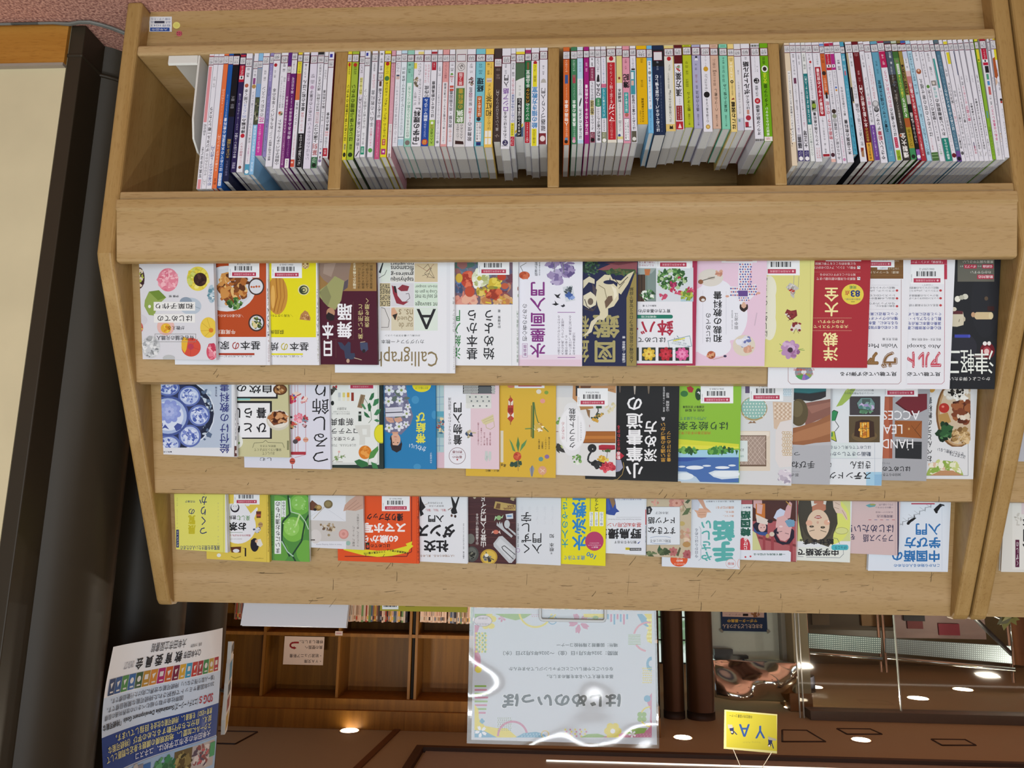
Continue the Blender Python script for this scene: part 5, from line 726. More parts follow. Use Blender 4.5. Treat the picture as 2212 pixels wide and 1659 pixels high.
 ('E', 1490, 815, 96, 90, 'd4cab8'), ('S', 1490, 790, 60, 48, 20, ['dcdce6', '6a72a8', 'cfd0dc'], 22), ('S', 1530, 840, 36, 30, 10, ['d8a890', 'c89880'], 22), ('E', 1205, 237, 107, 74, 'd2cdc4'), ('E', 1210, 240, 32, 12, 'b8b0a4'), ('L', [(1130, 262), (1240, 230)], 6, '4a4640'), ('S', 1280, 205, 24, 24, 8, ['d0a08a', 'b8806a'], 16), ('E', 1120, 272, 22, 20, '8a5a3a'), ('E', 1136, 418, 30, 26, '6f4a30'), ('E', 1140, 426, 16, 12, 'd8d4d0'), ('E', 1210, 896, 36, 34, 'a85c38'), ('S', 1210, 892, 28, 24, 12, ['d09a70', '6a3018', 'b03a2a'], 12), ('L', [(1225, 935), (1330, 908)], 5, 'b89a88'), ('E', 1328, 906, 14, 10, '2f2a4a'), ('L', [(1580, 645), (1600, 535)], 9, 'c8b0c0'), ('R', 1298, 76, 1600, 108, 'e4e4e8'), ('R', 1335, 76, 1562, 95, 'b0324e')], spine='r'),
B('d', 402, 1000, 214, 11, 'd4cf80', 'pale yellow fabric flower craft book with red butterflies', [
 ('R', -100, 225, 60, 760, 'dddcc8'), ('E', 40, 330, 60, 110, 'dddcc8'), ('E', 40, 640, 58, 130, 'dddcc8'), ('E', 50, 480, 45, 260, 'dddcc8'), ('V', 'はじめてのつまみ', -16, 230, 22, 740, 'k', 1),
 ('L', [(125, 800), (180, 850), (215, 860)], 5, '7a9a4a'), ('L', [(120, 865), (180, 850)], 5, '7a9a4a'), ('L', [(240, 850), (340, 855)], 5, '7a9a4a'), ('L', [(250, 860), (330, 840)], 4, '7a9a4a'), ('F', 218, 850, 82, 8, 'b088b0', '4a2e3e'), ('S', 245, 875, 50, 40, 8, ['8a5a84', '9a6a94'], 22), ('S', 200, 820, 50, 34, 8, ['c8a8c8', 'bc98bc'], 22), ('E', 218, 853, 22, 22, '40283a'),
 ('P', [(172, 540), (190, 505), (225, 520), (270, 510), (278, 560), (240, 590), (215, 600), (195, 575)], '7a2428'), ('S', 224, 550, 42, 30, 16, ['d8d0c8', '6a1a20', '8a2c30'], 12), ('L', [(215, 590), (198, 605)], 3, '5a3028'), ('L', [(235, 590), (250, 602)], 3, '5a3028'), ('P', [(220, 660), (240, 618), (265, 640), (300, 622), (312, 680), (285, 695), (265, 670), (240, 700), (216, 685)], 'd4ccc4'), ('S', 268, 635, 40, 18, 12, ['7a2428', '8a3034'], 11), ('E', 296, 685, 12, 11, '7a2428'), ('E', 230, 680, 12, 11, '7a2428'), ('L', [(265, 670), (245, 715)], 3, '5a3028'), ('L', [(270, 670), (290, 712)], 3, '5a3028'),
 ('P', [(180, 320), (215, 280), (262, 300), (294, 330), (255, 350), (250, 415), (222, 390), (215, 345)], 'b9b6b0'), ('S', 235, 330, 40, 40, 12, ['cfccc6', '9a9690', 'dcdad4'], 16), ('S', 236, 345, 20, 26, 8, ['b03428', '962820'], 10), ('L', [(245, 300), (250, 215)], 5, 'a8a49a'), ('L', [(285, 320), (292, 225)], 3, '8a8a84'), ('R', 388, 90, 391, 1000, 'bcb870'), ('B', -8, 298, 216)], side='c9c478'),
B('d', 876, 1003, 190, 11, 'a32731', 'bright red dressmaking book with cream title and yellow circle', [
 ('V', '洋裁', 498, 703, 625, 946, 'ece0a0', 2), ('V', '大全', 508, 322, 630, 566, 'ece0a0', 2), ('T', 'わかりやすい', 455, 598, 676, 626, 'ece0a0', 1), ('T', '大きなイラストで', 416, 640, 712, 668, 'ece0a0', 1), ('Q', 400, 685, 742, 692, 44, 1, 2.4, ['d8b090']), ('Q', 405, 577, 742, 584, 44, 1, 2.4, ['d8b090']), ('Q', 410, 185, 820, 191, 50, 1, 2, ['d09080']), ('Q', 410, 92, 820, 98, 50, 1, 2, ['d09080']),
 ('E', 750, 378, 94, 88, 'dcc94a'), ('T', '83', 732, 343, 814, 400, '26367a', 3), ('T', '点', 684, 345, 726, 386, 'b03030', 2), ('T', '洋服の部分縫い', 678, 412, 818, 429, '2a4a6a'), ('T', '掲載', 722, 304, 782, 332, '2a7a4a', 1), ('L', [(735, 442), (768, 442)], 4, '2a2a3a'), ('R', 789, 231, 815, 256, 'e0dcd8'), ('L', [(794, 245), (800, 236), (818, 252)], 4, '2a3a6a'), ('R', 789, 138, 815, 162, 'e0dcd8'), ('L', [(794, 150), (800, 142), (818, 158)], 4, '2a3a6a'),
 ('T', '裁断から洋服の部分縫いまで', 442, 234, 774, 258, 'e8dcd8'), ('T', '知りたいことがすぐにわかる', 472, 200, 774, 222, 'e8dcd8'), ('T', '手縫い、ミシン、アイロンのかけ方', 412, 139, 776, 163, 'e8dcd8'), ('T', 'など基本的なことを丁寧に解説', 430, 105, 776, 128, 'e8dcd8'), ('R', 520, 66, 822, 96, 'e4e4e8'), ('R', 552, 66, 792, 82, 'b0324e')], side='94212b'),
B('d', 1204, 1185, 236, 6, 'e0e0e5', 'tall white violin method book with brown outlined letters', [
 ('R', 700, 60, 1182, 245, '77522a'), ('L', [(700, 215), (1182, 215)], 3, '8a6438'), ('L', [(700, 140), (1182, 140)], 3, '8a6438'), ('T', '楽譜：モーツァルトの子守歌', 780, 180, 1145, 202, 'd8ccb8'), ('T', 'ソルヴェイグの歌', 1000, 150, 1145, 170, 'd8ccb8'), ('T', 'リベルタンゴ', 1090, 85, 1145, 105, 'd8ccb8'), ('R', 960, 140, 1050, 168, 'dcdce2'), ('T', 'CDあり', 985, 146, 1038, 160, '3a3a44'),
 ('L', [(200, 1003), (200, 1120), (222, 1143), (1140, 1143), (1162, 1122), (1165, 250)], 4, 'a07878'), ('E', 333, 1045, 76, 66, '8a9098'), ('P', [(333, 1045), (262, 1075), (290, 1098), (315, 1108)], '4a9a50'), ('P', [(333, 1045), (315, 1108), (350, 1109)], '9a6ab0'), ('P', [(333, 1045), (350, 1109), (385, 1092)], '6a70b0'), ('P', [(333, 1045), (385, 1092), (405, 1065)], '8aa050'), ('E', 333, 1042, 22, 20, 'd8d8d8'), ('T', 'レッスンCD・', 262, 1048, 412, 1070, 'c8503c', 2), ('T', 'ピアノ伴奏譜付', 246, 1010, 422, 1032, 'c8503c', 2),
 ('T', '見て聴いて必ず弾ける', 645, 1040, 1127, 1076, 'k', 2), ('T', 'ヴ', 990, 866, 1132, 1008, '7f5a2e', 5), ('T', 'ヴ', 996, 874, 1126, 1000, 'e0e0e5', 3), ('T', 'ヴ', 998, 878, 1122, 996, '7f5a2e', 2), ('T', 'ァ', 868, 868, 972, 980, '7f5a2e', 5), ('T', 'ァ', 876, 878, 964, 972, '8f6a3e', 2), ('T', 'イオリン', 420, 866, 850, 1000, '7f5a2e', 5),
 ('T', 'Violin Method', 792, 800, 1132, 836, 'k'), ('T', '野呂 芳文 編', 1005, 750, 1132, 772, '3a3a40'), ('T', '全くの初心者が独習できるように', 700, 648, 1136, 676, '26348a', 1), ('T', 'なるために、基本に忠実な', 760, 608, 1136, 638, '26348a', 1), ('T', '憧れのヴァイオリンを', 808, 570, 1136, 598, '26348a', 1), ('T', 'ぐっと身近に楽しめる', 800, 532, 1136, 560, '26348a', 1),
 ('E', 1128, 480, 11, 10, 'b83c40'), ('E', 1128, 413, 11, 10, 'b83c40'), ('E', 1128, 346, 11, 10, 'b83c40'), ('T', '全曲に音名ルビ、', 940, 470, 1110, 488, '3a3a40'), ('T', '弓のアップ/ダウン記号を表示', 700, 447, 1110, 465, '3a3a40'), ('T', '音出しの練習から各課題曲まで', 700, 404, 1110, 422, '3a3a40'), ('T', 'レッスンCDとピアノ伴奏譜', 740, 380, 1110, 398, '3a3a40'), ('T', 'クラシック、J-Popから名曲まで', 700, 338, 1110, 356, '3a3a40'), ('T', '幅広いジャンルの練習曲で楽しむ', 700, 314, 1110, 332, '3a3a40'), ('Q', 860, 505, 1140, 509, 50, 1, 1.5, ['a09aa0']), ('Q', 860, 432, 1140, 436, 50, 1, 1.5, ['a09aa0']), ('Q', 860, 298, 1140, 302, 50, 1, 1.5, ['a09aa0']), ('B', 846, 1106, 148)]),
B('d', 1578, 1185, 216, 6, 'e0e0e5', 'tall white saxophone book with crimson outlined letters', [
 ('R', 1200, 60, 1556, 250, 'b2344a'), ('L', [(1215, 122), (1556, 122)], 2, 'd890a0'), ('T', 'ユー・レイズ・ミー・アップ', 1225, 68, 1518, 84, 'e8ccd2'), ('T', '「名探偵」メイン・テーマ', 1228, 92, 1518, 114, 'e8ccd2', 1), ('T', 'モルダウ、イエスタデイ', 1228, 128, 1518, 144, 'e8ccd2'),
 ('L', [(1215, 1143), (1510, 1143), (1532, 1122), (1536, 250)], 4, 'b06878'), ('T', '見て聴いて必ず', 1165, 1042, 1500, 1077, 'k', 2), ('T', 'アルト', 1214, 866, 1506, 1006, 'b8344a', 5), ('T', 'アルト', 1222, 876, 1498, 996, 'e0e0e5', 3), ('T', 'アルト', 1225, 880, 1495, 992, 'c44a5a', 2), ('T', 'Alto Saxophone', 1105, 798, 1502, 840, 'k'), ('T', '野呂 芳文・中尾 昭則 共編', 1255, 752, 1502, 774, '3a3a40'),
 ('T', '初心者の実体験に基づく', 1160, 650, 1506, 680, '26348a', 1), ('T', '演奏の基本に焦点を置き', 1160, 612, 1506, 642, '26348a', 1), ('T', '難しそうなアルト・サックスを', 1080, 570, 1506, 602, '26348a', 1), ('T', 'ぐっと身近に楽しめる', 1190, 534, 1506, 562, '26348a', 1), ('E', 1500, 472, 12, 10, 'b83c40'), ('E', 1500, 412, 12, 10, 'b83c40'), ('E', 1500, 346, 12, 10, 'b83c40'), ('T', '音名ルビ付き楽譜で読譜も簡単', 1130, 462, 1482, 482, '3a3a40'), ('T', 'レッスンCDはタンギング、スケール', 1120, 404, 1482, 422, '3a3a40'), ('T', '各ジャンルの課題曲まで細かく', 1130, 380, 1482, 398, '3a3a40'), ('T', 'クラシック、J-Popからジャズまで', 1130, 338, 1482, 356, '3a3a40'), ('T', '幅広いジャンルの練習曲で楽しむ', 1130, 314, 1482, 332, '3a3a40'), ('R', 1345, 286, 1432, 308, 'b8b8c4'), ('R', 1348, 288, 1429, 306, 'e0e0e5'), ('T', 'CDあり', 1360, 291, 1418, 303, '3a3a44'), ('B', 1238, 1530, 292)]),
B('d', 1960, 1185, 200, 7, '232428', 'tall black string instrument book with blurred night lights', [
 ('R', 1555, 60, 1600, 1185, '1f2024'), ('E', 1880, 450, 120, 300, '26272c'), ('E', 1690, 830, 120, 120, '2c2c34'), ('E', 1645, 418, 25, 26, 'e6e4d6'), ('E', 1710, 398, 26, 24, 'd0cfc0'), ('E', 1680, 405, 24, 20, 'b4b4a4'), ('E', 1890, 414, 16, 18, '5a4a3a'), ('R', 1805, 530, 1935, 592, 'cdb890'), ('E', 1808, 561, 20, 30, 'cdb890'), ('E', 1930, 561, 20, 30, 'd8c8a0'), ('E', 1778, 552, 17, 22, 'c09a78'), ('R', 1620, 722, 1745, 748, '4048a8'), ('E', 1745, 735, 10, 14, '5058b8'), ('E', 1900, 860, 62, 70, '6a1a24'), ('E', 1895, 860, 34, 36, 'a03a44'), ('E', 1893, 866, 22, 24, 'e0c0bc'), ('E', 1878, 798, 18, 18, 'e8e4e0'), ('E', 1914, 797, 16, 18, 'e8e4e0'), ('R', 1900, 480, 1958, 520, '3a2020'), ('E', 1830, 905, 50, 14, '6a5a5a'),
 ('R', 1645, 70, 1958, 270, '66645a'), ('T', '豊富な図でやさしい', 1690, 90, 1950, 112, 'd8d6cc'), ('R', 1855, 123, 1950, 158, 'b03048'), ('R', 1700, 123, 1808, 158, 'b03048'), ('T', '伝統曲', 1862, 129, 1942, 152, 'ecdde0', 1), ('T', 'ポップス', 1706, 129, 1802, 152, 'ecdde0', 1), ('T', 'から', 1815, 132, 1848, 146, 'd8d6cc'), ('T', 'まで', 1665, 132, 1692, 146, 'd8d6cc'), ('T', 'わかりやすい', 1755, 178, 1930, 202, 'd8d6cc'), ('R', 1812, 210, 1952, 248, 'b03048'), ('T', '動画対応', 1820, 216, 1946, 242, 'ecdde0', 1),
 ('P', [(1590, 540), (1600, 515), (1690, 525), (1702, 580), (1695, 640), (1640, 655), (1590, 652)], 'cfc6ae'), ('P', [(1590, 548), (1690, 548), (1690, 522), (1600, 515)], '5a2a30'), ('E', 1615, 505, 22, 18, 'd8d0bc'), ('L', [(1655, 615), (1662, 590)], 4, '3a342c'), ('E', 1702, 590, 10, 20, 'bdb49c'),
 ('T', '津', 1790, 850, 1952, 1058, 'e8ece4'), ('T', '軽', 1668, 850, 1786, 1055, 'e8ece4'), ('T', '三', 1560, 860, 1664, 1050, 'e8ece4'), ('T', 'かっこよく弾きたい', 1578, 1084, 1922, 1116, 'e8e8e4')]),
])
face_row(2, [
B('a', 840, 698, 158, 9, 'dcdde2', 'blue and white porcelain painting textbook, first in the middle pocket', [
 ('R', 160, 60, 790, 620, 'b4c0d2'), ('X', 160, 60, 640, 620), ('E', 230, 330, 420, 330, 'd4dce8'), ('E', 230, 330, 410, 320, '262c40'), ('S', 560, 330, 70, 250, 40, ['8aa0b8', 'c0ccd8', '5a6c88'], 20), ('E', 230, 330, 352, 282, '323a5c'),
 ('E', 430, 180, 95, 88, '5f70b0'), ('E', 430, 180, 80, 72, 'b9c6e4'), ('S', 430, 180, 62, 54, 40, ['5a6cb4', '8a9ad0', 'd4dcf0'], 15), ('E', 515, 345, 92, 92, '5f70b0'), ('E', 515, 345, 76, 76, 'b9c6e4'), ('S', 515, 345, 60, 60, 44, ['4f62ac', '8a9ad0', 'd4dcf0'], 15), ('E', 435, 520, 96, 96, '5f70b0'), ('E', 435, 520, 80, 80, 'b9c6e4'), ('S', 435, 520, 64, 62, 44, ['4f62ac', '7a8ac8', 'd4dcf0'], 15), ('E', 255, 590, 100, 80, '5f70b0'), ('E', 255, 595, 84, 66, 'b9c6e4'), ('S', 255, 595, 70, 50, 40, ['4f62ac', '7a8ac8', 'd4dcf0'], 14), ('E', 250, 110, 100, 70, '5f70b0'), ('E', 250, 110, 84, 54, 'b9c6e4'), ('S', 250, 110, 66, 44, 30, ['4f62ac', '7a8ac8', 'd4dcf0'], 14),
 ('E', 250, 350, 180, 172, '4a5a98'), ('E', 250, 350, 160, 152, 'a8b8dc'), ('E', 250, 350, 132, 126, 'd4dcee'), ('F', 262, 312, 100, 9, '8a98d4', '6a78bc'), ('F', 262, 312, 70, 8, '9aa8dc', '5f6eb4'), ('F', 262, 312, 42, 7, 'aeb8e4', '7a88c8'), ('P', [(300, 440), (330, 410), (372, 425), (360, 460), (320, 480)], '4a569a'), ('P', [(195, 460), (225, 420), (260, 465), (225, 450)], '4a569a'), ('S', 185, 420, 24, 14, 8, ['6a78bc', '4a569a'], 12), ('Q', 100, 190, 420, 510, 16, 1, 1, ['5a6cb0']), ('X',),
 ('V', '絵付けの教科書', 690, 60, 772, 668, '35397a', 1), ('V', '陶芸家編', 652, 100, 668, 185, '4a4a6a'), ('T', '●陶工房BOOKS', 145, 650, 282, 662, '3a3a50'), ('R', 812, 60, 815, 698, 'b8b4ac'), ('V', '絵付けの教科書', 821, 282, 838, 560, 'k', 1), ('R', 816, 606, 842, 695, '5a3634'), ('E', 830, 655, 8, 14, 'd8c8c4')]),
B('a', 1282, 705, 150, 10, 'c2be94', 'khaki cooking-for-one book with framed bold letters', [
 ('R', 780, 222, 1135, 545, 'k'), ('R', 780, 240, 1118, 534, 'e4e4e6'), ('R', 780, 60, 1185, 202, 'k'), ('R', 780, 60, 1170, 186, 'e4e4e6'), ('R', 840, 200, 950, 216, '8ac4c0'), ('T', 'ひ', 1002, 408, 1088, 490, 'k', 2), ('T', 'とり', 800, 408, 966, 490, 'k', 2), ('T', '暮', 1002, 278, 1088, 370, 'k', 2), ('T', 'らし', 800, 280, 966, 366, 'k', 2), ('T', '自炊', 940, 88, 1132, 156, 'k', 2), ('T', 'の', 835, 84, 918, 142, 'k', 2),
 ('T', 'おいしくて', 1055, 655, 1156, 682, '3a3a2a'), ('T', '栄養バランスがよくて', 985, 626, 1216, 650, '3a3a2a'), ('T', '節約もできる', 1035, 597, 1168, 616, '3a3a2a'), ('L', [(970, 622), (985, 580), (1060, 575), (1082, 556), (1100, 575), (1225, 580), (1242, 622)], 3, '3a3a2a'),
 ('E', 1190, 385, 102, 88, 'c9c4b4'), ('E', 1190, 378, 92, 74, 'dcd6ca'), ('P', [(1105, 350), (1160, 312), (1240, 312), (1270, 370), (1230, 410), (1150, 430), (1115, 390)], '7a4428'), ('S', 1190, 365, 70, 44, 40, ['6a3418', 'a86a3c', 'c89468', '44200f'], 22), ('E', 1205, 125, 60, 46, '54321c'), ('E', 1205, 125, 48, 36, '7a4c28'), ('S', 1205, 125, 34, 24, 12, ['a87848', 'c8a070', '54321c'], 14), ('E', 832, 570, 56, 60, 'dfe0d8'), ('S', 822, 570, 34, 40, 12, ['5a8a3a', '8aac5a'], 14), ('R', 1265, 560, 1280, 640, '7a7a5a')], side='b4b088'),
B('a', 1640, 803, 174, 11, 'd4d4e0', 'pale lilac hanging ornament book with red strings of dolls', [
 ('V', 'つるし飾り', 1478, 60, 1622, 742, 'k', 0), ('L', [(1304, 80), (1308, 665)], 3, 'b04a54'), ('L', [(1332, 80), (1335, 660)], 3, 'b04a54'), ('L', [(1355, 80), (1358, 660)], 3, 'b04a54'), ('L', [(1420, 80), (1424, 660)], 3, 'b04a54'), ('R', 1290, 655, 1426, 681, 'a83440'), ('L', [(1295, 681), (1308, 710), (1310, 800)], 3, 'b04a54'), ('L', [(1420, 681), (1330, 705)], 3, 'b04a54'),
 ('E', 1310, 735, 24, 27, 'b84f40'), ('L', [(1290, 738), (1332, 738)], 6, '6a2a2a'), ('L', [(1308, 765), (1310, 800)], 7, '8a2430'), ('E', 1358, 545, 24, 22, 'c06a48'), ('E', 1360, 552, 22, 12, 'b03434'), ('E', 1335, 568, 22, 20, '4a4248'), ('E', 1424, 553, 23, 22, 'd0a08a'), ('L', [(1402, 553), (1446, 553)], 5, 'b8443a'), ('S', 1360, 370, 38, 38, 26, PINKS, 15), ('S', 1312, 430, 28, 34, 16, ['6a9a6a', 'c89a6a', 'c0504a', '3a3a34'], 14), ('S', 1424, 375, 22, 28, 12, ['7a8a9a', 'b0404a', '3a4a44'], 12), ('S', 1415, 425, 20, 18, 8, ['c89aa0', '6a4a4a'], 10),
 ('P', [(1300, 165), (1340, 140), (1385, 155), (1380, 180), (1340, 195)], 'e0c8bc'), ('L', [(1345, 180), (1385, 160)], 8, 'b0343c'), ('S', 1310, 210, 26, 40, 22, ['c03a58', 'd8a03a', '4a5a9a', 'dc8a9a'], 16), ('S', 1412, 215, 28, 28, 14, ['d8a0a0', 'b84a50', 'e8d4cc'], 14), ('T', 'しむ', 1030, 705, 1130, 732, 'k'), ('E', 1300, 360, 12, 10, '2a2626')], spine='r'),
B('a', 2090, 800, 150, 10, '26332f', 'botanical aromatherapy book with a dark green border and lemon', [
 ('R', 1500, 60, 2050, 766, 'dde0dc'), ('L', [(1640, 752), (2040, 752), (2040, 90)], 2, '4a544e'), ('T', 'アロマテラピー', 1520, 455, 1942, 502, 'k', 1), ('T', '新事典', 1630, 368, 1830, 432, 'k', 1), ('T', 'ずっと使える', 1625, 528, 1845, 562, 'k', 1), ('T', 'はじめての人も、プロも', 1640, 588, 1852, 612, '3a403c'), ('T', '木田順子', 1690, 275, 1772, 300, '3a403c'), ('H', 1645, 305, 1800, 340, ['植物のちからを暮らしに', 'アロマセラピスト監修'], '5a605c'),
 ('R', 1700, 150, 1722, 222, 'b8bec4'), ('R', 1738, 150, 1760, 222, 'd4ca78'), ('R', 1775, 150, 1797, 222, 'd8a236'), ('R', 1812, 150, 1834, 222, '8a3326'), ('R', 1700, 190, 1722, 222, 'd2d6d4'), ('R', 1738, 190, 1760, 222, 'dcdcc8'), ('R', 1775, 190, 1797, 222, 'dcd2b8'),
 ('P', [(1863, 275), (1893, 165), (1932, 172), (1905, 285)], '8a7458'), ('L', [(1880, 270), (1908, 175)], 4, '5f4c38'), ('R', 1872, 312, 1900, 395, 'b4beb8'), ('R', 1873, 345, 1899, 395, '24382c'), ('R', 1876, 312, 1896, 330, '24241f'),
 ('L', [(1925, 200), (1975, 280), (1985, 380), (1960, 410)], 4, '4a6a44'), ('P', [(1962, 212), (1985, 160), (2008, 150), (2005, 190), (1985, 215)], '2f6a44'), ('P', [(1995, 265), (2010, 210), (2048, 200), (2045, 240), (2015, 262)], '3a7a50'), ('P', [(1960, 310), (1950, 255), (1970, 235), (1985, 270), (1975, 310)], '2f6a44'), ('P', [(2005, 340), (2030, 295), (2065, 290), (2055, 325), (2030, 345)], '3a7a50'), ('P', [(1895, 250), (1915, 245), (1940, 290), (1925, 295)], '4a8458'), ('P', [(1925, 345), (1920, 310), (1950, 330), (1975, 365), (1945, 362)], '2f6a44'), ('P', [(2005, 385), (2030, 375), (2062, 395), (2030, 402)], '3a7a50'),
 ('E', 2068, 500, 62, 84, 'b0b22a'), ('E', 2066, 500, 54, 74, 'd8d22a'), ('R', 2050, 408, 2095, 425, '26332f'), ('P', [(1845, 430), (1975, 425), (1975, 530), (1930, 530), (1930, 595), (1880, 598), (1885, 520), (1848, 460)], 'cfd0ca'), ('P', [(1905, 460), (1945, 460), (1945, 510), (1910, 510)], 'dde0dc'),
 ('E', 1930, 660, 55, 58, 'cf7a22'), ('S', 1925, 655, 40, 42, 16, ['d88a34', 'c47020', 'e09a48'], 16), ('P', [(1960, 720), (1975, 660), (2040, 605), (2045, 640), (2005, 705)], '4f8a44'), ('P', [(1838, 735), (1880, 718), (1950, 745), (1960, 775), (1900, 790), (1860, 765)], '2f6a3c'), ('P', [(1980, 740), (2030, 760), (2042, 800), (1995, 795)], '3a7a48'), ('L', [(1960, 715), (1955, 780)], 4, '6a7a4a'),
 ('L', [(1650, 740), (1700, 700), (1710, 650)], 3, '7a6a4a'), ('L', [(1700, 710), (1760, 680)], 3, '7a6a4a'), ('L', [(1680, 740), (1740, 740)], 3, '7a6a4a'), ('E', 1708, 655, 10, 9, 'd8a8a0'), ('S', 1715, 705, 50, 34, 12, ['8aa06a', '6a8a50', 'a8b48a'], 9), ('S', 1675, 110, 16, 14, 6, ['a83a40', 'c86a68'], 10), ('S', 1650, 130, 20, 30, 10, ['2a2a28', '4a4a44'], 16), ('E', 1652, 240, 14, 20, '1f2422'), ('R', 1790, 60, 2015, 120, 'e4e4e8'), ('R', 1805, 86, 2000, 115, 'b0324e'), ('T', '大牟田市立図書館', 1825, 93, 1960, 107, 'e0b4be')]),
B('b', 564, 803, 160, 10, '2478ac', 'bright blue sash tying book with a woman in floral robe', [
 ('P', [(115, 60), (300, 60), (318, 200), (366, 350), (345, 420), (300, 470), (262, 510), (225, 500), (170, 500), (128, 480), (115, 300)], '70708c'), ('S', 210, 240, 105, 180, 40, ['64647e', '7c7c9c', '5c6a62', '8a8aa4'], 26), ('F', 160, 130, 44, 5, 'd8dae2', '8a9a5a'), ('F', 265, 130, 46, 5, 'd8dae2', '8a9a5a'), ('F', 155, 225, 44, 5, 'd8dae2', '8a9a5a'), ('F', 250, 220, 34, 5, 'd2d4de', '8a9a5a'), ('F', 310, 330, 38, 5, 'd8dae2', '8a9a5a'), ('F', 245, 440, 42, 5, 'd8dae2', '8a9a5a'), ('F', 160, 450, 38, 5, 'd8dae2', '8a9a5a'), ('F', 305, 420, 30, 5, 'd0d2dc', '8a9a5a'), ('F', 320, 270, 28, 5, 'd0d2dc', '8a9a5a'),
 ('P', [(128, 280), (272, 272), (278, 352), (132, 358)], 'cccdd8'), ('L', [(130, 322), (275, 316)], 8, '2c2c40'), ('L', [(130, 300), (275, 296)], 2, 'a8a8b8'), ('P', [(130, 360), (190, 365), (205, 405), (170, 408), (140, 390)], 'c89a84'), ('P', [(200, 370), (260, 358), (275, 390), (235, 408), (210, 395)], 'c89a84'), ('L', [(150, 375), (195, 395)], 2, '9a6a58'),
 ('P', [(185, 485), (240, 485), (232, 520), (195, 520)], 'c8977e'), ('E', 215, 552, 42, 54, 'd0a48c'), ('P', [(168, 545), (178, 510), (172, 600), (185, 640), (225, 662), (262, 640), (272, 590), (255, 535), (262, 575), (240, 602), (190, 598)], '2a2024'), ('E', 198, 575, 6, 4, '2a1c1c'), ('E', 234, 577, 6, 4, '2a1c1c'), ('L', [(203, 527), (226, 528)], 5, 'b05a5a'), ('P', [(212, 548), (222, 548), (217, 565)], 'c08f78'),
 ('E', 438, 88, 80, 58, 'dccf22'), ('T', '自分で着るとき', 385, 100, 492, 122, '4a6a3a'), ('V', '帯結び', 388, 318, 472, 582, 'd8d44a', 3), ('T', 'かわいい', 330, 595, 474, 640, 'd8e2ea', 1, -0.25), ('V', '大竹恵理子', 509, 660, 526, 755, 'd0dce6'), ('E', 384, 212, 32, 34, '3f8cba'), ('E', 545, 340, 22, 36, '3f8cba'), ('E', 400, 782, 32, 25, '3f8cba'), ('R', 118, 60, 122, 803, '3a86b4')]),
B('b', 1102, 803, 158, 10, 'dac2ca', 'pink kimono primer with a white title band', [
 ('R', 480, 60, 628, 660, 'a9c2c4'), ('L', [(590, 60), (590, 650)], 4, '6a8ab0'), ('L', [(560, 190), (628, 188)], 4, '6a8ab0'), ('L', [(560, 250), (628, 248)], 3, '7a9ab8'), ('L', [(560, 605), (628, 605)], 4, '6a8ab0'), ('R', 540, 310, 628, 355, '5aa0b4'), ('R', 540, 355, 628, 535, '7fa8b0'), ('S', 598, 440, 30, 80, 40, ['b8503a', 'd8c89a', '4a8aa0', '2f5a78', 'c8b070'], 12), ('R', 632, 60, 856, 800, 'e0e0e6'),
 ('V', '着物入門', 706, 235, 784, 597, 'k', 2), ('V', '初めてでもよくわかる！基礎知識', 664, 193, 690, 592, 'k'), ('E', 742, 690, 72, 72, '7a5a5e'), ('E', 742, 690, 68, 68, 'e0e0e6'), ('T', '着物の', 700, 688, 784, 712, '7a3a42', 1), ('T', '教科書', 700, 645, 784, 668, '7a3a42', 1), ('L', [(690, 676), (795, 676)], 2, '9a7a7e'), ('E', 742, 722, 7, 7, 'b03040'),
 ('R', 790, 60, 1064, 160, '2c2c30'), ('Q', 795, 70, 920, 158, 12, 7, 5, ['dcdcd8']), ('R', 925, 100, 1030, 160, '5a5e62'), ('Q', 1032, 92, 1062, 158, 3, 6, 5, ['dcdcd8']), ('P', [(815, 165), (1030, 168), (1034, 285), (818, 285)], 'cccdc8'), ('Q', 825, 170, 1025, 240, 4, 2, 8, ['6a7074']), ('E', 820, 262, 10, 22, 'e0e0dc'), ('R', 820, 242, 1032, 284, 'd6d6d2'), ('Q', 850, 250, 1020, 278, 3, 1, 8, ['6a7074']),
 ('P', [(945, 385), (1048, 335), (1056, 395), (985, 425), (962, 415)], 'cfc49a'), ('L', [(960, 390), (1050, 350)], 2, 'a09468'), ('L', [(968, 405), (1052, 372)], 2, 'a09468'), ('L', [(985, 420), (990, 450), (1025, 465), (1060, 440), (1054, 395)], 4, 'b8aa7a'), ('P', [(980, 650), (1000, 648), (1005, 700), (995, 742), (975, 720)], 'bfc6c2'), ('P', [(1012, 650), (1032, 655), (1032, 715), (1015, 738), (1005, 700)], 'bfc6c2'), ('L', [(985, 725), (995, 690), (1000, 725)], 2, '8a9490'), ('S', 850, 500, 36, 26, 16, ['2a2a30', '3a4a6a', '8a8a6a', 'c0b090'], 14),
 ('V', 'ふだん着からきもののしきたり着物', 914, 405, 928, 600, '8a3040'), ('V', 'コーディネートの基本', 940, 450, 954, 600, '8a3040'), ('V', '着つけ・帯とは', 966, 490, 980, 600, '8a3040'), ('V', '和裁の知識', 990, 538, 1003, 600, '8a3040'), ('V', '着物の楽しみと歴史', 1015, 488, 1030, 600, '8a3040'), ('R', 480, 660, 628, 800, 'd2b4be')]),
B('b', 1583, 876, 172, 9, 'd0a935', 'mustard yellow paper cord craft book with a red and white envelope', [
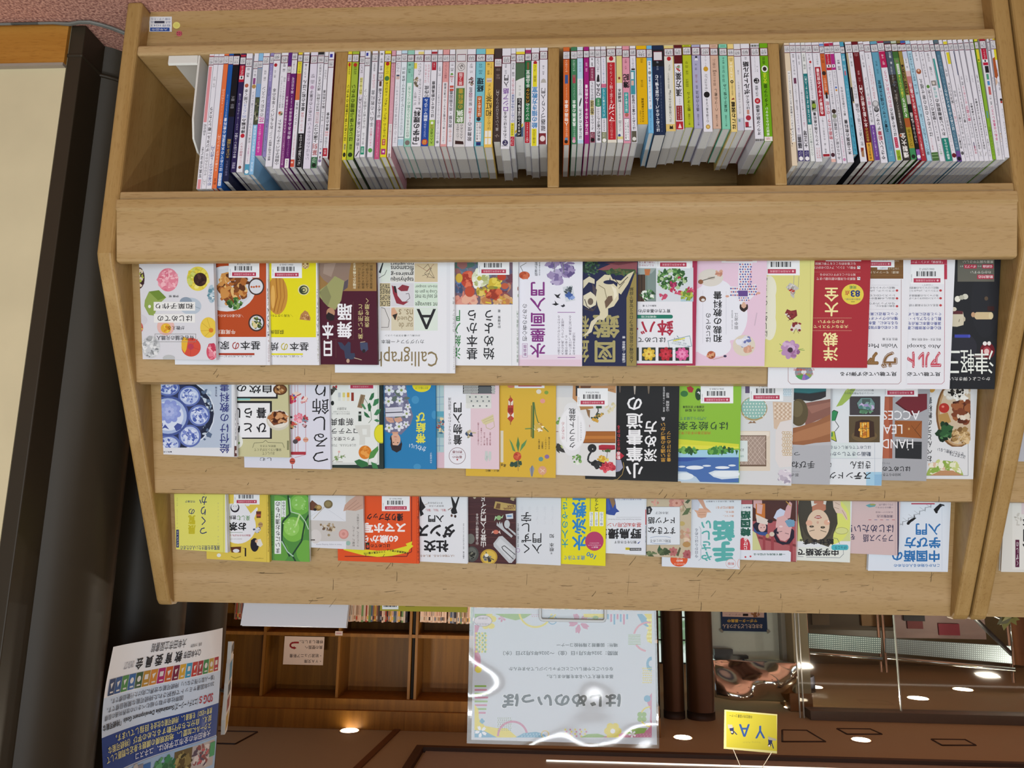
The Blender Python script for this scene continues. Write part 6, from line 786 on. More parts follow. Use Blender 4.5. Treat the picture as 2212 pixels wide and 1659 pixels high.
 ('P', [(1178, 210), (1196, 185), (1216, 210), (1222, 250), (1220, 350), (1225, 370), (1200, 405), (1170, 372), (1176, 340), (1170, 300)], 'b0342c'), ('P', [(1178, 215), (1218, 258), (1178, 258)], 'dcd6c8'), ('P', [(1218, 215), (1218, 255), (1198, 235)], 'dcd6c8'), ('P', [(1172, 318), (1196, 345), (1170, 368)], 'dcd6c8'), ('P', [(1224, 318), (1224, 366), (1200, 345)], 'dcd6c8'), ('L', [(1194, 175), (1196, 425)], 7, '9a5a2a'), ('R', 1178, 280, 1216, 320, '8a2420'),
 ('L', [(1392, 232), (1388, 540)], 18, '4f6a34'), ('L', [(1398, 240), (1410, 330), (1430, 400), (1520, 485)], 8, '5a7440'), ('L', [(1320, 460), (1390, 455)], 10, '6f8a48'), ('L', [(1375, 260), (1372, 530)], 6, '3a4f28'), ('S', 1435, 450, 36, 36, 30, ['e0d2a0', 'c8a848', 'ece4c8', 'b88a38'], 14),
 ('P', [(1185, 545), (1210, 580), (1240, 655), (1215, 645)], '5a8a50'), ('P', [(1260, 525), (1275, 590), (1262, 660), (1245, 600)], '4a7a44'), ('P', [(1338, 548), (1320, 600), (1275, 655), (1290, 595)], '5a8a50'), ('E', 1254, 694, 34, 37, 'b8442c'), ('S', 1254, 694, 24, 26, 12, ['c85c3c', 'a03420', 'd87850'], 10), ('S', 1255, 755, 50, 24, 14, ['2f4a3a', '4a6a54', '26403a'], 16), ('L', [(1258, 735), (1262, 820)], 5, '9a7a34'),
 ('E', 1437, 142, 22, 20, 'd8d0c0'), ('E', 1502, 150, 18, 16, '7a9a3c'), ('E', 1470, 222, 22, 20, 'd8948a'), ('E', 1455, 718, 20, 20, '5f8f88'), ('E', 1507, 697, 20, 18, '84689a'), ('E', 1468, 815, 36, 38, 'cf9a7c'), ('L', [(1450, 800), (1485, 830)], 6, 'e0c4ae'), ('L', [(1452, 832), (1488, 802)], 5, 'e0c4ae'), ('L', [(1470, 850), (1472, 872)], 5, 'b89060'), ('P', [(1358, 800), (1385, 770), (1400, 800), (1382, 872), (1370, 860)], '8a8e98'), ('L', [(1378, 775), (1380, 865)], 5, '4a5060'), ('R', 1110, 475, 1135, 745, 'd2ccb8'),
 ('V', '季節の飾り', 1432, 545, 1447, 632, 'k', 1), ('V', '祝儀袋包み', 1460, 568, 1476, 630, 'k', 1), ('V', 'アクセサリー', 1490, 528, 1504, 632, 'k', 1), ('V', 'すてきな小物', 1518, 528, 1533, 632, 'k', 1), ('T', '基本', 1112, 756, 1158, 782, 'k', 1, -0.3), ('T', '結ぶ・編む', 980, 808, 1100, 826, 'k', 1), ('R', 1230, 60, 1486, 112, 'e4e4e8'), ('R', 1262, 60, 1462, 98, 'b0324e'), ('E', 1200, 95, 30, 16, 'c87a5a')]),
B('b', 2096, 865, 152, 10, 'd6d5d4', 'white craft bonsai book with an oval title plate', [
 ('R', 1500, 60, 1755, 190, 'ccccce'), ('P', [(1730, 60), (2096, 60), (2096, 155), (2000, 130), (1820, 150), (1770, 240), (1725, 200)], 'b8875a'), ('P', [(1790, 60), (1900, 60), (1860, 150), (1800, 180)], '6f4830'), ('T', '日本クラフト盆栽愛好会', 1890, 118, 2075, 132, '3a2a20'), ('R', 1752, 60, 1780, 180, '2a2628'), ('R', 1500, 480, 2092, 485, '8a4a20'), ('R', 1760, 485, 2092, 580, 'a06028'), ('R', 1760, 520, 2092, 545, 'b87434'), ('R', 1760, 575, 2092, 582, '6a3818'),
 ('L', [(1940, 265), (1945, 310), (1925, 340), (1945, 360)], 9, '2f2a28'), ('S', 1915, 375, 34, 24, 16, ['3a4a2c', '26301f', 'c89a3a'], 12), ('S', 1965, 340, 26, 24, 12, ['3a4a2c', 'c8a04a', '5a6a3a'], 11), ('R', 1925, 265, 1975, 285, '2f4a30'), ('P', [(1765, 268), (1900, 268), (1905, 285), (1790, 300), (1765, 290)], 'a87c4a'), ('P', [(1840, 290), (1875, 300), (1872, 370), (1855, 345)], '8a6844'), ('S', 2050, 280, 40, 40, 14, ['c8bf98', 'd8d0b0'], 14), ('L', [(1870, 425), (1872, 445)], 6, 'b07a7a'),
 ('E', 1892, 625, 38, 36, '232325'), ('E', 1897, 632, 5, 5, 'd8d8d8'), ('L', [(1885, 655), (1862, 690), (1856, 730), (1880, 752), (1920, 740)], 16, '232325'), ('S', 1945, 762, 46, 34, 30, ['1f1f21', '333336', '2a2a2c'], 18), ('P', [(1948, 602), (1975, 595), (2088, 598), (2090, 635), (2040, 645), (1950, 638)], 'a8283a'), ('L', [(1950, 625), (2085, 628)], 5, '7a1a2a'), ('S', 2020, 645, 45, 10, 14, ['3a5a30', '4a6a3a'], 10), ('L', [(2025, 650), (2015, 720)], 4, '6a4a3a'), ('S', 1985, 715, 44, 26, 26, ['d8b43a', 'e0c860', 'c89a2a'], 12), ('S', 2030, 785, 58, 38, 60, ['c03a48', 'a8283a', 'd85a64', 'cc4450'], 13), ('S', 1610, 390, 24, 30, 10, ['5a8a3a', '7aa45a'], 12), ('S', 1620, 625, 26, 36, 12, ['8aa050', 'b0bc78', '3a3a34'], 16), ('S', 1755, 720, 40, 40, 16, ['8aac6a', 'dfe4d8', '5a8a44'], 13), ('P', [(1590, 580), (1650, 640), (1720, 670), (1640, 660), (1590, 640)], '3a3836'),
 ('E', 1722, 462, 118, 190, 'dcdcde'), ('E', 1722, 300, 70, 66, 'dcdcde'), ('E', 1722, 625, 70, 66, 'dcdcde'), ('E', 1722, 462, 108, 182, 'e5e5e8'), ('V', 'クラフト盆栽', 1694, 283, 1752, 622, 'k', 1), ('V', 'はじめての', 1632, 400, 1656, 550, 'a83c48'), ('V', 'ARTCRAFT', 1790, 400, 1804, 560, '9a9a9c'), ('L', [(1675, 350), (1675, 570)], 2, 'a0a0a4'), ('L', [(1772, 350), (1772, 570)], 2, 'a0a0a4'), ('B', 1766, 2027, 264)]),
B('c', 930, 910, 172, 12, '17171a', 'black brush calligraphy book with big white title', [
 ('V', '小筆書道の', 482, 188, 628, 880, 'e8e8ea', 2), ('V', '深め方', 636, 392, 748, 738, 'e8e8ea', 2), ('V', '思い通りの筆づかい', 779, 408, 820, 740, 'cc9a3c', 1), ('V', '書き分けのコツ', 831, 480, 866, 740, 'cc9a3c', 1), ('T', '&', 782, 360, 816, 390, 'e0e0e2', 1), ('V', '山本翔龍 監修', 824, 150, 852, 313, 'd8d8da'), ('V', '書家・ペン字講師監修', 798, 100, 815, 315, 'd0d0d2'), ('V', '付きでわかる', 406, 430, 434, 642, 'b83440', 2), ('P', [(418, 645), (468, 690), (418, 735), (380, 690)], 'b0283a'), ('V', '動画', 404, 655, 434, 720, 'ecdadc', 2),
 ('L', [(460, 745), (466, 790), (450, 850), (410, 890), (350, 900)], 4, 'b89a58'), ('P', [(350, 720), (440, 725), (458, 790), (430, 820), (350, 840)], '9a9ab0'), ('P', [(420, 60), (440, 60), (434, 150), (428, 150)], '6a5a50'), ('P', [(545, 60), (570, 60), (560, 165), (554, 165)], 'b8aca0'), ('P', [(662, 60), (690, 60), (680, 160), (673, 160)], '7a6a58')]),
B('c', 1452, 918, 150, 10, '86b636', 'green and blue paper collage book with clouds', [
 ('R', 850, 640, 1446, 705, '9cc8dc'), ('R', 850, 702, 1446, 918, '456aa8'), ('P', [(850, 700), (1160, 706), (1180, 712), (1000, 738), (850, 735)], '33509a'), ('P', [(850, 540), (1446, 590), (1446, 612), (1300, 620), (850, 632)], 'ccd038'), ('P', [(850, 590), (1100, 600), (1446, 612), (1446, 628), (850, 640)], 'd8d648'),
 ('S', 1010, 645, 80, 24, 40, ['3a7a34', '5a9a44', '2a5a28', '7aae58'], 18), ('S', 1290, 645, 110, 26, 50, ['3a7a34', '5a9a44', '24502a', '6aa44a'], 20), ('P', [(1020, 640), (1060, 640), (1045, 688), (1030, 680)], '26502a'), ('P', [(1290, 640), (1320, 645), (1300, 690)], '2a5a2e'), ('P', [(1415, 640), (1440, 645), (1425, 685)], '2a5a2e'),
 ('E', 1070, 790, 75, 17, 'dce4ec'), ('E', 1172, 775, 36, 8, 'd4dee8'), ('E', 1305, 790, 62, 12, 'dce4ec'), ('E', 1388, 772, 32, 8, 'd4dee8'), ('P', [(1185, 835), (1240, 815), (1446, 815), (1446, 880), (1300, 890), (1230, 870)], 'ccd8e2'), ('E', 1340, 845, 120, 26, 'dce4ea'), ('P', [(850, 820), (1000, 825), (1080, 870), (1120, 918), (850, 918)], 'b4c8d8'), ('E', 980, 865, 80, 30, 'd8e2e8'), ('E', 960, 782, 30, 8, 'd4dee8'),
 ('T', 'はり絵を楽しむ', 760, 398, 1352, 472, '26402a', 1), ('T', '内田正泰の手法に学ぶ', 925, 482, 1202, 508, 'b8402a'), ('T', '入門から上級まで', 945, 358, 1170, 386, '2a5a6a'), ('T', '内田 光 監修', 985, 290, 1150, 313, 'k', 1), ('T', '近藤陽子 技法指導', 968, 262, 1150, 283, 'k', 1), ('E', 980, 160, 32, 26, '337038'), ('P', [(1000, 105), (1035, 95), (1062, 115), (1048, 150), (1018, 148)], 'a83034'), ('E', 1100, 165, 27, 52, '233f28'), ('L', [(1090, 150), (1115, 150)], 7, 'dcdce0'), ('L', [(1100, 140), (1112, 165)], 7, 'dcdce0'), ('B', 1120, 1398, 242)]),
B('c', 1896, 942, 200, 10, 'cfd0d2', 'pale grey sashiko stitching book with round mint hoop', [
 ('P', [(1450, 60), (1896, 60), (1896, 120), (1450, 120)], 'c6c6ca'), ('R', 1500, 60, 1545, 155, '5a4a6a'), ('E', 1575, 285, 114, 100, 'a48a58'), ('E', 1575, 283, 107, 93, '8ab4ac'), ('Q', 1475, 205, 1680, 365, 8, 6, 7, ['d2dcd4']), ('P', [(1522, 415), (1548, 392), (1560, 405), (1575, 390), (1595, 412), (1560, 410)], '8a6a50'), ('L', [(1470, 330), (1510, 375), (1580, 392), (1650, 365)], 6, 'b09a64'),
 ('R', 1420, 478, 1712, 818, 'd6c8b6'), ('R', 1420, 484, 1704, 522, 'e0d6c8'), ('R', 1420, 515, 1680, 780, '6a5444'), ('R', 1420, 522, 1672, 766, 'a08c80'), *[('L', [(1520+i*38, 524), (1420+i*38, 640), (1520+i*38, 764)], 3, 'cbb9ac') for i in range(-1, 6)], *[('L', [(1420+i*38, 524), (1520+i*38, 640), (1420+i*38, 764)], 3, 'cbb9ac') for i in range(-1, 5)], ('R', 1400, 560, 1520, 738, 'd4dcdc'), ('T', 'はじめ', 1450, 628, 1488, 652, '3a3a40', 1), ('T', '伝統の', 1450, 684, 1488, 702, '4a8a84'),
 ('P', [(1735, 228), (1896, 235), (1896, 400), (1770, 465), (1745, 455)], 'cdb59e'), ('Q', 1745, 240, 1890, 380, 8, 8, 8, ['dfd0c0', 'b89c84']), ('P', [(1760, 480), (1800, 400), (1896, 380), (1896, 780), (1790, 790), (1755, 720)], 'd8d2d0'), ('Q', 1815, 480, 1896, 690, 4, 8, 14, ['b89a6c', 'cdb488']), ('Q', 1815, 480, 1896, 690, 4, 8, 9, ['d8d0c8']), ('S', 1835, 870, 55, 62, 34, ['b4aab8', 'cfc6d0', 'a098a8', 'dcd6dc'], 20), ('R', 1825, 110, 1896, 180, 'a0b8c8'), ('Q', 1825, 110, 1896, 180, 5, 5, 6, ['dce4e8']), ('B', 1538, 1824, 222)]),
B('d', 557, 935, 170, 10, 'acadb2', 'grey pottery book showing hands shaping brown clay', [
 ('R', 150, 60, 560, 600, 'c8c8c8'), ('P', [(150, 60), (525, 60), (522, 185), (480, 205), (400, 225), (330, 218), (150, 210)], '2a2a2c'), ('P', [(150, 60), (525, 60), (524, 135), (380, 155), (150, 140)], '2f7074'), ('L', [(150, 145), (380, 158), (524, 138)], 6, '1f4a50'), ('P', [(345, 240), (430, 225), (560, 205), (560, 340), (420, 400), (345, 430)], '84584c'), ('P', [(360, 270), (560, 230), (560, 270), (400, 330)], '97685a'), ('E', 290, 320, 80, 116, '574b30'), ('E', 275, 290, 50, 70, '6a5e40'), ('P', [(150, 470), (300, 440), (440, 395), (560, 335), (560, 570), (430, 580), (330, 598), (150, 590)], '94603e'), ('P', [(180, 520), (320, 470), (480, 420), (560, 390), (560, 500), (400, 550), (220, 575)], 'a8734e'), ('P', [(150, 590), (330, 598), (430, 580), (560, 570), (560, 600), (150, 604)], 'b4b5ba'),
 ('T', '手びねりで', 90, 735, 426, 797, 'k', 1), ('T', 'つくる', 130, 655, 302, 692, 'k', 1), ('T', '茶の湯のうつわ', 20, 838, 292, 866, 'k'), ('L', [(230, 822), (300, 822)], 2, '7a7a80')]),
B('d', 998, 943, 190, 9, 'd9dde1', 'white stained glass book with two dark photographs', [
 ('R', 724, 182, 986, 343, '3f383c'), ('P', [(785, 240), (820, 195), (910, 195), (940, 240), (940, 290), (880, 300), (800, 290)], '6a8a88'), ('R', 830, 205, 900, 250, '4a5a58'), ('S', 865, 270, 62, 22, 22, ['9a8ab8', 'c0aed0', '4a7a78', '7aa098'], 20), ('S', 855, 312, 60, 14, 12, ['4f7a5a', '6a9a78'], 14), ('L', [(785, 240), (820, 195), (910, 195), (940, 240), (940, 290), (880, 300), (800, 290), (785, 240)], 4, '221c20'),
 ('R', 718, 351, 982, 575, '594a32'), ('E', 850, 520, 110, 50, '6a5638'), ('P', [(762, 520), (775, 400), (830, 382), (890, 385), (930, 400), (938, 525), (855, 545)], '3a2418'), ('P', [(812, 530), (812, 405), (890, 402), (893, 530), (850, 540)], 'd8952a'), ('S', 850, 470, 34, 60, 16, ['e8b448', 'f0cc70', 'b86a20'], 16), ('L', [(830, 400), (832, 530)], 4, '3a2418'), ('L', [(868, 400), (868, 530)], 4, '3a2418'), ('L', [(812, 460), (893, 455)], 4, '3a2418'),
 ('P', [(608, 272), (650, 200), (690, 130), (780, 110), (720, 205), (660, 258)], '9cb456'), ('P', [(720, 60), (780, 60), (690, 150)], 'b4c478'), ('P', [(558, 330), (590, 300), (625, 315), (600, 390), (558, 392)], '2f8a54'), ('L', [(558, 330), (590, 300), (625, 315), (600, 390)], 5, '1f2a20'), ('P', [(558, 395), (600, 392), (632, 440), (600, 480), (558, 482)], 'dcdfe2'), ('L', [(600, 392), (632, 440), (600, 480)], 5, '1f2a20'), ('P', [(555, 482), (595, 480), (612, 568), (560, 545)], 'b4c040'), ('L', [(595, 480), (612, 568), (560, 545)], 5, '1f2a20'), ('R', 520, 490, 580, 526, '3f8a50'),
 ('T', '憧れのステンドグラス作品', 730, 122, 930, 140, '4a505a'), ('T', 'ベーシックな平面作品から', 680, 148, 930, 166, '4a505a'), ('T', 'はじめてでも美しく作る', 560, 603, 903, 633, '26304a'), ('T', '動画つきでしっかり', 540, 655, 905, 693, '26304a', 1), ('T', 'きほん', 728, 736, 902, 802, 'k', 1), ('T', 'の', 540, 745, 570, 790, 'k', 1), ('T', 'ステンドグラス', 400, 828, 906, 888, 'k', 1), ('R', 550, 580, 790, 710, 'd2dcdc'), ('T', '動画つきでしっかり', 540, 655, 905, 693, '26304a', 1), ('T', 'はじめてでも美しく作る', 560, 603, 903, 633, '26304a'), ('R', 865, 828, 998, 943, '9fc6dc'), ('R', 935, 848, 998, 943, '8ab4d2'), ('T', 'ステ', 760, 828, 906, 888, 'k', 1), ('L', [(550, 712), (998, 712)], 2, 'a8b0c0'), ('L', [(938, 575), (938, 850)], 2, 'a8b0c0')]),
B('d', 1380, 903, 180, 9, 'a2a3a8', 'grey leather accessory book with black, tan and maroon cases', [
 ('P', [(940, 185), (1092, 185), (1088, 712), (940, 712)], 'ae6146'), ('P', [(1060, 185), (1092, 185), (1088, 712), (1060, 712)], '9a5038'), ('P', [(1112, 240), (1200, 165), (1385, 160), (1385, 290), (1262, 348)], '70242e'), ('P', [(1112, 240), (1262, 348), (1270, 340), (1125, 235)], '551a22'), ('P', [(1110, 388), (1342, 392), (1338, 542), (1110, 526)], '96562a'), ('L', [(1342, 392), (1280, 470), (1338, 540)], 3, '5a3418'), ('L', [(1250, 430), (1338, 538)], 3, '5a3418'), ('L', [(1112, 392), (1160, 430)], 3, '6f421e'), ('E', 1230, 460, 8, 10, 'c89a60'), ('P', [(1114, 565), (1340, 570), (1338, 718), (1112, 710)], '26282c'), ('L', [(1114, 585), (1340, 592)], 2, '4a4c52'), ('E', 1223, 637, 6, 6, 'c8c8c8'), ('P', [(1010, 130), (1110, 120), (1110, 190), (1010, 190)], '8a4a38'),
 ('T', 'HAND', 1000, 548, 1266, 626, 'e8e8ea'), ('T', 'LEATHER', 760, 424, 1174, 502, 'e8e8ea'), ('T', 'ACCESSORY', 740, 304, 1322, 382, 'e8e8ea'), ('T', 'はじめての', 1005, 780, 1240, 822, 'k', 2), ('T', '革小物', 850, 780, 1000, 822, 'k', 2), ('T', '30分からできる', 985, 838, 1160, 864, '2a2a30', 1), ('T', 'アトリエ', 1000, 745, 1068, 760, '3a3a40'), ('B', 1014, 1306, 184)]),
B('d', 1778, 887, 140, 10, 'd9dadc', 'white boxed lunch textbook, last in the middle pocket', [
 ('L', [(1735, 60), (1735, 858), (1380, 858)], 3, '5a5a60'), ('X', 1380, 60, 1755, 612), ('E', 1640, 330, 180, 290, '7a5430'), ('E', 1645, 330, 168, 276, 'b8946a'), ('E', 1650, 330, 156, 262, 'c8b49a'), ('S', 1640, 160, 120, 60, 40, ['e2ded6', 'd4cec4', 'ece8e2'], 24), ('S', 1640, 150, 70, 34, 26, ['1f1c1a', '2f2a26'], 12), ('S', 1690, 310, 84, 90, 60, ['5a2c1c', '7a4028', '3a1a10', '9a5c38'], 34), ('S', 1700, 360, 60, 14, 10, ['d8c8b4', 'e0d4c4'], 20), ('E', 1530, 282, 44, 42, 'b03028'), ('E', 1520, 270, 12, 10, 'dc8070'), ('P', [(1480, 340), (1560, 320), (1590, 400), (1500, 440)], 'b08a50'), ('S', 1540, 480, 54, 66, 40, ['1f3a24', '2f5a34', '14281a', '4a7a4a'], 24), ('S', 1670, 520, 80, 66, 60, ['c0a070', '9a7a4a', 'd8bc90', '7a5a34'], 18), ('L', [(1620, 490), (1740, 560)], 5, 'd4b888'), ('L', [(1600, 540), (1720, 490)], 5, 'c4a470'), ('L', [(1640, 590), (1700, 500)], 5, 'dcc49c'), ('X',),
 ('E', 1425, 110, 30, 40, 'c89a4a'), ('V', 'おべんとうの教科書', 1384, 190, 1428, 742, 'k', 1), ('T', 'はじめてでも、', 1560, 668, 1712, 700, '3a3a44', 0, -0.25), ('T', 'ぜったい失敗しない', 1470, 640, 1700, 672, '3a3a44', 0, -0.2), ('X', 1375, 720, 1700, 858), ('E', 1535, 880, 160, 150, '9ab058'), ('S', 1530, 800, 130, 60, 60, ['c4cc84', 'dfe0c0', '8aa848', 'e6e2d0', 'd8b8a0'], 24), ('P', [(1410, 858), (1500, 815), (1600, 815), (1690, 858)], 'b88a64'), ('X',)]),
])
face_row(3, [
B('a', 606, 566, 117, 14, 'dcd86c', 'lemon yellow exhibition making guide, first in the top pocket', [
 ('V', 'つくりかた', 358, 0, 422, 408, '1f2c66', 1), ('V', '展覧', 262, 248, 326, 408, 'bfb42c', 4), ('V', 'の', 266, 192, 318, 240, '1f2c66', 1), ('R', 161, 372, 184, 524, '1f2c66'), ('V', 'ガイドブック', 166, 380, 180, 516, 'd8d8c0', 1), ('T', '展覧会を開きたい人のための', 195, 505, 532, 546, '2a3a6a', 1), ('T', '竹氏倫子', 236, 122, 322, 142, '2a3a6a', 1), ('V', 'A practical guide', 162, 100, 176, 360, 'a8a468'), ('V', 'How to curate', 512, 140, 526, 500, 'b4b07c'), ('R', 563, 60, 566, 572, 'b0ac60'), ('R', 578, 60, 610, 572, 'd8d8dc')], side='d4d4d8'),
B('a', 962, 648, 138, 13, 'd8be50', 'mustard yellow tea enjoyment book with a white teapot shape', [
 ('E', 690, 340, 150, 152, 'dfdfe4'), ('P', [(790, 240), (850, 180), (858, 195), (820, 290)], 'dfdfe4'), ('P', [(610, 150), (740, 150), (800, 240), (610, 300)], 'dfdfe4'), ('T', 'お茶', 606, 308, 758, 382, 'k', 3), ('T', 'を', 560, 308, 600, 370, 'k', 2), ('T', '楽しむ', 678, 250, 790, 296, '5a8a4a', 1), ('T', '教科書', 570, 248, 672, 286, 'k', 2), ('T', '理由がわかればもっと', 600, 412, 796, 430, 'a03040', 1), ('L', [(615, 396), (728, 396)], 3, '6a8a6a'), ('T', 'Japanese tea & more', 620, 445, 722, 458, '8a8a8a'),
 ('E', 662, 185, 38, 40, '26222a'), ('E', 660, 178, 30, 32, 'd6d6da'), ('E', 650, 172, 3, 3, '2a2a2a'), ('E', 672, 172, 3, 3, '2a2a2a'), ('E', 770, 160, 18, 12, 'd6d6da'), ('P', [(842, 215), (886, 215), (882, 272), (846, 272)], '62342a'), ('R', 846, 240, 882, 258, 'a8503a'), ('E', 880, 330, 20, 23, 'b09064'), ('R', 862, 322, 898, 330, '8a6a48'), ('S', 850, 378, 34, 22, 14, ['d8dae0', '3a4468', 'c0c4d0'], 13), ('E', 830, 502, 36, 58, '26222a'), ('E', 815, 470, 18, 16, '26222a'), ('P', [(840, 460), (880, 450), (900, 500), (880, 520), (850, 505)], 'dcd8d0'), ('E', 845, 470, 12, 14, 'd8b090'), ('P', [(625, 520), (715, 516), (712, 568), (632, 566)], '5a3020'), ('E', 672, 552, 28, 16, 'd6d6da'), ('R', 745, 528, 758, 600, '2c2424'), ('L', [(728, 528), (745, 530)], 3, '2c2424'), ('E', 525, 590, 18, 16, 'e0e0d8'), ('L', [(628, 600), (665, 615), (712, 600)], 6, '9a8a3a'), ('T', "A beginner's", 830, 612, 905, 622, '6a5a2a'), ('R', 932, 60, 935, 650, 'b8a040'), ('V', '日本茶をもっと楽しむ教科書', 940, 110, 960, 430, 'k', 1), ('V', '理由がわかれば', 943, 440, 958, 560, '8a5a20'), ('B', 652, 872, 157)], side='c8b048'),
B('a', 1302, 645, 140, 12, '4f8a3c', 'green pickle book showing round green vegetables in glass jars', [
 ('R', 900, 60, 1302, 645, '4f8a40'), ('E', 1020, 200, 120, 120, '6aa24a'), ('E', 1215, 155, 90, 92, '6fae48'), ('E', 1205, 145, 60, 60, '86be5a'), ('E', 1160, 370, 98, 106, '78b448'), ('E', 1145, 355, 66, 70, '90c660'), ('E', 1050, 560, 70, 90, '5f9a40'), ('E', 1265, 560, 80, 100, '6aa644'), ('L', [(1115, 80), (1130, 240), (1070, 300), (1060, 460), (1130, 600)], 16, '24442e'), ('L', [(1300, 230), (1260, 300), (1230, 470), (1150, 590), (1180, 645)], 14, '24442e'), ('L', [(1128, 100), (1140, 220), (1215, 240), (1260, 300), (1290, 370)], 8, 'b4d0b4'), ('L', [(1215, 240), (1180, 340)], 14, 'b8d890'), ('L', [(1060, 470), (1110, 560), (1160, 600)], 10, 'a8c8b4'), ('S', 1120, 350, 60, 80, 14, ['b4dc90', 'a0d074'], 9), ('S', 1220, 150, 60, 60, 12, ['a8d488', '94c870'], 9),
 ('R', 968, 60, 998, 645, '5a8a4a'), ('V', 'ひとつ多めにおいしいおるおすそ分け', 968, 210, 990, 570, '1f2a1c'), ('R', 1000, 126, 1055, 578, 'e2e5e6'), ('V', 'まいにちお漬けもの', 1007, 132, 1049, 572, '1f2420', 1), ('R', 1058, 124, 1096, 264, 'dde2e0'), ('V', 'こてらみや', 1064, 130, 1090, 258, '1f2420', 1)], side='d8dcd8'),
B('a', 1766, 543, 148, 11, 'c4bfbb', 'pale sealing wax book with an envelope and a pink seal', [
 ('P', [(1240, 80), (1606, 80), (1608, 302), (1240, 288)], 'd9dbe2'), ('L', [(1300, 265), (1420, 175), (1606, 302)], 2, 'b8bac4'), ('E', 1458, 155, 38, 36, '756648'), ('E', 1456, 153, 26, 24, '8f8058'), ('P', [(1586, 215), (1600, 160), (1640, 120), (1690, 85), (1766, 70), (1766, 190), (1690, 212), (1620, 205)], 'c09a88'), ('L', [(1610, 195), (1700, 120)], 3, '9a7464'), ('L', [(1630, 204), (1720, 140)], 3, '9a7464'), ('L', [(1665, 208), (1745, 160)], 3, '9a7464'), ('P', [(1280, 170), (1320, 120), (1370, 160), (1350, 210), (1300, 205)], '6a4434'), ('E', 1372, 185, 32, 26, '8a7040'), ('E', 1378, 180, 18, 14, 'b89a60'), ('E', 1345, 200, 14, 12, '2a2424'), ('L', [(1330, 280), (1425, 178)], 5, 'b0a898'), ('S', 1460, 355, 56, 34, 22, ['8a7254', 'd0c4b0', '6a5440', 'b0a088'], 14), ('E', 1395, 330, 10, 10, '8a7254'), ('E', 1463, 418, 12, 11, '9a8a6c'), ('E', 1590, 410, 42, 42, 'c88c84'), ('E', 1588, 408, 32, 32, 'd69c94'), ('E', 1588, 408, 14, 14, 'c48880'), ('E', 1628, 487, 20, 20, '93b4a8'), ('R', 1300, 470, 1610, 545, 'd8d9e0'), ('E', 1350, 430, 50, 60, 'cfcac8'), ('R', 1310, 455, 1345, 464, '3a2a28'), ('T', 'How to enjoy Sealing stamp', 1355, 490, 1570, 506, '8a8a98'), ('V', '封緘に、カードに、', 1664, 340, 1684, 515, '5a504c'), ('V', 'ラッピングに、癒しの時間に', 1702, 240, 1720, 515, '5a504c'), ('R', 1756, 60, 1762, 540, 'd8d4d8')]),
B('b', 536, 660, 168, 13, 'd9501f', 'vivid orange smartphone photo book with yellow ribbon', [
 ('T', 'スマホ写真', -40, 312, 422, 402, 'ece4e2', 4), ('T', '60歳からの', -40, 418, 356, 486, 'ece4e2', 3), ('T', 'はじめての', 120, 494, 286, 524, '26161a', 2), ('T', '撮り方', 240, 233, 398, 300, '26161a', 3), ('T', 'ブック', 90, 233, 236, 290, '26161a', 3), ('L', [(470, 80), (470, 560), (440, 575), (430, 600), (-100, 600)], 9, '8a2a1a'), ('P', [(-110, 545), (0, 575), (60, 590), (180, 604), (300, 596), (440, 566), (452, 540), (486, 512), (470, 500), (476, 472), (420, 492), (432, 510), (300, 545), (180, 552), (60, 540), (-110, 500)], 'd8d02a'), ('T', '写真編集者が教える', 260, 548, 446, 568, '26161a', 2, -0.16), ('T', 'スマホ写真の撮り方', 60, 556, 250, 578, '26161a', 2, 0.1), ('P', [(80, 482), (110, 480), (112, 538), (82, 540)], '2a2222'), ('E', 96, 515, 10, 14, 'c84a3a'), ('E', 92, 498, 5, 6, '4a7a3a'), ('L', [(225, 605), (240, 580)], 4, '26161a'), ('L', [(78, 600), (82, 575)], 4, '26161a'), ('R', 512, 60, 515, 660, 'b03a14'), ('V', '60歳からのスマホ写真撮り方ブック', 520, 90, 534, 640, '3a160c', 1), ('B', 217, 455, 213)], side='c8451a'),
B('b', 952, 660, 125, 12, 'dcdee3', 'white ballroom dance primer with heavy black title', [
 ('T', '社交', 573, 460, 786, 564, 'k', 4), ('T', 'ダンス', 520, 322, 842, 444, 'k', 4), ('T', '入門', 612, 248, 746, 308, 'k', 3), ('T', '1人で始められる、楽しめる', 545, 585, 832, 606, '8a6038', 1), ('T', '「観る」「知る」「踊る」', 592, 194, 765, 216, 'a83040', 1), ('T', '社交ダンスの', 620, 162, 745, 178, 'k', 1), ('T', 'すべてがわかる', 610, 136, 735, 152, 'k', 1), ('P', [(800, 60), (822, 180), (805, 205), (812, 235), (838, 240), (862, 230), (850, 190), (880, 90), (878, 60), (845, 150)], '1d1c1f'), ('L', [(780, 205), (812, 185)], 6, '7a5a48'), ('E', 812, 252, 9, 12, '5a3a30'), ('E', 843, 258, 10, 13, '3a2824'), ('P', [(540, 60), (560, 130), (590, 180), (560, 210), (575, 240), (545, 260), (538, 200)], '1f1c20'), ('L', [(580, 160), (610, 150)], 5, 'b8a898'), ('V', '一般社団法人日本', 908, 315, 920, 560, '7a7a80'), ('V', '主婦の本', 907, 560, 922, 620, '3a3a40', 1), ('R', 938, 60, 940, 660, 'c4c6cc')], spine='r'),
B('b', 1362, 666, 128, 12, '46262a', 'dark wood-patterned hiking guide with cutlery on its cover', [
 *[('R', 900, 80+i*58, 1362, 82+i*58, '30181a') for i in range(11)], *[('L', [(900, 110+i*66), (1100, 104+i*66), (1362, 116+i*66)], 5, '5c3634') for i in range(9)], *[('L', [(930, 90+i*80), (1200, 98+i*80), (1340, 88+i*80)], 3, '3a1e20') for i in range(7)],
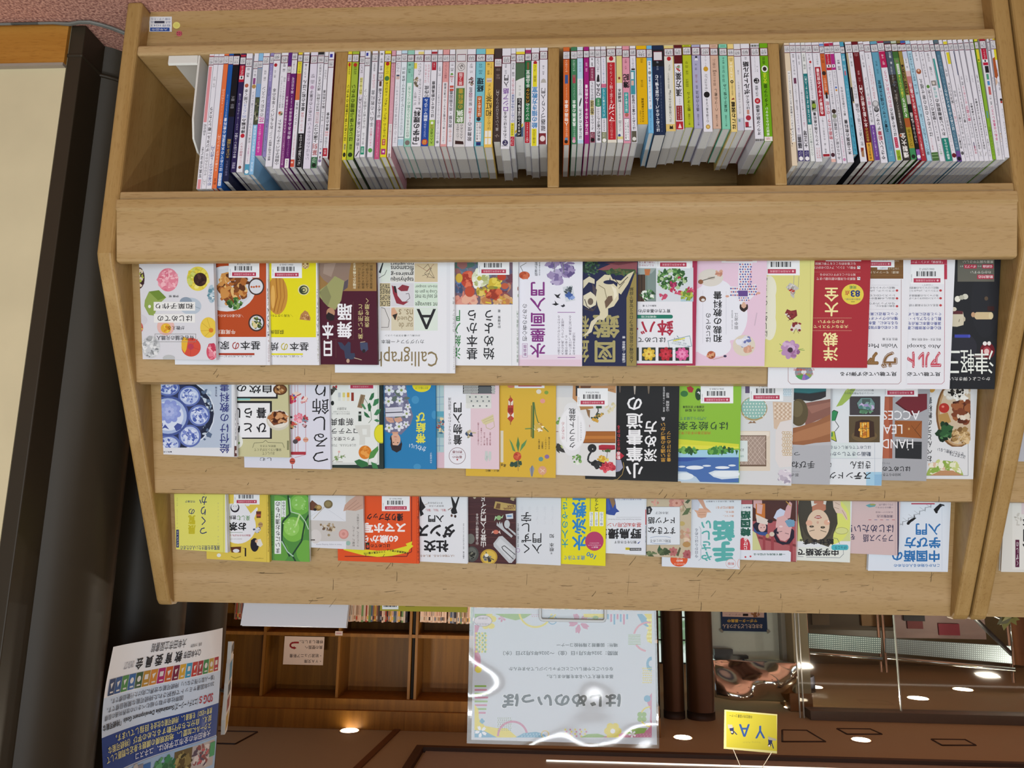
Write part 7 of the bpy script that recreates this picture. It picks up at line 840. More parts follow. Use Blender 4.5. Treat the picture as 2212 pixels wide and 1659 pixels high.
 ('V', '山登り入門ガイド', 1058, 82, 1108, 522, 'e6e2e0', 2), ('V', '山と高原地図ではじめる', 1018, 235, 1042, 502, 'd8d2d0', 1), ('P', [(1172, 190), (1185, 130), (1220, 135), (1362, 160), (1362, 210), (1240, 205)], 'b49a5c'), ('P', [(1185, 190), (1200, 145), (1230, 150), (1225, 195)], '6a4a30'), ('T', 'CEREAL', 1250, 182, 1352, 200, '5a2420', 2, 0.1), ('T', 'BAR', 1285, 162, 1345, 178, '5a2420', 2, 0.1), ('E', 1215, 270, 20, 20, '8ab078'), ('P', [(1175, 300), (1200, 265), (1185, 255)], 'a8c8a0'), ('P', [(1230, 270), (1255, 245), (1245, 275)], 'a8c8a0'), ('P', [(1272, 240), (1335, 232), (1338, 278), (1280, 282)], 'c4ccd4'), ('R', 1285, 250, 1325, 262, '5a88b8'), ('E', 1190, 392, 24, 18, 'c8705c'), ('P', [(1150, 405), (1170, 395), (1165, 380)], 'd8c0b8'), ('P', [(1210, 395), (1232, 410), (1222, 378)], 'd8c0b8'), ('S', 1335, 100, 30, 24, 12, ['8a7a60', '3a3430', 'b0a078'], 16), ('E', 1008, 95, 12, 14, 'b8b098'),
 ('P', [(1195, 335), (1200, 305), (1212, 330), (1222, 300), (1232, 325), (1242, 305), (1250, 340), (1260, 360), (1335, 425), (1322, 440), (1235, 368)], 'b4b8bc'), ('E', 1285, 325, 24, 36, 'bcc0c4'), ('P', [(1295, 350), (1362, 405), (1362, 428), (1288, 358)], 'b4b8bc'), ('P', [(1168, 490), (1215, 430), (1245, 425), (1362, 535), (1362, 610), (1325, 655), (1300, 655), (1172, 515)], 'b9bcc0'), ('P', [(1190, 490), (1225, 445), (1350, 555), (1310, 635)], 'c9ccd0'), ('L', [(1240, 520), (1262, 508), (1355, 585)], 6, '2a2a2e'), ('L', [(1240, 520), (1250, 540), (1340, 625)], 6, '2a2a2e'),
 ('E', 1130, 605, 73, 68, 'b8943a'), ('E', 1130, 605, 60, 56, 'd0b04c'), ('S', 1118, 612, 34, 30, 12, ['5a5a5c', '8a8a80', '2a2a2c'], 12), ('L', [(1085, 590), (1175, 630)], 7, '3a3a3c'), ('L', [(1105, 560), (1130, 650)], 7, '3a3a3c'), ('E', 1110, 590, 18, 15, 'dcd8c8'), ('E', 975, 450, 34, 44, '6a6a64'), ('E', 985, 580, 58, 66, '4a4c48'), ('E', 980, 575, 46, 52, '62645e'), ('S', 985, 590, 34, 34, 16, ['3a3a34', '7a7a6a', '24241f'], 12)]),
B('b', 1746, 675, 122, 11, 'd4d8de', 'plain off-white cursive script primer with sparse black title', [
 ('V', 'くずし字', 1405, 222, 1492, 572, 'k', 1), ('V', '入門', 1498, 402, 1582, 577, 'k', 1), ('V', '根本 知', 1646, 408, 1686, 558, 'k', 1), ('V', '著', 1656, 565, 1672, 582, '3a3a3c'), ('E', 1378, 548, 18, 18, 'a07ab0'), ('E', 1378, 548, 14, 14, 'd4d8de'), ('V', 'の法則で読む', 1372, 318, 1386, 520, 'k', 1), *[('V', 'くずし字', 1400+i*65, 170, 1425+i*65, 330, 'c9cdd4') for i in range(5)]]),
B('b', 2128, 680, 125, 11, 'ddd41c', 'vivid yellow swimming book with light blue lettering', [
 ('V', '水泳教室', 1838, 0, 1962, 548, '2c80c0', 3), ('V', '大人のやさしい', 1752, -20, 1806, 525, '2a929c', 2), ('E', 2030, 470, 79, 82, 'b03c66'), ('T', '動画で', 2005, 515, 2060, 528, 'e8ccd8', 1), ('T', 'コツが見られるので', 1975, 498, 2085, 510, 'e8ccd8'), ('T', 'わかりやすい！', 1990, 480, 2070, 492, 'e8ccd8'), ('T', '100', 1962, 572, 2042, 612, '2c7ab0', 2, -0.45), ('T', '歳まで泳ぐ', 1770, 592, 1950, 632, '2c7ab0', 1), ('V', 'スイスイ', 2032, 60, 2065, 210, '1f3a2a', 2), ('R', 1988, 220, 2020, 342, 'dfe2d8'), ('R', 2032, 220, 2062, 342, 'dfe2d8'), ('R', 2072, 220, 2108, 342, 'dfe2d8'), ('V', 'ラクーに', 1995, 228, 2014, 335, '2c60a0', 1), ('V', 'ながーく', 2038, 228, 2056, 335, '2c60a0', 1), ('V', 'ゆっくり', 2080, 228, 2100, 335, '2c60a0', 1), ('L', [(1995, 80), (1995, 210)], 5, '3a6a8a'), ('L', [(1995, 345), (1995, 385)], 5, '3a6a8a')]),
B('c', 655, 586, 128, 11, 'd9dde5', 'white wild bird photography book with a blue bird tail', [
 ('T', '野鳥撮', 328, 362, 614, 452, 'k', 3), ('T', '影', 225, 362, 320, 452, 'k', 3), ('T', '基本&応用ハンドブック', 150, 312, 614, 352, 'b8443c', 1), ('T', '魅力を引き出す', 382, 466, 572, 492, '26242a', 1), ('P', [(578, 490), (600, 472), (606, 470), (590, 492)], '3a4a9a'), ('P', [(250, 60), (375, 60), (392, 130), (400, 190), (428, 218), (400, 225), (385, 250), (340, 245), (250, 220)], '2f4a98'), ('P', [(330, 80), (370, 60), (392, 150), (370, 190)], '8a6a4a'), ('P', [(280, 100), (330, 90), (350, 200), (300, 220)], '3f5cb0'), ('R', 514, 528, 613, 551, '26262a'), ('T', 'GENKOSHA', 520, 533, 608, 546, 'd8d8da', 1), ('R', 478, 524, 514, 545, 'd0c02c'), ('T', 'MOOK', 482, 528, 510, 540, '3a3a20'), ('T', 'Wild Bird Photography Basic Practical Handbook', 330, 276, 614, 290, '8a8a90'), ('L', [(400, 266), (614, 266)], 2, '9a9aa0'), ('T', '魅せる表現力が身につく', 405, 104, 614, 120, '4a6ab0'), ('R', 646, 60, 649, 585, 'c0c4cc'), ('R', 648, 200, 655, 330, 'c03a48'), ('V', '野鳥撮影', 648, 340, 655, 480, '33507a')]),
B('c', 1038, 615, 128, 12, 'bfb096', 'beige floral German book with a white title plate', [
 ('F', 915, 145, 66, 10, 'c08478', 'b07060'), ('F', 915, 145, 40, 8, 'cf9a8a', 'a86858'), ('S', 730, 145, 30, 24, 8, ['c08478', 'd4a090'], 13), ('L', [(960, 130), (1000, 200), (1035, 230)], 4, '4a4a3a'), ('P', [(960, 250), (1000, 190), (1038, 185), (1010, 240)], '5a6a48'), ('P', [(985, 140), (1010, 115), (1036, 118), (1010, 150)], '4a5a40'), ('S', 985, 420, 42, 60, 18, ['c8a890', 'b89478', 'd8c0a8', 'c89a90'], 20), ('E', 960, 320, 26, 20, 'b8a468'), ('F', 885, 560, 40, 7, 'b06a68', '9a5450'), ('F', 1008, 585, 42, 8, 'a85c60', '8f4448'), ('S', 800, 570, 50, 26, 14, ['4a5a3c', '5a6a48', '3a4a30'], 20), ('S', 690, 580, 36, 24, 10, ['4a5a3c', '6a7a54'], 18), ('P', [(750, 545), (770, 500), (782, 540), (765, 560)], '3a5a3c'), ('E', 1000, 498, 34, 24, 'b08a58'), ('P', [(910, 590), (940, 520), (952, 530), (930, 600)], '5a5a40'), ('S', 960, 200, 40, 30, 8, ['a89878', 'c8b8a0'], 14),
 ('R', 658, 176, 944, 502, '5a6270'), ('R', 660, 178, 942, 500, 'd9dee4'), ('P', [(655, 180), (690, 170), (708, 200), (690, 238), (662, 245)], '26242a'), ('V', '新版', 672, 190, 688, 230, 'd8d8da', 1), ('T', 'すてき', 752, 350, 905, 412, 'k', 2), ('T', 'な', 668, 348, 742, 402, 'k', 2), ('T', 'ドイツ語', 670, 264, 898, 322, 'k', 2), ('T', '清水紀子', 732, 218, 846, 240, '3a3a44'), ('T', '気軽にはじめる', 690, 455, 866, 480, '3a3a44'), ('L', [(690, 440), (740, 430), (820, 430), (865, 440)], 3, '6a88b0'), ('L', [(690, 480), (740, 492), (820, 492), (865, 480)], 3, '6a88b0'), ('R', 652, 60, 656, 610, '3a3a34')]),
B('c', 1456, 708, 150, 12, 'd6dce4', 'pale sign language book with thick mint green title', [
 ('V', '手話', 1218, 292, 1412, 648, '58aaa6', 5), ('V', 'やさしい', 1124, 292, 1216, 640, '58aaa6', 3), ('V', '今日からはじめる', 1070, 362, 1100, 612, '2a3656'), ('L', [(1108, 345), (1122, 370), (1122, 500), (1132, 520), (1122, 540), (1122, 620), (1100, 636)], 3, '7a8aa0'), ('P', [(1044, 60), (1075, 130), (1100, 190), (1140, 190), (1195, 210), (1212, 225), (1175, 225), (1165, 265), (1125, 275), (1095, 262), (1085, 230), (1044, 180)], 'd0a48c'), ('L', [(1100, 225), (1165, 222)], 3, 'a87a64'), ('L', [(1100, 245), (1162, 245)], 3, 'a87a64'), ('P', [(1040, 60), (1060, 60), (1120, 130), (1100, 210), (1044, 200)], 'c4c8d4'), ('P', [(1060, 60), (1120, 60), (1165, 180), (1205, 215), (1150, 200)], 'c89a84'), ('T', '身につく、', 1310, 246, 1404, 264, 'c07840', 1), ('T', '話せる、', 1325, 212, 1404, 230, 'c07840', 1), ('T', '話題が広がる！', 1252, 172, 1404, 194, 'c07840', 1), ('T', '監修／深川市きくち美智子', 1165, 124, 1404, 138, '3a3a44'), ('E', 935, 625, 74, 62, 'd8582e'), ('T', '80分', 912, 625, 968, 648, 'ecdcd4', 3), ('T', '動画', 915, 600, 965, 618, 'ecdcd4', 2), ('T', '見ながら学べる', 895, 658, 985, 672, 'ecdcd4'), ('E', 1378, 660, 44, 40, 'd09a94'), ('E', 1378, 660, 41, 37, 'd6dce4'), ('T', '新版', 1350, 650, 1406, 674, 'b85a50', 1), ('E', 1452, 662, 20, 40, 'd6b0ae'), ('E', 1455, 662, 16, 36, 'd6dce4')]),
B('c', 1942, 645, 126, 13, '8a3f42', 'Korean language book with two dark-haired cartoon women', [
 ('R', 1400, 60, 1942, 640, 'a8565c'), ('R', 1560, 60, 1942, 300, '4a2420'), ('P', [(1560, 380), (1620, 400), (1942, 470), (1942, 640), (1560, 640)], 'a85a5e'), ('P', [(1575, 420), (1942, 500), (1942, 520), (1575, 440)], '7a3438'), ('R', 1590, 330, 1612, 560, 'a05054'), ('R', 1650, 330, 1672, 560, '963f46'), ('R', 1720, 390, 1745, 640, '963f46'), ('R', 1880, 440, 1905, 640, '963f46'), ('P', [(1560, 380), (1590, 400), (1640, 545), (1560, 545)], 'c8c890'),
 ('P', [(1690, 110), (1900, 110), (1890, 220), (1850, 300), (1720, 240)], '4a2622'), ('P', [(1742, 270), (1770, 210), (1800, 190), (1840, 210), (1850, 290), (1790, 300)], 'c4cce2'), ('P', [(1760, 340), (1770, 270), (1830, 250), (1870, 290), (1900, 360), (1880, 440), (1840, 470), (1800, 460), (1770, 410)], 'd4a8a8'), ('P', [(1742, 380), (1775, 350), (1768, 420), (1800, 470), (1850, 480), (1880, 440), (1895, 360), (1918, 380), (1918, 440), (1880, 492), (1820, 502), (1770, 480), (1745, 430)], '21182c'), ('L', [(1790, 390), (1815, 385)], 4, '2a1c24'), ('L', [(1840, 400), (1872, 410)], 4, '2a1c24'), ('E', 1805, 345, 16, 8, 'e0c8c8'), ('E', 1778, 398, 8, 12, '21182c'), ('P', [(1838, 300), (1880, 280), (1925, 300), (1920, 345), (1870, 350)], '5a88a8'), ('Q', 1845, 285, 1918, 345, 7, 5, 4, ['8ab4cc']), ('P', [(1830, 250), (1850, 180), (1880, 130), (1900, 150), (1885, 270), (1860, 280)], 'd0a0a2'), ('L', [(1848, 130), (1890, 170)], 7, 'c89a3a'),
 ('P', [(1565, 330), (1600, 300), (1690, 310), (1690, 410), (1640, 420), (1580, 390)], '1f1a30'), ('E', 1645, 350, 34, 40, 'd8b0aa'), ('P', [(1570, 350), (1600, 390), (1690, 395), (1680, 425), (1620, 415), (1575, 390)], '33508c'), ('E', 1635, 355, 4, 4, '2a1c24'), ('E', 1662, 352, 4, 4, '2a1c24'), ('L', [(1640, 332), (1658, 332)], 3, 'b04a50'), ('P', [(1570, 60), (1640, 60), (1645, 170), (1600, 200), (1570, 180)], 'd0a4a4'), ('R', 1590, 150, 1670, 275, 'c07030'), ('P', [(1600, 150), (1650, 160), (1640, 240), (1600, 230)], 'd4a8a4'), ('P', [(1590, 240), (1700, 290), (1690, 330), (1600, 310)], 'd8ccc4'), ('E', 1712, 300, 24, 16, '2a1c24'), ('E', 1690, 425, 16, 18, 'b89a60'), ('E', 1728, 410, 22, 20, 'd0c0b0'),
 ('R', 1452, 155, 1562, 612, 'd8dde0'), ('V', '韓国語', 1458, 212, 1548, 428, '1c5646', 4), ('E', 1500, 520, 44, 78, 'bf3a46'), ('E', 1480, 480, 26, 40, 'bf3a46'), ('E', 1520, 560, 26, 40, 'bf3a46'), ('V', 'はじける', 1484, 442, 1520, 576, 'ecdede', 3), ('T', '難波千', 1480, 175, 1545, 190, '2a3a5a', 1), ('P', [(1450, 545), (1870, 550), (1890, 565), (1888, 645), (1450, 640)], 'd8dde6'), ('T', '一瞬で気持ちが伝わる', 1572, 572, 1842, 592, '1c5646', 2), ('E', 1502, 605, 8, 8, 'bf3a46'), ('E', 1545, 600, 8, 8, 'bf3a46'), ('R', 1934, 60, 1938, 645, 'c8c0bc')]),
B('d', 730, 650, 126, 12, 'dbdfe2', 'pale English book with a long-haired drawn woman', [
 ('R', 200, 60, 730, 470, 'c9cf8a'), ('E', 560, 300, 170, 200, 'd4da70'), ('P', [(290, 300), (280, 200), (300, 60), (580, 60), (612, 180), (622, 320), (575, 440), (545, 500), (430, 470), (330, 480), (310, 420)], '3f3a30'), ('P', [(310, 330), (350, 420), (420, 470), (500, 470), (560, 420), (600, 320), (580, 460), (545, 520), (430, 480), (340, 500)], '4d473a'), ('P', [(402, 60), (518, 60), (522, 200), (470, 240), (405, 220)], 'b8785e'), ('E', 455, 330, 98, 130, 'd8bfa6'), ('E', 378, 315, 28, 24, 'd8a890'), ('E', 530, 310, 26, 24, 'd8a890'), ('P', [(420, 270), (445, 250), (470, 250), (488, 272), (455, 280)], 'a04a44'), ('P', [(430, 268), (478, 268), (470, 260), (440, 260)], 'e4dcd8'), ('E', 400, 345, 20, 9, '3a342c'), ('E', 495, 352, 20, 10, '3a342c'), ('E', 400, 343, 7, 6, '7a6a54'), ('E', 495, 350, 7, 6, '7a6a54'), ('L', [(380, 385), (425, 375)], 5, '5a5040'), ('L', [(475, 378), (525, 392)], 5, '5a5040'), ('E', 452, 310, 10, 12, 'c8a08c'), ('E', 543, 300, 6, 8, 'e8e4e0'), ('P', [(575, 60), (640, 60), (650, 170), (695, 230), (708, 285), (695, 292), (660, 235), (610, 230), (585, 180)], 'd8bfae'), ('L', [(660, 205), (700, 280)], 3, '8a6a58'), ('L', [(600, 140), (640, 160)], 3, '8a6a58'), ('L', [(590, 180), (635, 195)], 3, '8a6a58'), ('P', [(385, 60), (540, 60), (520, 160), (470, 140), (400, 175)], 'd8d4cc'), ('P', [(415, 60), (510, 60), (500, 150), (420, 150)], 'b8785e'),
 ('E', 655, 382, 56, 30, '8a8a5a'), ('E', 655, 382, 53, 27, 'cfd48a'), ('R', 270, 520, 730, 650, 'dbdfd8'), ('T', '中学英語で', 280, 533, 630, 596, 'k', 3), ('T', '話せます。', 298, 450, 590, 502, 'k', 3), ('R', 580, 500, 700, 546, '4aaebc'), ('E', 582, 523, 14, 22, '4aaebc'), ('E', 700, 523, 14, 22, '4aaebc'), ('T', 'けっこう', 600, 512, 696, 536, '1f3a44', 1), ('L', [(355, 605), (640, 612), (672, 580), (670, 545)], 3, '3a4468'), ('L', [(280, 600), (330, 603)], 3, '3a4468'), ('L', [(575, 440), (620, 450), (640, 495)], 3, '3a4468')]),
B('d', 1144, 590, 128, 11, 'ccb4b4', 'dusty pink French book with navy title', [
 ('T', 'フランス語', 838, 412, 1096, 478, '26264c', 1), ('T', 'を', 732, 410, 770, 460, '26264c', 1), ('T', 'はじめたい！', 736, 328, 1098, 396, '26264c', 1), ('T', '清岡智比古', 955, 246, 1096, 270, '3a3050', 1), ('T', '文法だけ〜発音', 945, 216, 1096, 230, '5a4a5c'), ('P', [(860, 165), (900, 150), (950, 155), (940, 175), (890, 182)], '5f9ca4'), ('E', 920, 158, 26, 8, '9a9a58'), ('T', '一番わかりやすい', 945, 175, 1096, 190, '3a3050'), ('T', 'フランス語入門', 975, 150, 1096, 166, '3a3050'), *[('R', 885+i*50, 286, 910+i*50, 290, ('a83848', '4a5a8a')[i % 2]) for i in range(5)], ('R', 1110, 60, 1118, 590, 'c0a8a8'), ('R', 1132, 60, 1144, 592, '201d42')]),
B('d', 1562, 730, 152, 11, 'd9e0ea', 'white Chinese primer with bright blue title and two black cats', [
 ('T', '中国語の', 1085, 548, 1492, 648, '2c70b0', 3), ('T', '学び方', 1192, 436, 1500, 530, '2c70b0', 3), ('T', '入門', 1288, 318, 1502, 418, '2c70b0', 2), ('T', 'これから始める人のための', 1102, 664, 1492, 692, '2c70b0', 2),
 *[('L', [(1130+i*48, 335-i*30), (1175+i*48, 325-i*30), (1178+i*48, 300-i*30), (1178+i*48, 335-i*30)], 4, '8a8e94') for i in range(6)], *[('L', [(1130+i*48, 300-i*30), (1178+i*48, 335-i*30)], 2, '8a8e94') for i in range(6)],
 ('P', [(1212, 318), (1222, 300), (1250, 280), (1275, 268), (1295, 272), (1268, 295), (1245, 310), (1230, 330), (1215, 330)], '1d1c1f'), ('L', [(1280, 270), (1278, 250)], 5, '1d1c1f'), ('E', 1222, 318, 11, 11, '1d1c1f'), ('P', [(1440, 200), (1465, 175), (1495, 150), (1535, 160), (1500, 180), (1480, 210), (1460, 232), (1448, 215)], '1d1c1f'), ('E', 1465, 222, 11, 11, '1d1c1f'), ('L', [(1500, 165), (1535, 168)], 5, '1d1c1f'), ('R', 1250, 60, 1452, 154, 'e4e4e8'), ('R', 1250, 146, 1450, 156, 'b0324e'), ('L', [(1512, 160), (1512, 720)], 2, 'b8c4d4')]),
])
# ---------------------------------------------------------------- brown pipe columns, post and cable at the photo's left
PIPEM = flat('brown_enamel', '352d22', 0.36, spec=0.22, var=0.04)
def cyl(mb, x, y, r, z0, z1, n=40, col='w'):
    mb.tube([(x, y, z0), (x, y, z1)], r, col, n)
for i, (x, y, lab) in enumerate(((0.985, 0.24, 'dark brown enamelled pipe column nearest the beige wall, its foot on the carpet'),
                                 (1.0, 0.60, 'middle dark brown pipe column behind the curled poster'), (1.046, 0.96, 'rearmost dark brown pipe column in the row by the beige wall'))):
    t = thing('pipe_column', lab, 'column', loc=(x, y, 0), group='brown pipe columns by the beige wall')
    mb = MB(); cyl(mb, 0, 0, 0.12, 0, CEIL); mb.build('shaft', PIPEM, t)
    mb = MB(); mb.tube([(0.1225*math.cos(a*math.pi/24), 0.1225*math.sin(a*math.pi/24), 0.069) for a in range(49)], 0.004, 'w', 6); mb.build('foot_ring', PIPEM, t)
t = thing('corner_post', 'narrow square brown post between the beige wall and the pipes', 'post', loc=(0.9465, 0.09, 0))
mb = MB(); mb.box(-0.0145, 0.0145, -0.025, 0.075, 0, CEIL); mb.build('shaft', PIPEM, t, 0.002)
mb = MB(); mb.box(-0.0165, 0.0165, -0.027, 0.06, 0.063, 0.071); mb.build('foot_ring', PIPEM, t, 0.003)
pts = [(-30, 50), (0, 54), (30, 54), (58, 56), (78, 62), (100, 63), (125, 58), (150, 50), (172, 46), (195, 46), (220, 52), (245, 60), (275, 72)]
mb = MB()
for off in (0, 3):
    P = [atZ(x, y+off*0.8, 0.004) for x, y in pts]; P = [p+Vector((0, 0, 0.001)) for p in P]
    for q in P: q.y = min(q.y, 0.05) if q.x > 0.965 else q.y
    mb.tube(P, 0.0028, '6a6a66', 8)
tag(mb.build('power_cable', flat('grey_cable', '6e6e68', 0.5)), 'grey flat power cable snaking along the carpet under the orange baseboard', 'cable')

# ---------------------------------------------------------------- curled poster taped to the pipes
class Curled(Canvas):
    fn = None
    def raw(s, uv, col):
        uv = clip_poly(uv, 0, 0, s.w, s.h)
        if len(uv) < 3: return
        gu, gv = 0.005, 0.008
        for i in range(int(min(p[0] for p in uv)/gu), int(max(p[0] for p in uv)/gu)+1):
            a = clip_poly(uv, gu*i, -9, gu*(i+1), 9)
            if len(a) < 3: continue
            for j in range(int(min(p[1] for p in a)/gv), int(max(p[1] for p in a)/gv)+1):
                b = clip_poly(a, -9, gv*j, 9, gv*(j+1))
                if len(b) >= 3: s.mb.poly([(u, s.fn(u, v)-s.b-s.n*s.st, v) for u, v in b], col, s.mi, True)
    def text(s, *a, **k):
        n0 = len(s.mb.v); super().text(*a, **k)
        s.mb.v[n0:] = [(u, y+s.fn(u, v), v) for u, y, v in s.mb.v[n0:]]
PL, PR = Vector((0.862, 0.285, 1.213)), Vector((0.795, 0.62, 1.213))
pw = (PL-PR).length; ex = (PL-PR).normalized(); ey = Vector((0, 0, 1)).cross(ex)
M = Matrix(((ex.x, ey.x, 0, PR.x), (ex.y, ey.y, 0, PR.y), (0, 0, 1, PR.z), (0, 0, 0, 1)))
post = thing('poster', 'curled white and blue education poster taped across the brown pipes', 'poster', matrix=M)
mb = MB(); cv = Curled(mb, lambda x, y: (x/1000., y/1000.), pw, 0.60, step=2.2e-5)
cv.fn = lambda u, v: -0.012*math.sin(u/pw*math.pi*1.6+0.5+v*4)-0.010*math.cos(v*16+1.2)*(u/pw)-0.006
def up(els):      # authored in millimetres, true orientation: u to the right, v upward
    cv.draw(els)
def PT(txt, u0, v0, u1, v1, col, b=0): cv.text(txt, u1, v0, u0, v1, col, False, b)
up([('R', 0, 0, 345, 600, 'f0f1f4'), ('R', 0, 96, 345, 240, 'cfe0f4'), ('R', 0, 168, 345, 238, '24428c')])
SDG = ['b02434', 'c09a38', '3f8a4a', 'a02438', 'c03a34', '3f9ac0', 'd8a83a', '7a2440', 'c8602e', 'b02a6a', 'd08a3a', 'b88a34', '3a5a38', '2a62a0', '4a8a48', '24508a', '1f3a68']
u = 12
for i, c in enumerate(SDG):
    w_ = 17.5 if 3 <= i <= 7 else 19.5
    up([('R', u, 63, u+w_-1.5, 94, c)])
    if i in (0, 5, 9, 11): up([('R', u+4, 70, u+w_-6, 80, 'e0dcd8')])
    elif i in (1, 2, 12, 13): up([('E', u+w_/2-1, 76, 5, 6, 'e0dcd8')])
    else: up([('P', [(u+4, 70), (u+w_-6, 72), (u+w_/2, 82)], 'e0dcd8')])
    up([('R', u+3, 87, u+w_-7, 90, 'e0dcd8')]); u += w_
PT('大牟田市立図書館', 135, 8, 228, 27, '3a3a40'); PT('会場／大牟田市', 85, 22, 120, 30, '5a5a60'); PT('教 育 委 員 会', 140, 33, 262, 57, '1f1f26', 2); PT('○大牟田市', 85, 36, 136, 52, '3a3a44', 1); PT('OMUTA CITY', 268, 36, 296, 50, '8a8a94')
PT('SDGｓ', 26, 141, 72, 160, 'b02438', 2); PT('（エスディージーズ）', 76, 143, 140, 158, '2a2a34', 1); PT('2015年国連サミットで採択された持続可能な開発目標です。', 26, 116, 330, 127, '3a3a48'); PT('「誰一人取り残さない」持続可能な世界に向けた行動目標です。', 26, 101, 320, 112, '3a3a48'); PT('国際社会が取り組むべき17の世界共通の目標', 120, 130, 335, 140, '3a3a48'); PT('Sustainable Development Goals「持続可能な', 142, 144, 340, 158, '26262e', 2)
PT('教育＝ESD）を推進し、持続可能な社会を', 26, 172, 200, 186, 'e6e29a', 1); PT('目指しています。', 205, 172, 300, 186, 'e6e29a', 1); PT('捉え、自分たちが行動するための学び（持続可能な', 26, 188, 325, 202, 'e6e29a', 1); PT('スクールに加盟し、地球規模の課題を身近な問題として', 26, 204, 330, 218, 'e6e29a', 1); PT('大牟田市の全市立学校は、ユネスコ', 26, 220, 240, 234, 'dfe4f0', 1)
up([('R', 0, 240, 345, 330, '9ab8d8'), ('R', 8, 245, 80, 300, 'b8b0ac'), ('S', 45, 270, 30, 22, 50, ['c05a60', '8a4a4a', 'd8d0cc', '5a4a5a', 'a88a80'], 6), ('R', 80, 245, 130, 310, '6a5a3a'), ('S', 105, 280, 24, 28, 40, ['8a7a4a', '5a4a2a', 'a89a60', '3a3420'], 8), ('S', 160, 280, 36, 32, 90, ['3f8a5a', '2f6a44', '5aa070', '4a7a5a'], 7),
    ('R', 196, 248, 218, 284, '2a6ab0'), ('E', 207, 268, 6, 5, 'e0e4e8'), ('R', 218, 245, 300, 330, '8a8a94'), ('S', 255, 280, 36, 32, 50, ['3a3a44', '6a8ab8', 'b8b4b0', '5a4a3a', 'd0ccd0'], 7), ('R', 300, 245, 328, 290, '4a8a50'), ('R', 6, 250, 24, 280, '3f9a60'), ('R', 0, 312, 120, 360, 'c4d8e8')])
PT('ユネスコ', 30, 318, 130, 350, '1f2a5a', 3)
mb.build('printed_sheet', [PRINT], post)

cb = thing('cutout_board', 'thin white-edged cut-out board seen edge-on beside the curled poster', 'board', loc=(0, 0, 0))
E0, E1 = atY(484, 1480, 0.70), atY(493, 1480, 0.86)
e = Vector((E1.x-E0.x, E1.y-E0.y, 0)); eN = e.normalized(); nrm = Vector((-eN.y, eN.x, 0))
zt = [atY(490, y, 0.75).z for y in (1382, 1420, 1470, 1500, 1545, 1592)]
outl = [(0.02, zt[0]), (0.10, zt[0]+0.01), (0.115, zt[1]), (0.14, zt[1]+0.005), (0.15, zt[2]), (0.17, zt[3]), (0.18, zt[4]), (0.12, zt[5]), (0.03, zt[5]-0.01), (0.0, zt[4]), (0.012, zt[3]), (0.01, zt[2]), (0.03, zt[1])]
mb = MB(); f0 = [E0+eN*a+Vector((0, 0, z-E0.z)) for a, z in outl]; th = nrm*0.009
mb.poly(f0, 'd8d8d4'); mb.poly([p+th for p in f0], 'd8d8d4')
for i in range(len(f0)): j = (i+1) % len(f0); mb.poly([f0[i], f0[j], f0[j]+th, f0[i]+th], 'dededa')
mb.build('board', MATTE, cb)
mb = MB()
for k, (a, z0, z1, c) in enumerate(((0.03, zt[0]+.012, zt[1]-.01, '6a6a6a'), (0.02, zt[1]+.01, zt[2], '5a90b4'), (0.02, zt[2]+.006, zt[3], '4a4a50'), (0.02, zt[3]+.008, zt[4]-.01, '8a3a34'), (0.03, zt[4], zt[5]-.015, 'b8983a'))):
    for s_, nn in ((-1, 0), (1, 1)):
        q = [(a, z0), (a+0.09, z0), (a+0.10, z1), (a+0.01, z1)]; mb.poly([E0+eN*p+Vector((0, 0, z-E0.z))+(th*1.03 if nn else -th*0.03) for p, z in q], c)
mb.build('picture', MATTE, cb)['label'] = 'faded coloured picture print'

q = E0+eN*0.08; mb = MB(); mb.tube([Vector((q.x, q.y, zt[3]))+nrm*0.006, Vector((1.046, 0.96, zt[3]))-(Vector((1.046, 0.96, 0))-Vector((q.x, q.y, 0))).normalized()*0.121], 0.004, '8a8a84', 6); mb.build('holder', MATTE, cb)
# ---------------------------------------------------------------- notice in a clear sleeve above the shelf
SY = 0.575
sg = thing('notice', 'white flower-bordered exhibition notice in a clear sleeve above the display shelf', 'sign', loc=(0, SY, 0))
ZN = 4.496
def sloc(x, y): p = atY(980+x/ZN, 1290+y/ZN, SY); return p.x, p.z
qa = atY(1413, 1321, SY); qb = atY(1018, 1599, SY); X0, Zb = qa.x, qa.z-0.001; SW, SH = qb.x-qa.x, qb.z-qa.z
mb = MB(); mb.box(0, SW, 0, 0.0006, 0, SH, 'c4c8cf')
cv = Canvas(mb, lambda x, y: (sloc(x, y)[0]-X0, sloc(x, y)[1]-Zb), SW, SH)
Yl, Pk, Bl, Gr = 'd9c832', 'c07492', '5f9ab8', '84a84a'
def ring(cx, cy, r, w, col, a0=0, a1=360): return ('L', [(cx+r*math.cos(math.radians(a)), cy+r*math.sin(math.radians(a))) for a in range(a0, a1+1, 10)], w, col)
def petals(cx, cy, r, col): return [('P', [(cx, cy), (cx+r*.62*math.cos(t-.42), cy+r*.62*math.sin(t-.42)), (cx+r*math.cos(t-.16), cy+r*math.sin(t-.16)), (cx+r*.86*math.cos(t), cy+r*.86*math.sin(t)), (cx+r*math.cos(t+.16), cy+r*math.sin(t+.16)), (cx+r*.62*math.cos(t+.42), cy+r*.62*math.sin(t+.42))], col) for t in [k*1.2566+0.5 for k in range(5)]]
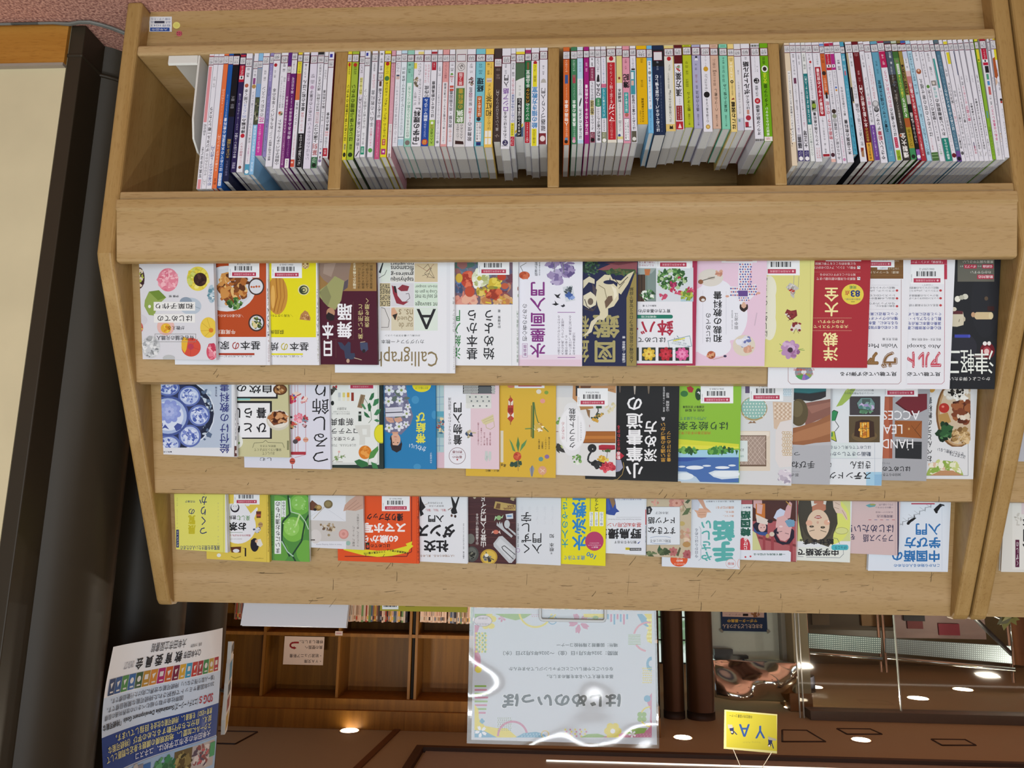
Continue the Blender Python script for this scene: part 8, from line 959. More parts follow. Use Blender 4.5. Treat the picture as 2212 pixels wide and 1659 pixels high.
cv.draw([('X', 203, 162, 1924, 1362),
 ('P', [(203, 270), (255, 275), (225, 360), (215, 470), (262, 580), (262, 650), (235, 700), (203, 720)], Pk), ('E', 325, 225, 42, 38, Yl), ('E', 380, 212, 34, 32, Yl), ('E', 310, 280, 34, 30, Yl), ('E', 365, 280, 34, 28, Yl), ('E', 290, 190, 34, 30, Yl), ('E', 340, 172, 36, 28, Yl), ('E', 330, 225, 24, 22, 'e6e6e8'), *petals(470, 205, 40, Pk), ('P', [(203, 162), (330, 162), (290, 195), (203, 200)], Gr), ('P', [(400, 162), (760, 162), (690, 205), (600, 225), (500, 200)], Gr), ring(795, 130, 160, 18, Yl, 10, 170), ring(960, 222, 40, 9, Bl), ('L', [(945, 220), (990, 168)], 16, Yl), ('Q', 750, 162, 830, 195, 4, 2, 5, [Pk]), *petals(1220, 250, 105, Pk), ('E', 1220, 250, 18, 18, 'c4c8cf'),
 ('P', [(1260, 162), (1490, 162), (1470, 200), (1265, 195)], Yl), ('E', 1378, 200, 30, 20, Gr), *[('R', 1490+i*31, 165, 1507+i*31, 215+25*(i % 3), (Bl, Pk)[i % 2]) for i in range(7)], ('P', [(1780, 165), (1830, 162), (1890, 220), (1890, 295), (1830, 260)], Bl), ('P', [(1850, 162), (1924, 162), (1924, 450), (1880, 430), (1870, 380), (1895, 300), (1885, 220)], Yl), ('Q', 1870, 200, 1924, 440, 2, 6, 13, ['e4dc80']), ring(1890, 385, 140, 18, 'd08a98', 100, 280), ('E', 1755, 410, 62, 55, 'c4c8cf'), *[('R', 1695, 365+i*15, 1815, 370+i*15, Gr) for i in range(7)],
 ('Q', 205, 340, 320, 540, 4, 9, 12, [Yl, Gr]), ('E', 240, 702, 33, 33, Yl), ('E', 1920, 650, 50, 72, Bl), ('E', 1920, 645, 26, 32, 'c4c8cf'), ('Q', 1830, 680, 1924, 840, 5, 7, 7, [Yl]), *[('R', 203, 855+i*37, 335-6*abs(i-3), 873+i*37, (Gr, Pk)[i % 2]) for i in range(8)], ('P', [(203, 1040), (240, 1090), (245, 1180), (300, 1250), (420, 1272), (520, 1275), (620, 1362), (203, 1362)], Yl), ('E', 275, 1190, 13, 13, Bl), ('E', 262, 1205, 12, 12, Bl), ('E', 290, 1205, 12, 12, Bl), ('E', 276, 1218, 12, 12, Bl), ('P', [(203, 1290), (300, 1300), (420, 1362), (203, 1362)], Bl), *petals(265, 1305, 62, 'e4e4e8'), ('E', 265, 1305, 14, 14, Bl), ('Q', 420, 1165, 560, 1300, 7, 7, 5, ['7a8a4a']), ring(572, 1350, 142, 20, Pk, 180, 360), ('P', [(600, 1362), (680, 1320), (800, 1308), (870, 1325), (910, 1362)], Bl), ('Q', 640, 1320, 880, 1360, 8, 2, 5, ['b8d0dc']), ring(888, 1332, 35, 8, 'd8b83a'), ('Q', 1060, 1275, 1300, 1360, 5, 4, 10, [Yl, Pk]),
 ('P', [(1230, 1362), (1300, 1330), (1400, 1325), (1480, 1350), (1480, 1362)], Gr), ('P', [(1440, 1362), (1560, 1325), (1700, 1315), (1880, 1290), (1924, 1230), (1924, 1362)], Pk), ('Q', 1600, 1320, 1924, 1360, 10, 2, 4, ['dcb0c0']), ('P', [(1650, 1330), (1720, 1285), (1800, 1268), (1880, 1272), (1850, 1320), (1720, 1335)], Gr), *petals(1735, 1330, 40, 'e4e4e8'), ('E', 1545, 1300, 38, 36, 'e4e4e8'), *[('E', 1545+52*math.cos(k*1.047), 1300+52*math.sin(k*1.047), 33, 33, Yl) for k in range(6)], ('E', 1545, 1300, 24, 24, 'e4e4e8'), ('P', [(1870, 1000), (1924, 930), (1924, 1240), (1905, 1200), (1912, 1100)], Pk), ring(1910, 1160, 95, 14, Yl, 90, 270), ('E', 1880, 985, 33, 33, Bl), *[('E', 1828+28*math.cos(k*1.571+.785), 1162+32*math.sin(k*1.571+.785), 25, 25, Gr) for k in range(4)], ('X',),
 ('T', 'はじめのいっぽ', 460, 930, 1632, 1082, 'dfe1e4', 6), ('T', 'はじめのいっぽ', 468, 935, 1625, 1077, '2a2e33', 4), ('T', '基本を教えている本を集めました。', 905, 752, 1552, 790, '2c2e34', 2), ('T', 'ならいごとや新しいことにチャレンジしてみませんか', 535, 678, 1548, 716, '2c2e34', 2), ('T', '期間：2026年5月1日（金）～2026年5月27日（水）', 480, 522, 1595, 566, '2c2e34', 2), ('T', '場所：図書館２階特設コーナー', 1000, 446, 1595, 484, '2c2e34', 2), ('E', 285, 230, 88, 55, '6a5a6a'), ('E', 285, 230, 84, 51, 'd4c8ce'), ('T', '大牟田市立', 220, 250, 350, 272, '6a5a6a'), ('T', '図書館', 240, 195, 330, 215, '6a5a6a')])
mb.v = [(x+X0, y, z+Zb) for x, y, z in mb.v]; mb.build('printed_sheet', MATTE, sg)
FILM = bpy.data.materials.new('clear_film'); nt, b = nodes(FILM); nt.nodes.remove(b); N = nt.nodes.new
out = nt.nodes['Material Output']; mx = N('ShaderNodeMixShader'); tr = N('ShaderNodeBsdfTransparent'); gl = N('ShaderNodeBsdfGlossy'); gl.inputs['Roughness'].default_value = 0.06
nz = N('ShaderNodeTexNoise'); nz.inputs['Scale'].default_value = 4.0; nz.inputs['Detail'].default_value = 0.5; geo = N('ShaderNodeNewGeometry'); nt.links.new(geo.outputs['Position'], nz.inputs['Vector'])
bp = N('ShaderNodeBump'); bp.inputs['Strength'].default_value = 1.0; bp.inputs['Distance'].default_value = 0.035; nt.links.new(nz.outputs['Fac'], bp.inputs['Height']); nt.links.new(bp.outputs[0], gl.inputs['Normal'])
mx.inputs[0].default_value = 0.06; nt.links.new(tr.outputs[0], mx.inputs[1]); nt.links.new(gl.outputs[0], mx.inputs[2]); nt.links.new(mx.outputs[0], out.inputs[0])
CLEAR = bpy.data.materials.new('clear_acrylic'); nt, b = nodes(CLEAR); nt.nodes.remove(b); N = nt.nodes.new
out = nt.nodes['Material Output']; mx = N('ShaderNodeMixShader'); tr = N('ShaderNodeBsdfTransparent'); gl = N('ShaderNodeBsdfGlossy'); gl.inputs['Roughness'].default_value = 0.04; tr.inputs[0].default_value = (.93, .95, .95, 1)
mx.inputs[0].default_value = 0.07; nt.links.new(tr.outputs[0], mx.inputs[1]); nt.links.new(gl.outputs[0], mx.inputs[2]); nt.links.new(mx.outputs[0], out.inputs[0])
a = atY(1417.5, 1317.5, SY); c = atY(1008.5, 1605.5, SY)
mb = MB(); mb.box(a.x, c.x, -0.0016, -0.0010, a.z, c.z); mb.build('clear_front', FILM, sg)['label'] = 'glossy clear front sheet'
mb = MB(); mb.box(a.x, c.x, 0.0010, 0.0022, a.z, c.z); mb.build('clear_back', CLEAR, sg)
ck = [atY(1307, 1341, SY), atY(1167, 1341, SY)]
mb = MB(); r_ = 0.0035; zt_ = ck[0].z; xa, xc = ck[0].x, ck[1].x
mb.tube([(xa, -0.008, 1.116), (xa, -0.008, zt_-0.006), (xa+0.002, -0.008, zt_-0.001), (xa+0.006, -0.008, zt_), (xc-0.006, -0.008, zt_), (xc-0.002, -0.008, zt_-0.001), (xc, -0.008, zt_-0.006), (xc, -0.008, 1.116)], r_, 'w', 10)
mb.build('wire_clip', flat('white_wire', 'd8dadc', 0.3, plain=True), sg)['label'] = 'white wire clip'

# books standing on the shelf's rear side
def rear_book(px0, px1, pyt, Y, col, label, lean, th, els=None):
    A, Bq = atY(px1, pyt, Y), atY(px0, pyt, Y); w = Bq.x-A.x; h = (A.z+Bq.z)/2-1.1155
    M = Matrix.Translation((A.x, Y, 1.1155)) @ Matrix.Rotation(lean, 4, 'X')
    t = thing('propped_book', label, 'book', matrix=M)
    mb = MB(); mb.box(0, w, 0, 0.002, 0, h, col); mb.box(0, w, th-0.002, th, 0, h, col); mb.box(0, 0.002, 0.002, th-0.002, 0, h, col); mb.build('cover', PRINT, t)
    mb = MB(); mb.box(0.002, w-0.003, 0.002, th-0.002, 0.001, h-0.003); mb.build('page_block', PAGE, t)
    if els:
        mb = MB(); cv = Canvas(mb, lambda x, y: (atY(x, y, Y).x-A.x, atY(x, y, Y).z-1.1155), w, h, base=0.0004); cv.draw(els); mb.build('barcode_label', PRINT, t)['label'] = 'white barcode sticker'
    return t
rear_book(526, 752, 1353, 0.47, 'cfcdd2', 'plain white board book lying propped behind the top of the display shelf', 0.25, 0.012)
rear_book(821, 1009, 1321, 0.45, '9a8f22', 'olive yellow book propped behind the shelf top, a barcode on its back', 0.05, 0.012,
          [('R', 826, 1285, 861, 1316, 'dcdcdc'), *[('R', 829+i*2.6, 1295, 830.4+i*2.6+(i % 3)*.5, 1311, '26262a') for i in range(11)], ('R', 876, 1308, 896, 1310, '5a5210'), ('R', 866, 1303, 896, 1305, '5a5210')])
# what shows of the books in the second shelf
face_row(3, [B('d', 2600, 738, 128, 12, 'd8d6cf', 'cream bordered book in the second shelf at the photo edge', [('R', 2112, 60, 2400, 712, 'e0ded8'), ('R', 2138, 458, 2172, 692, '5a2440'), ('V', 'くずしの', 2145, 475, 2166, 680, 'e0d4da', 1), ('V', '入門書', 2200, 240, 2290, 600, 'k', 2), ('R', 2190, 100, 2400, 240, 'd8c8cc'), ('S', 2160, 290, 30, 60, 8, ['b8b4ac', 'c8c4bc'], 14)])], group='books in the second shelf')
face_row(2, [B('d', 2790, 740, 132, 12, 'b4b4ba', 'pale grey book edge in the second shelf, middle pocket', [('R', 2300, 60, 2700, 600, 'c8c8cc')])], group='books in the second shelf')

# ---------------------------------------------------------------- brown bookcase along the far wall
BY = 4.75
def X(px, y=1440, Y=BY): return atY(px, y, Y).x
def Zt(y, px=750, Y=BY): return atY(px, y, Y).z
zs, zc, zk = Zt(1372), Zt(1508), Zt(1516)
bc = thing('bookcase', 'tall brown built-in bookcase by the far wall, its upper shelves empty', 'bookcase', loc=(0, BY, 0))
def part(name, x0, x1, y0, y1, z0, z1, mat=MIDX): mb = MB(); mb.box(min(x0, x1), max(x0, x1), y0, y1, z0, z1); return mb.build(name, mat, bc)
xl, xr = X(440), X(1422)
part('back_panel', xl, xr, 0.30, 0.32, 0.0, CEIL-0.001)
for px, wd in ((442, 6), (567.5, 6), (730, 5.5), (884, 5.5), (898, 5.5), (1052, 5.5), (1205, 5.5), (1358, 6)): part('upright', X(px-wd/2), X(px+wd/2), 0, 0.30, 0, zc if px not in (884, 898) else CEIL-0.06)
part('shelf_board', xl, xr, 0.004, 0.30, zs-0.012, zs+0.012); zb = Zt(1344)-0.150
part('shelf_board', xl, xr, 0.004, 0.30, zb-0.022, zb); part('top_rail', xl, xr, -0.02, 0.30, zc, zk+0.05); part('cornice', xl, xr, -0.05, 0.30, zk+0.05, CEIL-0.001)
part('gap_shade', X(888.5), X(894.5), 0.02, 0.05, 0, CEIL-0.002, flat('black_gap', '14110f', 0.8))  # black strip paints the shade in the open gap between two posts
part('base_unit', xl, xr, 0.01, 0.30, 0, zb-0.30)
rng = random.Random(11)
SPC = ['c9a890', 'd4b8a4', 'b89880', '8a8a94', '2f2a2c', '3a3a44', 'c8c0b4', '9a7a60', '5a6a84', 'b04a3a', 'd0a84a', '6a8a5a', '4a4040', 'd8c8bc', 'c0b0a0']
first = None; n = 0
def paper(px0, px1, pal, hs=(0.140, 0.150)):
    global n
    x = X(px0); end = X(px1)
    while x > end:
        w = rng.uniform(0.009, 0.018)
        if x-w < end: break
        h = rng.uniform(*hs); dep = rng.uniform(0.015, 0.03)
        mb = MB(); mb.box(x-w+0.0006, x, 0, 0.105, 0, h, rng.choice(pal)); c2 = rng.choice(SPC); mb.poly([(x-w+0.002, -0.0002, h*0.72), (x-0.0015, -0.0002, h*0.72), (x-0.0015, -0.0002, h*0.9), (x-w+0.002, -0.0002, h*0.9)], c2)
        if rng.random() < .7: mb.poly([(x-w*0.62, -0.0002, h*0.2), (x-w*0.38, -0.0002, h*0.2), (x-w*0.38, -0.0002, h*0.66), (x-w*0.62, -0.0002, h*0.66)], rng.choice(['2a2626', '8a3a34', '33404a']))
        cx = x-w/2; mb.v = [(a-cx, b_, c_) for a, b_, c_ in mb.v]
        o = mb.build('paperback', MATTE); o.location = (cx, BY+dep, zb+0.0008); x -= w; n += 1
        tag(o, 'small paperback in the row on the far brown bookcase', 'book', 'paperbacks on the far bookcase')
paper(494, 562, SPC); paper(735, 878, SPC); paper(903, 962, ['d8bca8', 'd0b09a', 'dcc4b4'], (0.140, 0.144)); paper(964, 1046, SPC); paper(1056, 1200, ['d8bca8', 'd0b09a', 'c8a890', '8a6a5a']); paper(1210, 1352, SPC)
# notices on the bookcase
q0 = [(615, 1377), (701, 1376), (698, 1437), (613, 1437)]
nt_ = thing('paper_notice', 'white notice with a red U-turn arrow hanging inside the far brown bookcase', 'notice', loc=(0, BY-0.004, 0))
mb = MB(); P_ = [atY(x, y, BY-0.004) for x, y in q0]; xa, xc = P_[2].x, P_[0].x; za, zb_ = P_[1].z, P_[2].z; xa = P_[1].x
ld = lambda x, y: (atY(470+x/3.95, 1290+y/3.95, BY-0.004).x-xa, atY(470+x/3.95, 1290+y/3.95, BY-0.004).z-za)
mb.box(0, xc-xa, 0, 0.001, 0, zb_-za, 'd2c0b4'); cv = Canvas(mb, ld, xc-xa, zb_-za, step=2e-5)
cv.draw([('T', '・ＹＡ文庫', 738, 532, 882, 562, '3a3234', 1), ('T', '・岩波ジュニア新書', 614, 484, 884, 516, '3a3234', 1), ('T', '奥の壁面へ', 745, 412, 896, 444, '3a3234', 1), ('T', '移動しました。', 700, 366, 900, 396, '3a3234', 1), ('L', [(694, 387), (650, 387), (630, 392), (618, 410), (628, 428), (655, 434)], 15, '8a2028'), ('P', [(650, 418), (674, 434), (650, 446)], '8a2028')])
mb.v = [(x+xa, y, z+za) for x, y, z in mb.v]; mb.build('sheet', MATTE, nt_)
p = atY(732, 1368, BY-0.008); mb = MB(); mb.box(-0.028, 0.028, 0, 0.004, -0.015, 0.016, 'd8ccc8'); mb.poly([(-0.02, -0.0004, -0.006), (0.02, -0.0004, -0.006), (0.02, -0.0004, 0.006), (-0.02, -0.0004, 0.006)], 'c09aa0')
o = mb.build('shelf_tag', MATTE); o.location = p; tag(o, 'tiny white tag on the edge of the far brown bookcase', 'tag')

# ---------------------------------------------------------------- ceiling lamps, panels and light coffer
LAMP = flat('lamp_glow', 'fff0d0', emit=9)
TRIM = flat('lamp_trim', 'c0a488', 0.5)
def downlight(px, py, r, label):
    c = atZ(px, py, CEIL-0.004)
    t = thing('downlight', label, 'lamp', loc=(c.x, c.y, CEIL), group='ceiling downlights')
    mb = MB(); mb.tube([(0, 0, -0.0105), (0, 0, -0.004)], r, 'w', 24); mb.build('lamp_disc', LAMP, t)
    mb = MB(); mb.tube([((r+0.008)*math.cos(a*math.pi/14), (r+0.008)*math.sin(a*math.pi/14), -0.004) for a in range(29)], 0.004, 'w', 6); mb.build('trim_ring', TRIM, t)
for px, py, r, lab in ((755, 1579, 0.062, 'round lit downlight in the ceiling above the empty bookcase'), (1475, 1594, 0.060, 'round lit downlight in the ceiling between the notice and the YA sign'), (1860, 1599, 0.060, 'round lit downlight in the ceiling, brightest one right of the YA sign'),
                       (1866, 1536, 0.085, 'lit downlight just above the glass partition, under the brightest one'), (1731, 1524, 0.070, 'lit downlight seen on the brown beam by the glass edge'), (1983, 1509, 0.085, 'lit downlight in the far ceiling, middle of the right-hand row'), (2080, 1490, 0.085, 'lit downlight in the far ceiling nearest the chrome bracket'), (1759, 1485, 0.075, 'small lit downlight beside the dark hanging lamp'), (1708, 1529, 0.05, 'lit downlight left of the glass edge, above the steel band')):
    downlight(px, py, r, lab)
DK = flat('dark_trim', '2e2018', 0.6)
def frame(quad, label, wd=0.014):
    P_ = [atZ(x, y, CEIL-0.003) for x, y in quad]; c = sum(P_, Vector())/4
    t = thing('ceiling_hatch', label, 'hatch', loc=(c.x, c.y, CEIL), group='ceiling hatches')
    mb = MB()
    for a, b_ in zip(P_, P_[1:]+P_[:1]): mb.tube([a-c+Vector((0, 0, -0.002)), b_-c+Vector((0, 0, -0.002))], wd/2, 'w', 4)
    mb.build('frame', DK, t)
    mb = MB(); mb.poly([(p-c)*0.97+Vector((0, 0, -0.002)) for p in P_]); mb.poly([(p-c)*0.97+Vector((0, 0, 0.003)) for p in P_][::-1]); mb.build('board', CEILM, t)
frame([(455, 1579), (556, 1581), (508, 1607), (440, 1605)], 'square hatch outlined in the ceiling left of the bookcase lamp')
frame([(1690, 1577), (1743, 1578), (1783, 1602), (1690, 1602)], 'square hatch outlined in the ceiling right of the YA sign')
frame([(1808, 1574), (1880, 1575), (1905, 1586), (1830, 1586)], 'narrow hatch outlined in the ceiling behind the brightest downlight')
frame([(2012, 1597), (2085, 1598), (2108, 1610), (2035, 1610)], 'plain hatch in the ceiling at the photo right')
mb = MB(); A_ = atZ(893, 1545, CEIL); C_ = atZ(768, 1665, CEIL)
d_ = (C_-A_).normalized(); s_ = Vector((-d_.y, d_.x, 0))*0.022
mb.poly([A_-s_+Vector((0, 0, -.012)), C_-s_+Vector((0, 0, -.012)), C_+s_+Vector((0, 0, -.012)), A_+s_+Vector((0, 0, -.012))])
for q in (-1, 1): mb.poly([A_+s_*q, C_+s_*q, C_+s_*q+Vector((0, 0, -.012)), A_+s_*q+Vector((0, 0, -.012))])
struct(mb.build('trim_2', flat('ceiling_batten', '5c3a1c', 0.6)))
cf = thing('light_coffer', 'long dark-framed fluorescent light coffer crossing the ceiling at the top', 'light', loc=(0, 0, CEIL))
A_ = atZ(905, 1640, CEIL); y1 = atZ(1500, 1638, CEIL).y; y0 = y1-0.55
def cpart(nm, x0, x1, ya, yb, za, zb_, mat): mb = MB(); mb.box(min(x0, x1), max(x0, x1), ya, yb, za-CEIL, zb_-CEIL); return mb.build(nm, mat, cf)
cpart('frame', A_.x, -5.4, y1-0.05, y1, CEIL-0.035, CEIL-0.001, flat('coffer_frame', '3a2416', 0.6)); cpart('frame', A_.x-0.001, A_.x+0.05, y0, y1, CEIL-0.035, CEIL-0.001, MATS['coffer_frame'])
cpart('reflector', A_.x-0.02, -5.4, y0, y1-0.052, CEIL-0.012, CEIL-0.002, flat('coffer_white', '8f8a80', 0.5)); cpart('tube', X(1180, 1650, 3.9), -5.4, y0+0.335, y0+0.345, CEIL-0.020, CEIL-0.013, flat('tube_glow', 'fff8ea', emit=1.5))

# ---------------------------------------------------------------- hanging YA sign
HY = 3.6
ya = thing('hanging_sign', 'yellow sign with blue letters YA hanging from the ceiling on two cords', 'sign', loc=(0, HY, 0))
yq = [atY(1682, 1628, HY), atY(1569, 1616, HY), atY(1565, 1533, HY), atY(1679, 1543, HY)]      # true: top-left, top-right, bottom-right, bottom-left
ex = (yq[2]-yq[3]); wS = ex.length; ex.normalize(); ez = (yq[0]-yq[3]); hS = ez.length; ez = (ez-ex*ez.dot(ex)).normalized(); eyy = ez.cross(ex)
M = Matrix(((ex.x, eyy.x, ez.x, yq[3].x), (ex.y, eyy.y, ez.y, yq[3].y-HY), (ex.z, eyy.z, ez.z, yq[3].z), (0, 0, 0, 1)))
mb = MB(); mb.box(0, wS, 0, 0.004, 0, hS, 'b4b684')
Mi = (Matrix.Translation((0, HY, 0)) @ M).inverted()
def yl(x, y): p = Mi @ atY(1380+x/4.495, 1290+y/4.495, HY); return p.x, p.z
cv = Canvas(mb, yl, wS, hS, step=2e-5)
cv.draw([('P', [(848, 1108), (1337, 1150), (1345, 1495), (850, 1455)], 'a39f35'), ('T', 'Ａ', 972, 1232, 1078, 1356, '2a4a88', 2), ('T', 'Ｙ', 1130, 1248, 1226, 1372, '2a4a88', 2), ('T', '中高生向け図書コーナー', 880, 1140, 1100, 1172, '4a4a24', 1, -0.06), ('T', 'Young Adult', 1010, 1398, 1185, 1418, '8a8a3a'),
 ('E', 908, 1316, 15, 17, '1f2438'), ('E', 905, 1310, 8, 9, 'd8d4cc'), ('P', [(878, 1265), (920, 1262), (922, 1300), (885, 1300)], '242c58'), ('P', [(862, 1235), (905, 1238), (915, 1268), (868, 1275)], '9a9c92'), ('L', [(920, 1300), (952, 1335)], 9, '242c58'), ('E', 1268, 1436, 16, 17, '1f2438'), ('E', 1266, 1442, 9, 9, 'd0ccc4'), ('P', [(1255, 1380), (1298, 1385), (1290, 1425), (1258, 1420)], '242c58'), ('P', [(1252, 1352), (1338, 1378), (1330, 1395), (1262, 1385)], '8a8c82'), ('L', [(1290, 1415), (1308, 1470)], 9, '242c58')])
mb.v = [tuple(M @ Vector(p)) for p in mb.v]; mb.build('board', MATTE, ya)
top = atY(1618, 1668, HY); top.z = max(top.z, CEIL-0.002)
for a in (atY(1667, 1626, HY), atY(1583, 1617, HY)): mb = MB(); mb.tube([Vector((a.x, 0.001, a.z-0.002)), Vector((top.x, 0.001, top.z))], 0.0022, 'd8d4c8', 6); mb.build('cord', MATTE, ya)

# ---------------------------------------------------------------- right background: pipes, windows, steel band, glass partition
PB = flat('brown_pipe_dark', '3c2a1c', 0.3, spec=0.5, var=0.03)
PY = 5.25
for pxa, pxb, lab in ((1404, 1428, 'far brown pipe column half hidden behind the notice'), (1436, 1481, 'far brown pipe column, middle one right of the notice'), (1487, 1546, 'far brown pipe column beside the steel band')):
    a, b_ = atY(pxa, 1450, PY).x, atY(pxb, 1450, PY).x; r = (a-b_)/2
    t = thing('pipe_column', lab, 'column', loc=((a+b_)/2, PY+0.1, 0), group='far pipe columns'); mb = MB(); cyl(mb, 0, 0, r, 0, CEIL-0.002, 32); mb.build('shaft', PB, t)
    mb = MB(); cyl(mb, 0, 0, r*1.03, CEIL-0.06, CEIL-0.001, 32); mb.build('collar', DK, t)
# leaded window with greenery outside
WY = 6.3
GW = bpy.data.materials.new('window_greenery'); nt, b = nodes(GW); N = nt.nodes.new; g = N('ShaderNodeNewGeometry'); nz = N('ShaderNodeTexNoise'); nz.inputs['Scale'].default_value = 9; nz.inputs['Detail'].default_value = 5
cr = N('ShaderNodeValToRGB'); cr.color_ramp.elements[0].position = 0.4; cr.color_ramp.elements[1].position = 0.6; cr.color_ramp.elements[0].color = (*lin('7a9a78'), 1); cr.color_ramp.elements[1].color = (*lin('e2efe8'), 1)
nt.links.new(g.outputs['Position'], nz.inputs['Vector']); nt.links.new(nz.outputs['Fac'], cr.inputs[0]); nt.links.new(cr.outputs[0], b.inputs['Emission Color']); b.inputs['Emission Strength'].default_value = 0.9; b.inputs['Base Color'].default_value = (0.02, 0.02, 0.02, 1)
xa, xc = atY(1545, 1400, WY).x, atY(1400, 1400, WY).x; z0, z1 = 0.9, atY(1450, 1432, WY).z
mb = MB(); mb.box(xa, xc, WY, WY+0.02, z0, z1); w1 = struct(mb.build('window_1', GW))
mb = MB()
for i in range(7): mb.box(xa, xc, WY-0.02, WY, z0+(z1-z0)*i/6-0.006, z0+(z1-z0)*i/6+0.006)
for i in range(6): mb.box(xa+(xc-xa)*i/5-0.006, xa+(xc-xa)*i/5+0.006, WY-0.02, WY, z0, z1)
mb.build('window_bars', flat('window_lead', '2c2f2e', 0.5), w1)
# pale frosted panel with the small poster, and the rippled steel band above it
xa, xc = atY(1694, 1400, 6.0).x, atY(1538, 1400, 6.0).x; zt_ = atY(1600, 1424, 6.0).z
PALE = flat('pale_panel', 'a9b5a9', 0.35)
mb = MB(); mb.box(xa, xc, 6.0, 6.04, 0.0, zt_); struct(mb.build('wall_inner', PALE))
mb = MB(); mb.box(atY(1713, 1400, 5.9).x, atY(1690, 1400, 5.9).x, 5.9, 6.0, 0, zt_); struct(mb.build('trim_3', flat('grey_frame', '84867c', 0.4)))
sp = thing('small_poster', 'dark blue and pink supporter recruitment poster taped on the pale panel', 'poster', loc=(0, 5.985, 0))
def pl(x, y): p = atY(1380+x/4.495, 1290+y/4.495, 5.985); return p.x-xa, p.z-0.9
mb = MB(); a = pl(1250, 336); c = pl(795, 150)
mb.box(a[0], c[0], 0, 0.003, 0.0, a[1], '2a3a58'); cv = Canvas(mb, pl, 9, 9, step=3e-5)
cv.draw([('P', [(808, -300), (1214, -300), (1216, 198), (812, 188)], 'c8b0a8'), ('T', 'サポーター募集中', 860, 212, 1150, 246, 'c8a84a', 2), ('T', 'おおむたしどうぶつえん', 812, 262, 1200, 304, 'c8b8a4', 2), ('R', 1010, 160, 1062, 184, '2a2426'), ('S', 1130, 170, 40, 22, 8, ['a87a54', '8a6040'], 18), ('T', 'サポーター', 840, 160, 990, 178, '7a6a6a'), ('P', [(778, 312), (800, 305), (825, 335), (808, 348)], '8a8a80'), ('P', [(1240, 318), (1262, 312), (1280, 335), (1250, 358)], '8a8a80')])
mb.v = [(x+xa, y, z+0.9) for x, y, z in mb.v]; mb.build('sheet', MATTE, sp)
STEEL = bpy.data.materials.new('rippled_steel'); nt, b = nodes(STEEL); b.inputs['Metallic'].default_value = 1; b.inputs['Roughness'].default_value = 0.12; b.inputs['Base Color'].default_value = (*lin('e2e3df'), 1)
def sheet(name, pxs, y0f, y1f, Y, amp, label, cat):
    mb = MB(); nx, nz_ = 40, 14; rows = []
    for j in range(nz_+1):
        row = []
        for i in range(nx+1):
            px = pxs[0]+(pxs[1]-pxs[0])*i/nx; ya_, yb_ = y0f(i/nx), y1f(i/nx)
            p = atY(px, ya_+(yb_-ya_)*j/nz_, Y); u_, v_ = i/nx, j/nz_
            p.y += amp*(math.sin(u_*5+v_*3)*0.5+math.sin(u_*9-v_*5+1)*0.3+math.cos(v_*4+u_*2)*0.6)-0.07*v_; row.append(p)
        rows.append(row)
    for j in range(nz_):
        for i in range(nx): mb.poly([rows[j][i], rows[j][i+1], rows[j+1][i+1], rows[j+1][i]], 'w', 0, True)
    o = mb.build(name, STEEL); md = o.modifiers.new('thick', 'SOLIDIFY'); md.thickness = 0.02
    md2 = o.modifiers.new('weld', 'WELD'); o.modifiers.move(1, 0)
    return tag(o, label, cat)
sheet('steel_band', (1541, 1716), lambda t: 1429, lambda t: 1500+14*t, 5.75, 0.09, 'rippled mirror steel band above the pale panel, right of the far pipes', 'steel panel')
pen = thing('wall_lamp', 'flat black lamp bracket on the pale panel under the steel band', 'lamp', loc=(0, 5.9, 0))
a, c = atY(1583, 1403, 5.9), atY(1544, 1416, 5.9); mb = MB(); mb.box(a.x, c.x, 0, 0.06, a.z, c.z); mb.build('lamp_head', flat('black_metal', '1e1c1c', 0.4), pen)
a, c = atY(1618, 1418, 5.9), atY(1544, 1425, 5.9); mb = MB(); mb.box(a.x, c.x, 0.02, 0.1, a.z, c.z); mb.build('arm', MATS['black_metal'], pen)
pil = thing('grey_pillar', 'olive grey square pillar behind the glass edge, brown cap at its top', 'pillar', loc=(0, 5.7, 0))
a, c = atY(1747, 1400, 5.7).x, atY(1714, 1400, 5.7).x; mb = MB(); mb.box(a, c, 0, 0.25, 0, atY(1730, 1500, 5.7).z); mb.build('shaft', flat('olive_plaster', '8c8468', 0.6), pil)
a, c = atY(1755, 1500, 5.68).x, atY(1706, 1500, 5.68).x; mb = MB(); mb.box(a, c, -0.02, 0.28, atY(1730, 1498, 5.7).z, CEIL-0.003); mb.build('cap', flat('brown_cap', '7a5428', 0.5), pil)
hl = tag((lambda m: m.build('hanging_lamp', flat('lamp_black', '24242a', 0.3)))((lambda m: (m.tube([atY(1735, 1462, 6.6), atY(1737, 1470, 6.6), atY(1738, 1492, 6.6), atY(1738, 1498, 6.6)], 0.10, 'w', 20), m)[1])(MB())), 'dark round lamp shade between the pillar and the glass', 'lamp')
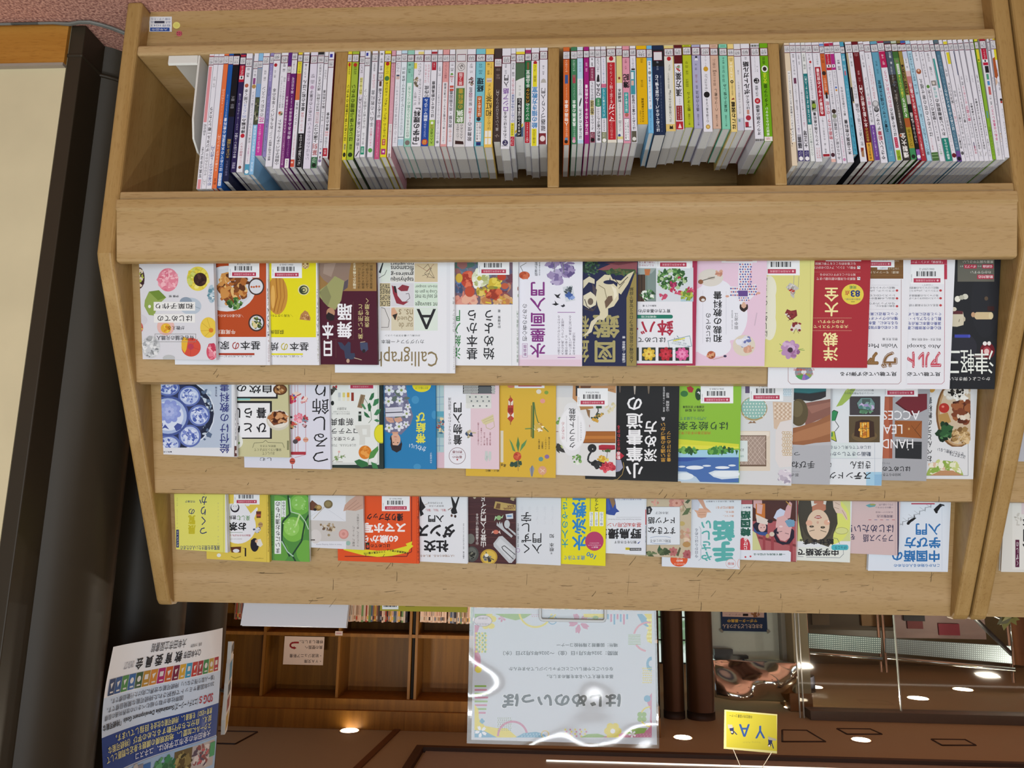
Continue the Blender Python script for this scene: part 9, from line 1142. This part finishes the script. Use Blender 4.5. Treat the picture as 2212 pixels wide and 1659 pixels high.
# far wall and the atrium railing
OLIVE = flat('olive_wall', '5b4c30', 0.35, var=0.2, nscale=1.5)
mb = MB(); mb.box(-6, 3.6, 8.3, 8.4, 0, CEIL); struct(mb.build('wall_back', OLIVE))
mb = MB(); mb.box(-6.1, -6, -5.2, 8.4, 0, CEIL); struct(mb.build('wall_left', flat('brown_wall', '6a5138', 0.6)))
b1, b2 = atZ(1750, 1556, CEIL).y, atZ(2150, 1561, CEIL).y
mb = MB(); mb.box(-6, atY(1752, 1556, b1).x, b1, b1+0.16, CEIL-0.07, CEIL-0.001); struct(mb.build('trim_4', flat('grey_beam', '5c5146', 0.4)))
def railing(px0, px1, ya, yb, yc, yd, Ya, Yb, label, nx, ny, colr, colp):
    t = thing('perforated_railing', label, 'railing', loc=(0, 0, 0), group='perforated atrium railings')
    P_ = [atY(px0, ya, Ya), atY(px1, yb, Yb), atY(px1, yd, Yb), atY(px0, yc, Ya)]
    mb = MB(); mb.poly(P_, colp); mb.poly([p+Vector((0, 0.03, 0)) for p in P_][::-1], colp)
    for i in range(nx):
        for j in range(ny):
            u_, v_ = (i+0.5)/nx, (j+0.5)/ny; c = (P_[0]*(1-u_)+P_[1]*u_)*(1-v_)+(P_[3]*(1-u_)+P_[2]*u_)*v_; du = (P_[1]-P_[0])/nx*0.30; dv = (P_[3]-P_[0])/ny*0.30
            mb.poly([c+du+Vector((0, -.002, 0)), c+dv*0.9+Vector((0, -.002, 0)), c-du+Vector((0, -.002, 0)), c-dv*0.9+Vector((0, -.002, 0))], colr)  # light shining through the perforations is put into the dot colour
    mb.build('perforated_panel', MATTE, t)
    mb = MB(); mb.tube([P_[3]+Vector((0, -0.03, 0.05)), P_[2]+Vector((0, -0.03, 0.05))], 0.022, 'w', 10); mb.build('handrail', flat('chrome_rail', 'b9bcb8', 0.15, 1.0), t)
    mb = MB()
    for q in (P_[0], P_[1]): mb.tube([Vector((q.x, q.y+0.05, 0)), q+Vector((0, 0.05, 0.34))], 0.016, 'w', 8)
    mb.build('post', MATS['chrome_rail'], t)
railing(1747, 1903, 1368, 1378, 1400, 1412, 7.4, 7.2, 'perforated railing panel with daylight painted into near-white dots, right of the olive pillar', 40, 8, 'e6f4f0', '5a6e70')
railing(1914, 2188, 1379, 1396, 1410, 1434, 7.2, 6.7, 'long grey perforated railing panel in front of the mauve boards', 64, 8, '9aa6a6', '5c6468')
t = thing('notice_board', 'mauve board with crimson squares beyond the perforated railing', 'board', loc=(0, 7.7, 0))
def bd(nm, px0, y0_, px1, y1_, col, yy): mb = MB(); a, c = atY(px1, y0_, 7.7), atY(px0, y1_, 7.7); mb.box(a.x, c.x, yy, yy+0.02, 0.0 if nm == 'board' else a.z, c.z); mb.build(nm, flat('board_'+col, col, 0.7), t)
bd('board', 1938, 1300, 2125, 1378, '7e6a66', 0.02); bd('crimson_sheet', 2029, 1348, 2072, 1372, '6e1426', 0.0); bd('crimson_sheet', 1961, 1340, 1993, 1358, '5a1a1c', 0.0); bd('blue_screen', 1952, 1325, 1996, 1341, '15161a', -0.01)
t = thing('service_counter', 'dim brown counter with tan doors behind the pale-dotted railing', 'counter', loc=(0, 8.0, 0))
def bd2(nm, px0, y0_, px1, y1_, col, yy): mb = MB(); a, c = atY(px1, y0_, 8.0), atY(px0, y1_, 8.0); mb.box(a.x, c.x, yy, yy+0.1, 0.0 if nm == 'body' else a.z, c.z); mb.build(nm, flat('counter_'+col, col, 0.6), t)
bd2('body', 1745, 1300, 1935, 1360, '40341f', 0.03); bd2('door', 1862, 1310, 1925, 1352, '7a5a2c', 0.0); bd2('door', 1755, 1310, 1790, 1350, '54452c', 0.0)
ds = thing('stair_rail', 'dark sloping stair rail at the far right, beside a lit glass edge', 'railing', loc=(0, 0, 0))
mb = MB(); mb.tube([atY(2088, 1318, 6.3), atY(2186, 1414, 6.3)], 0.02, 'w', 8); mb.tube([atY(2120, 1318, 6.3), atY(2200, 1352, 6.3)], 0.014, 'w', 8); mb.build('handrail', flat('rail_dark', '2c2a2a', 0.4), ds)
mb = MB(); mb.tube([atY(2183, 1320, 6.28), atY(2190, 1436, 6.28)], 0.014, 'w', 8); mb.build('post', MATS['chrome_rail'], ds)
for q, (px, lab) in enumerate(((2204, 'copper brown pipe column at the right edge behind the second shelf'),)):
    a = atY(px, 1400, 5.9); t = thing('pipe_column', lab, 'column', loc=(a.x, 5.9, 0), group='far pipe columns'); mb = MB(); cyl(mb, 0, 0, 0.05, 0, atY(px, 1436, 5.9).z, 28); mb.build('shaft', flat('copper_brown', '6a4424', 0.25, spec=0.6), t)
t = thing('potted_plant', 'dark green leaves peeping over the second shelf', 'plant', loc=(0, 0, 0))
for k in range(7):
    c = atY(2176+6*math.cos(k*2.1), 1334+5*math.sin(k*1.7), 3.2); an = k*0.9; d_ = Vector((math.cos(an), 0.3*math.sin(k), math.sin(an)-0.2))*0.05; s_ = Vector((-d_.z, 0.01, d_.x))*0.4
    mb = MB(); mb.poly([c-d_, c-d_*0.2+s_, c+d_, c-d_*0.2-s_]); o = mb.build('leaf', flat('leaf_green', '4a4a20', 0.4), t); o.modifiers.new('thick', 'SOLIDIFY').thickness = 0.002
mb = MB(); c = atY(2176, 1330, 3.2); mb.tube([c, (c.x, 3.2, 0.45)], 0.012, 'w', 8); mb.build('stem', flat('stem_brown', '4a3a20', 0.7), t)
mb = MB(); mb.tube([(c.x, 3.2, 0), (c.x, 3.2, 0.02), (c.x, 3.2, 0.45)], 0.16, 'w', 24); mb.build('pot', flat('pot_brown', '5a3a28', 0.6), t)
br = thing('chrome_bracket', 'short chrome bracket fixed on the far olive wall', 'bracket', loc=(0, 8.2, 0))
a, c = atY(2128, 1453, 8.2), atY(2074, 1465, 8.2); mb = MB(); mb.box(a.x, c.x, 0, 0.099, a.z, c.z); mb.build('bar', MATS['chrome_rail'], br)
wp = tag((lambda m: m.build('wall_sheet', MATTE))((lambda m, a, c: (m.box(a.x, c.x, 8.28, 8.3, a.z, c.z, 'c4c4bc'), m)[1])(MB(), atY(2140, 1440, 8.28), atY(2066, 1478, 8.28))), 'pale square sheet behind the chrome bracket on the far wall', 'sheet')
# clear glass partition with polished edges
gp = thing('glass_partition', 'clear glass partition with bright polished edges right of the steel band', 'glass partition', loc=(0, 0, 0))
GYY = 5.45; g0, g1 = atY(1720, 1400, GYY).x, atY(1936, 1400, GYY).x; gz = atY(1725, 1557, GYY).z
mb = MB(); mb.box(g1+0.004, g0, GYY, GYY+0.012, 0, gz); mb.build('pane', CLEAR, gp); mb = MB(); mb.box(-5.9, g1-0.004, GYY+0.02, GYY+0.032, 0, gz); mb.build('pane', CLEAR, gp)
EDGE = flat('glass_edge', 'aab4b0', 0.2, spec=0.8)
for gx in (g0, g0-0.03, g1): mb = MB(); mb.box(gx-0.006, gx+0.002, GYY-0.003, GYY+0.015, 0, gz); mb.build('polished_edge', EDGE, gp)
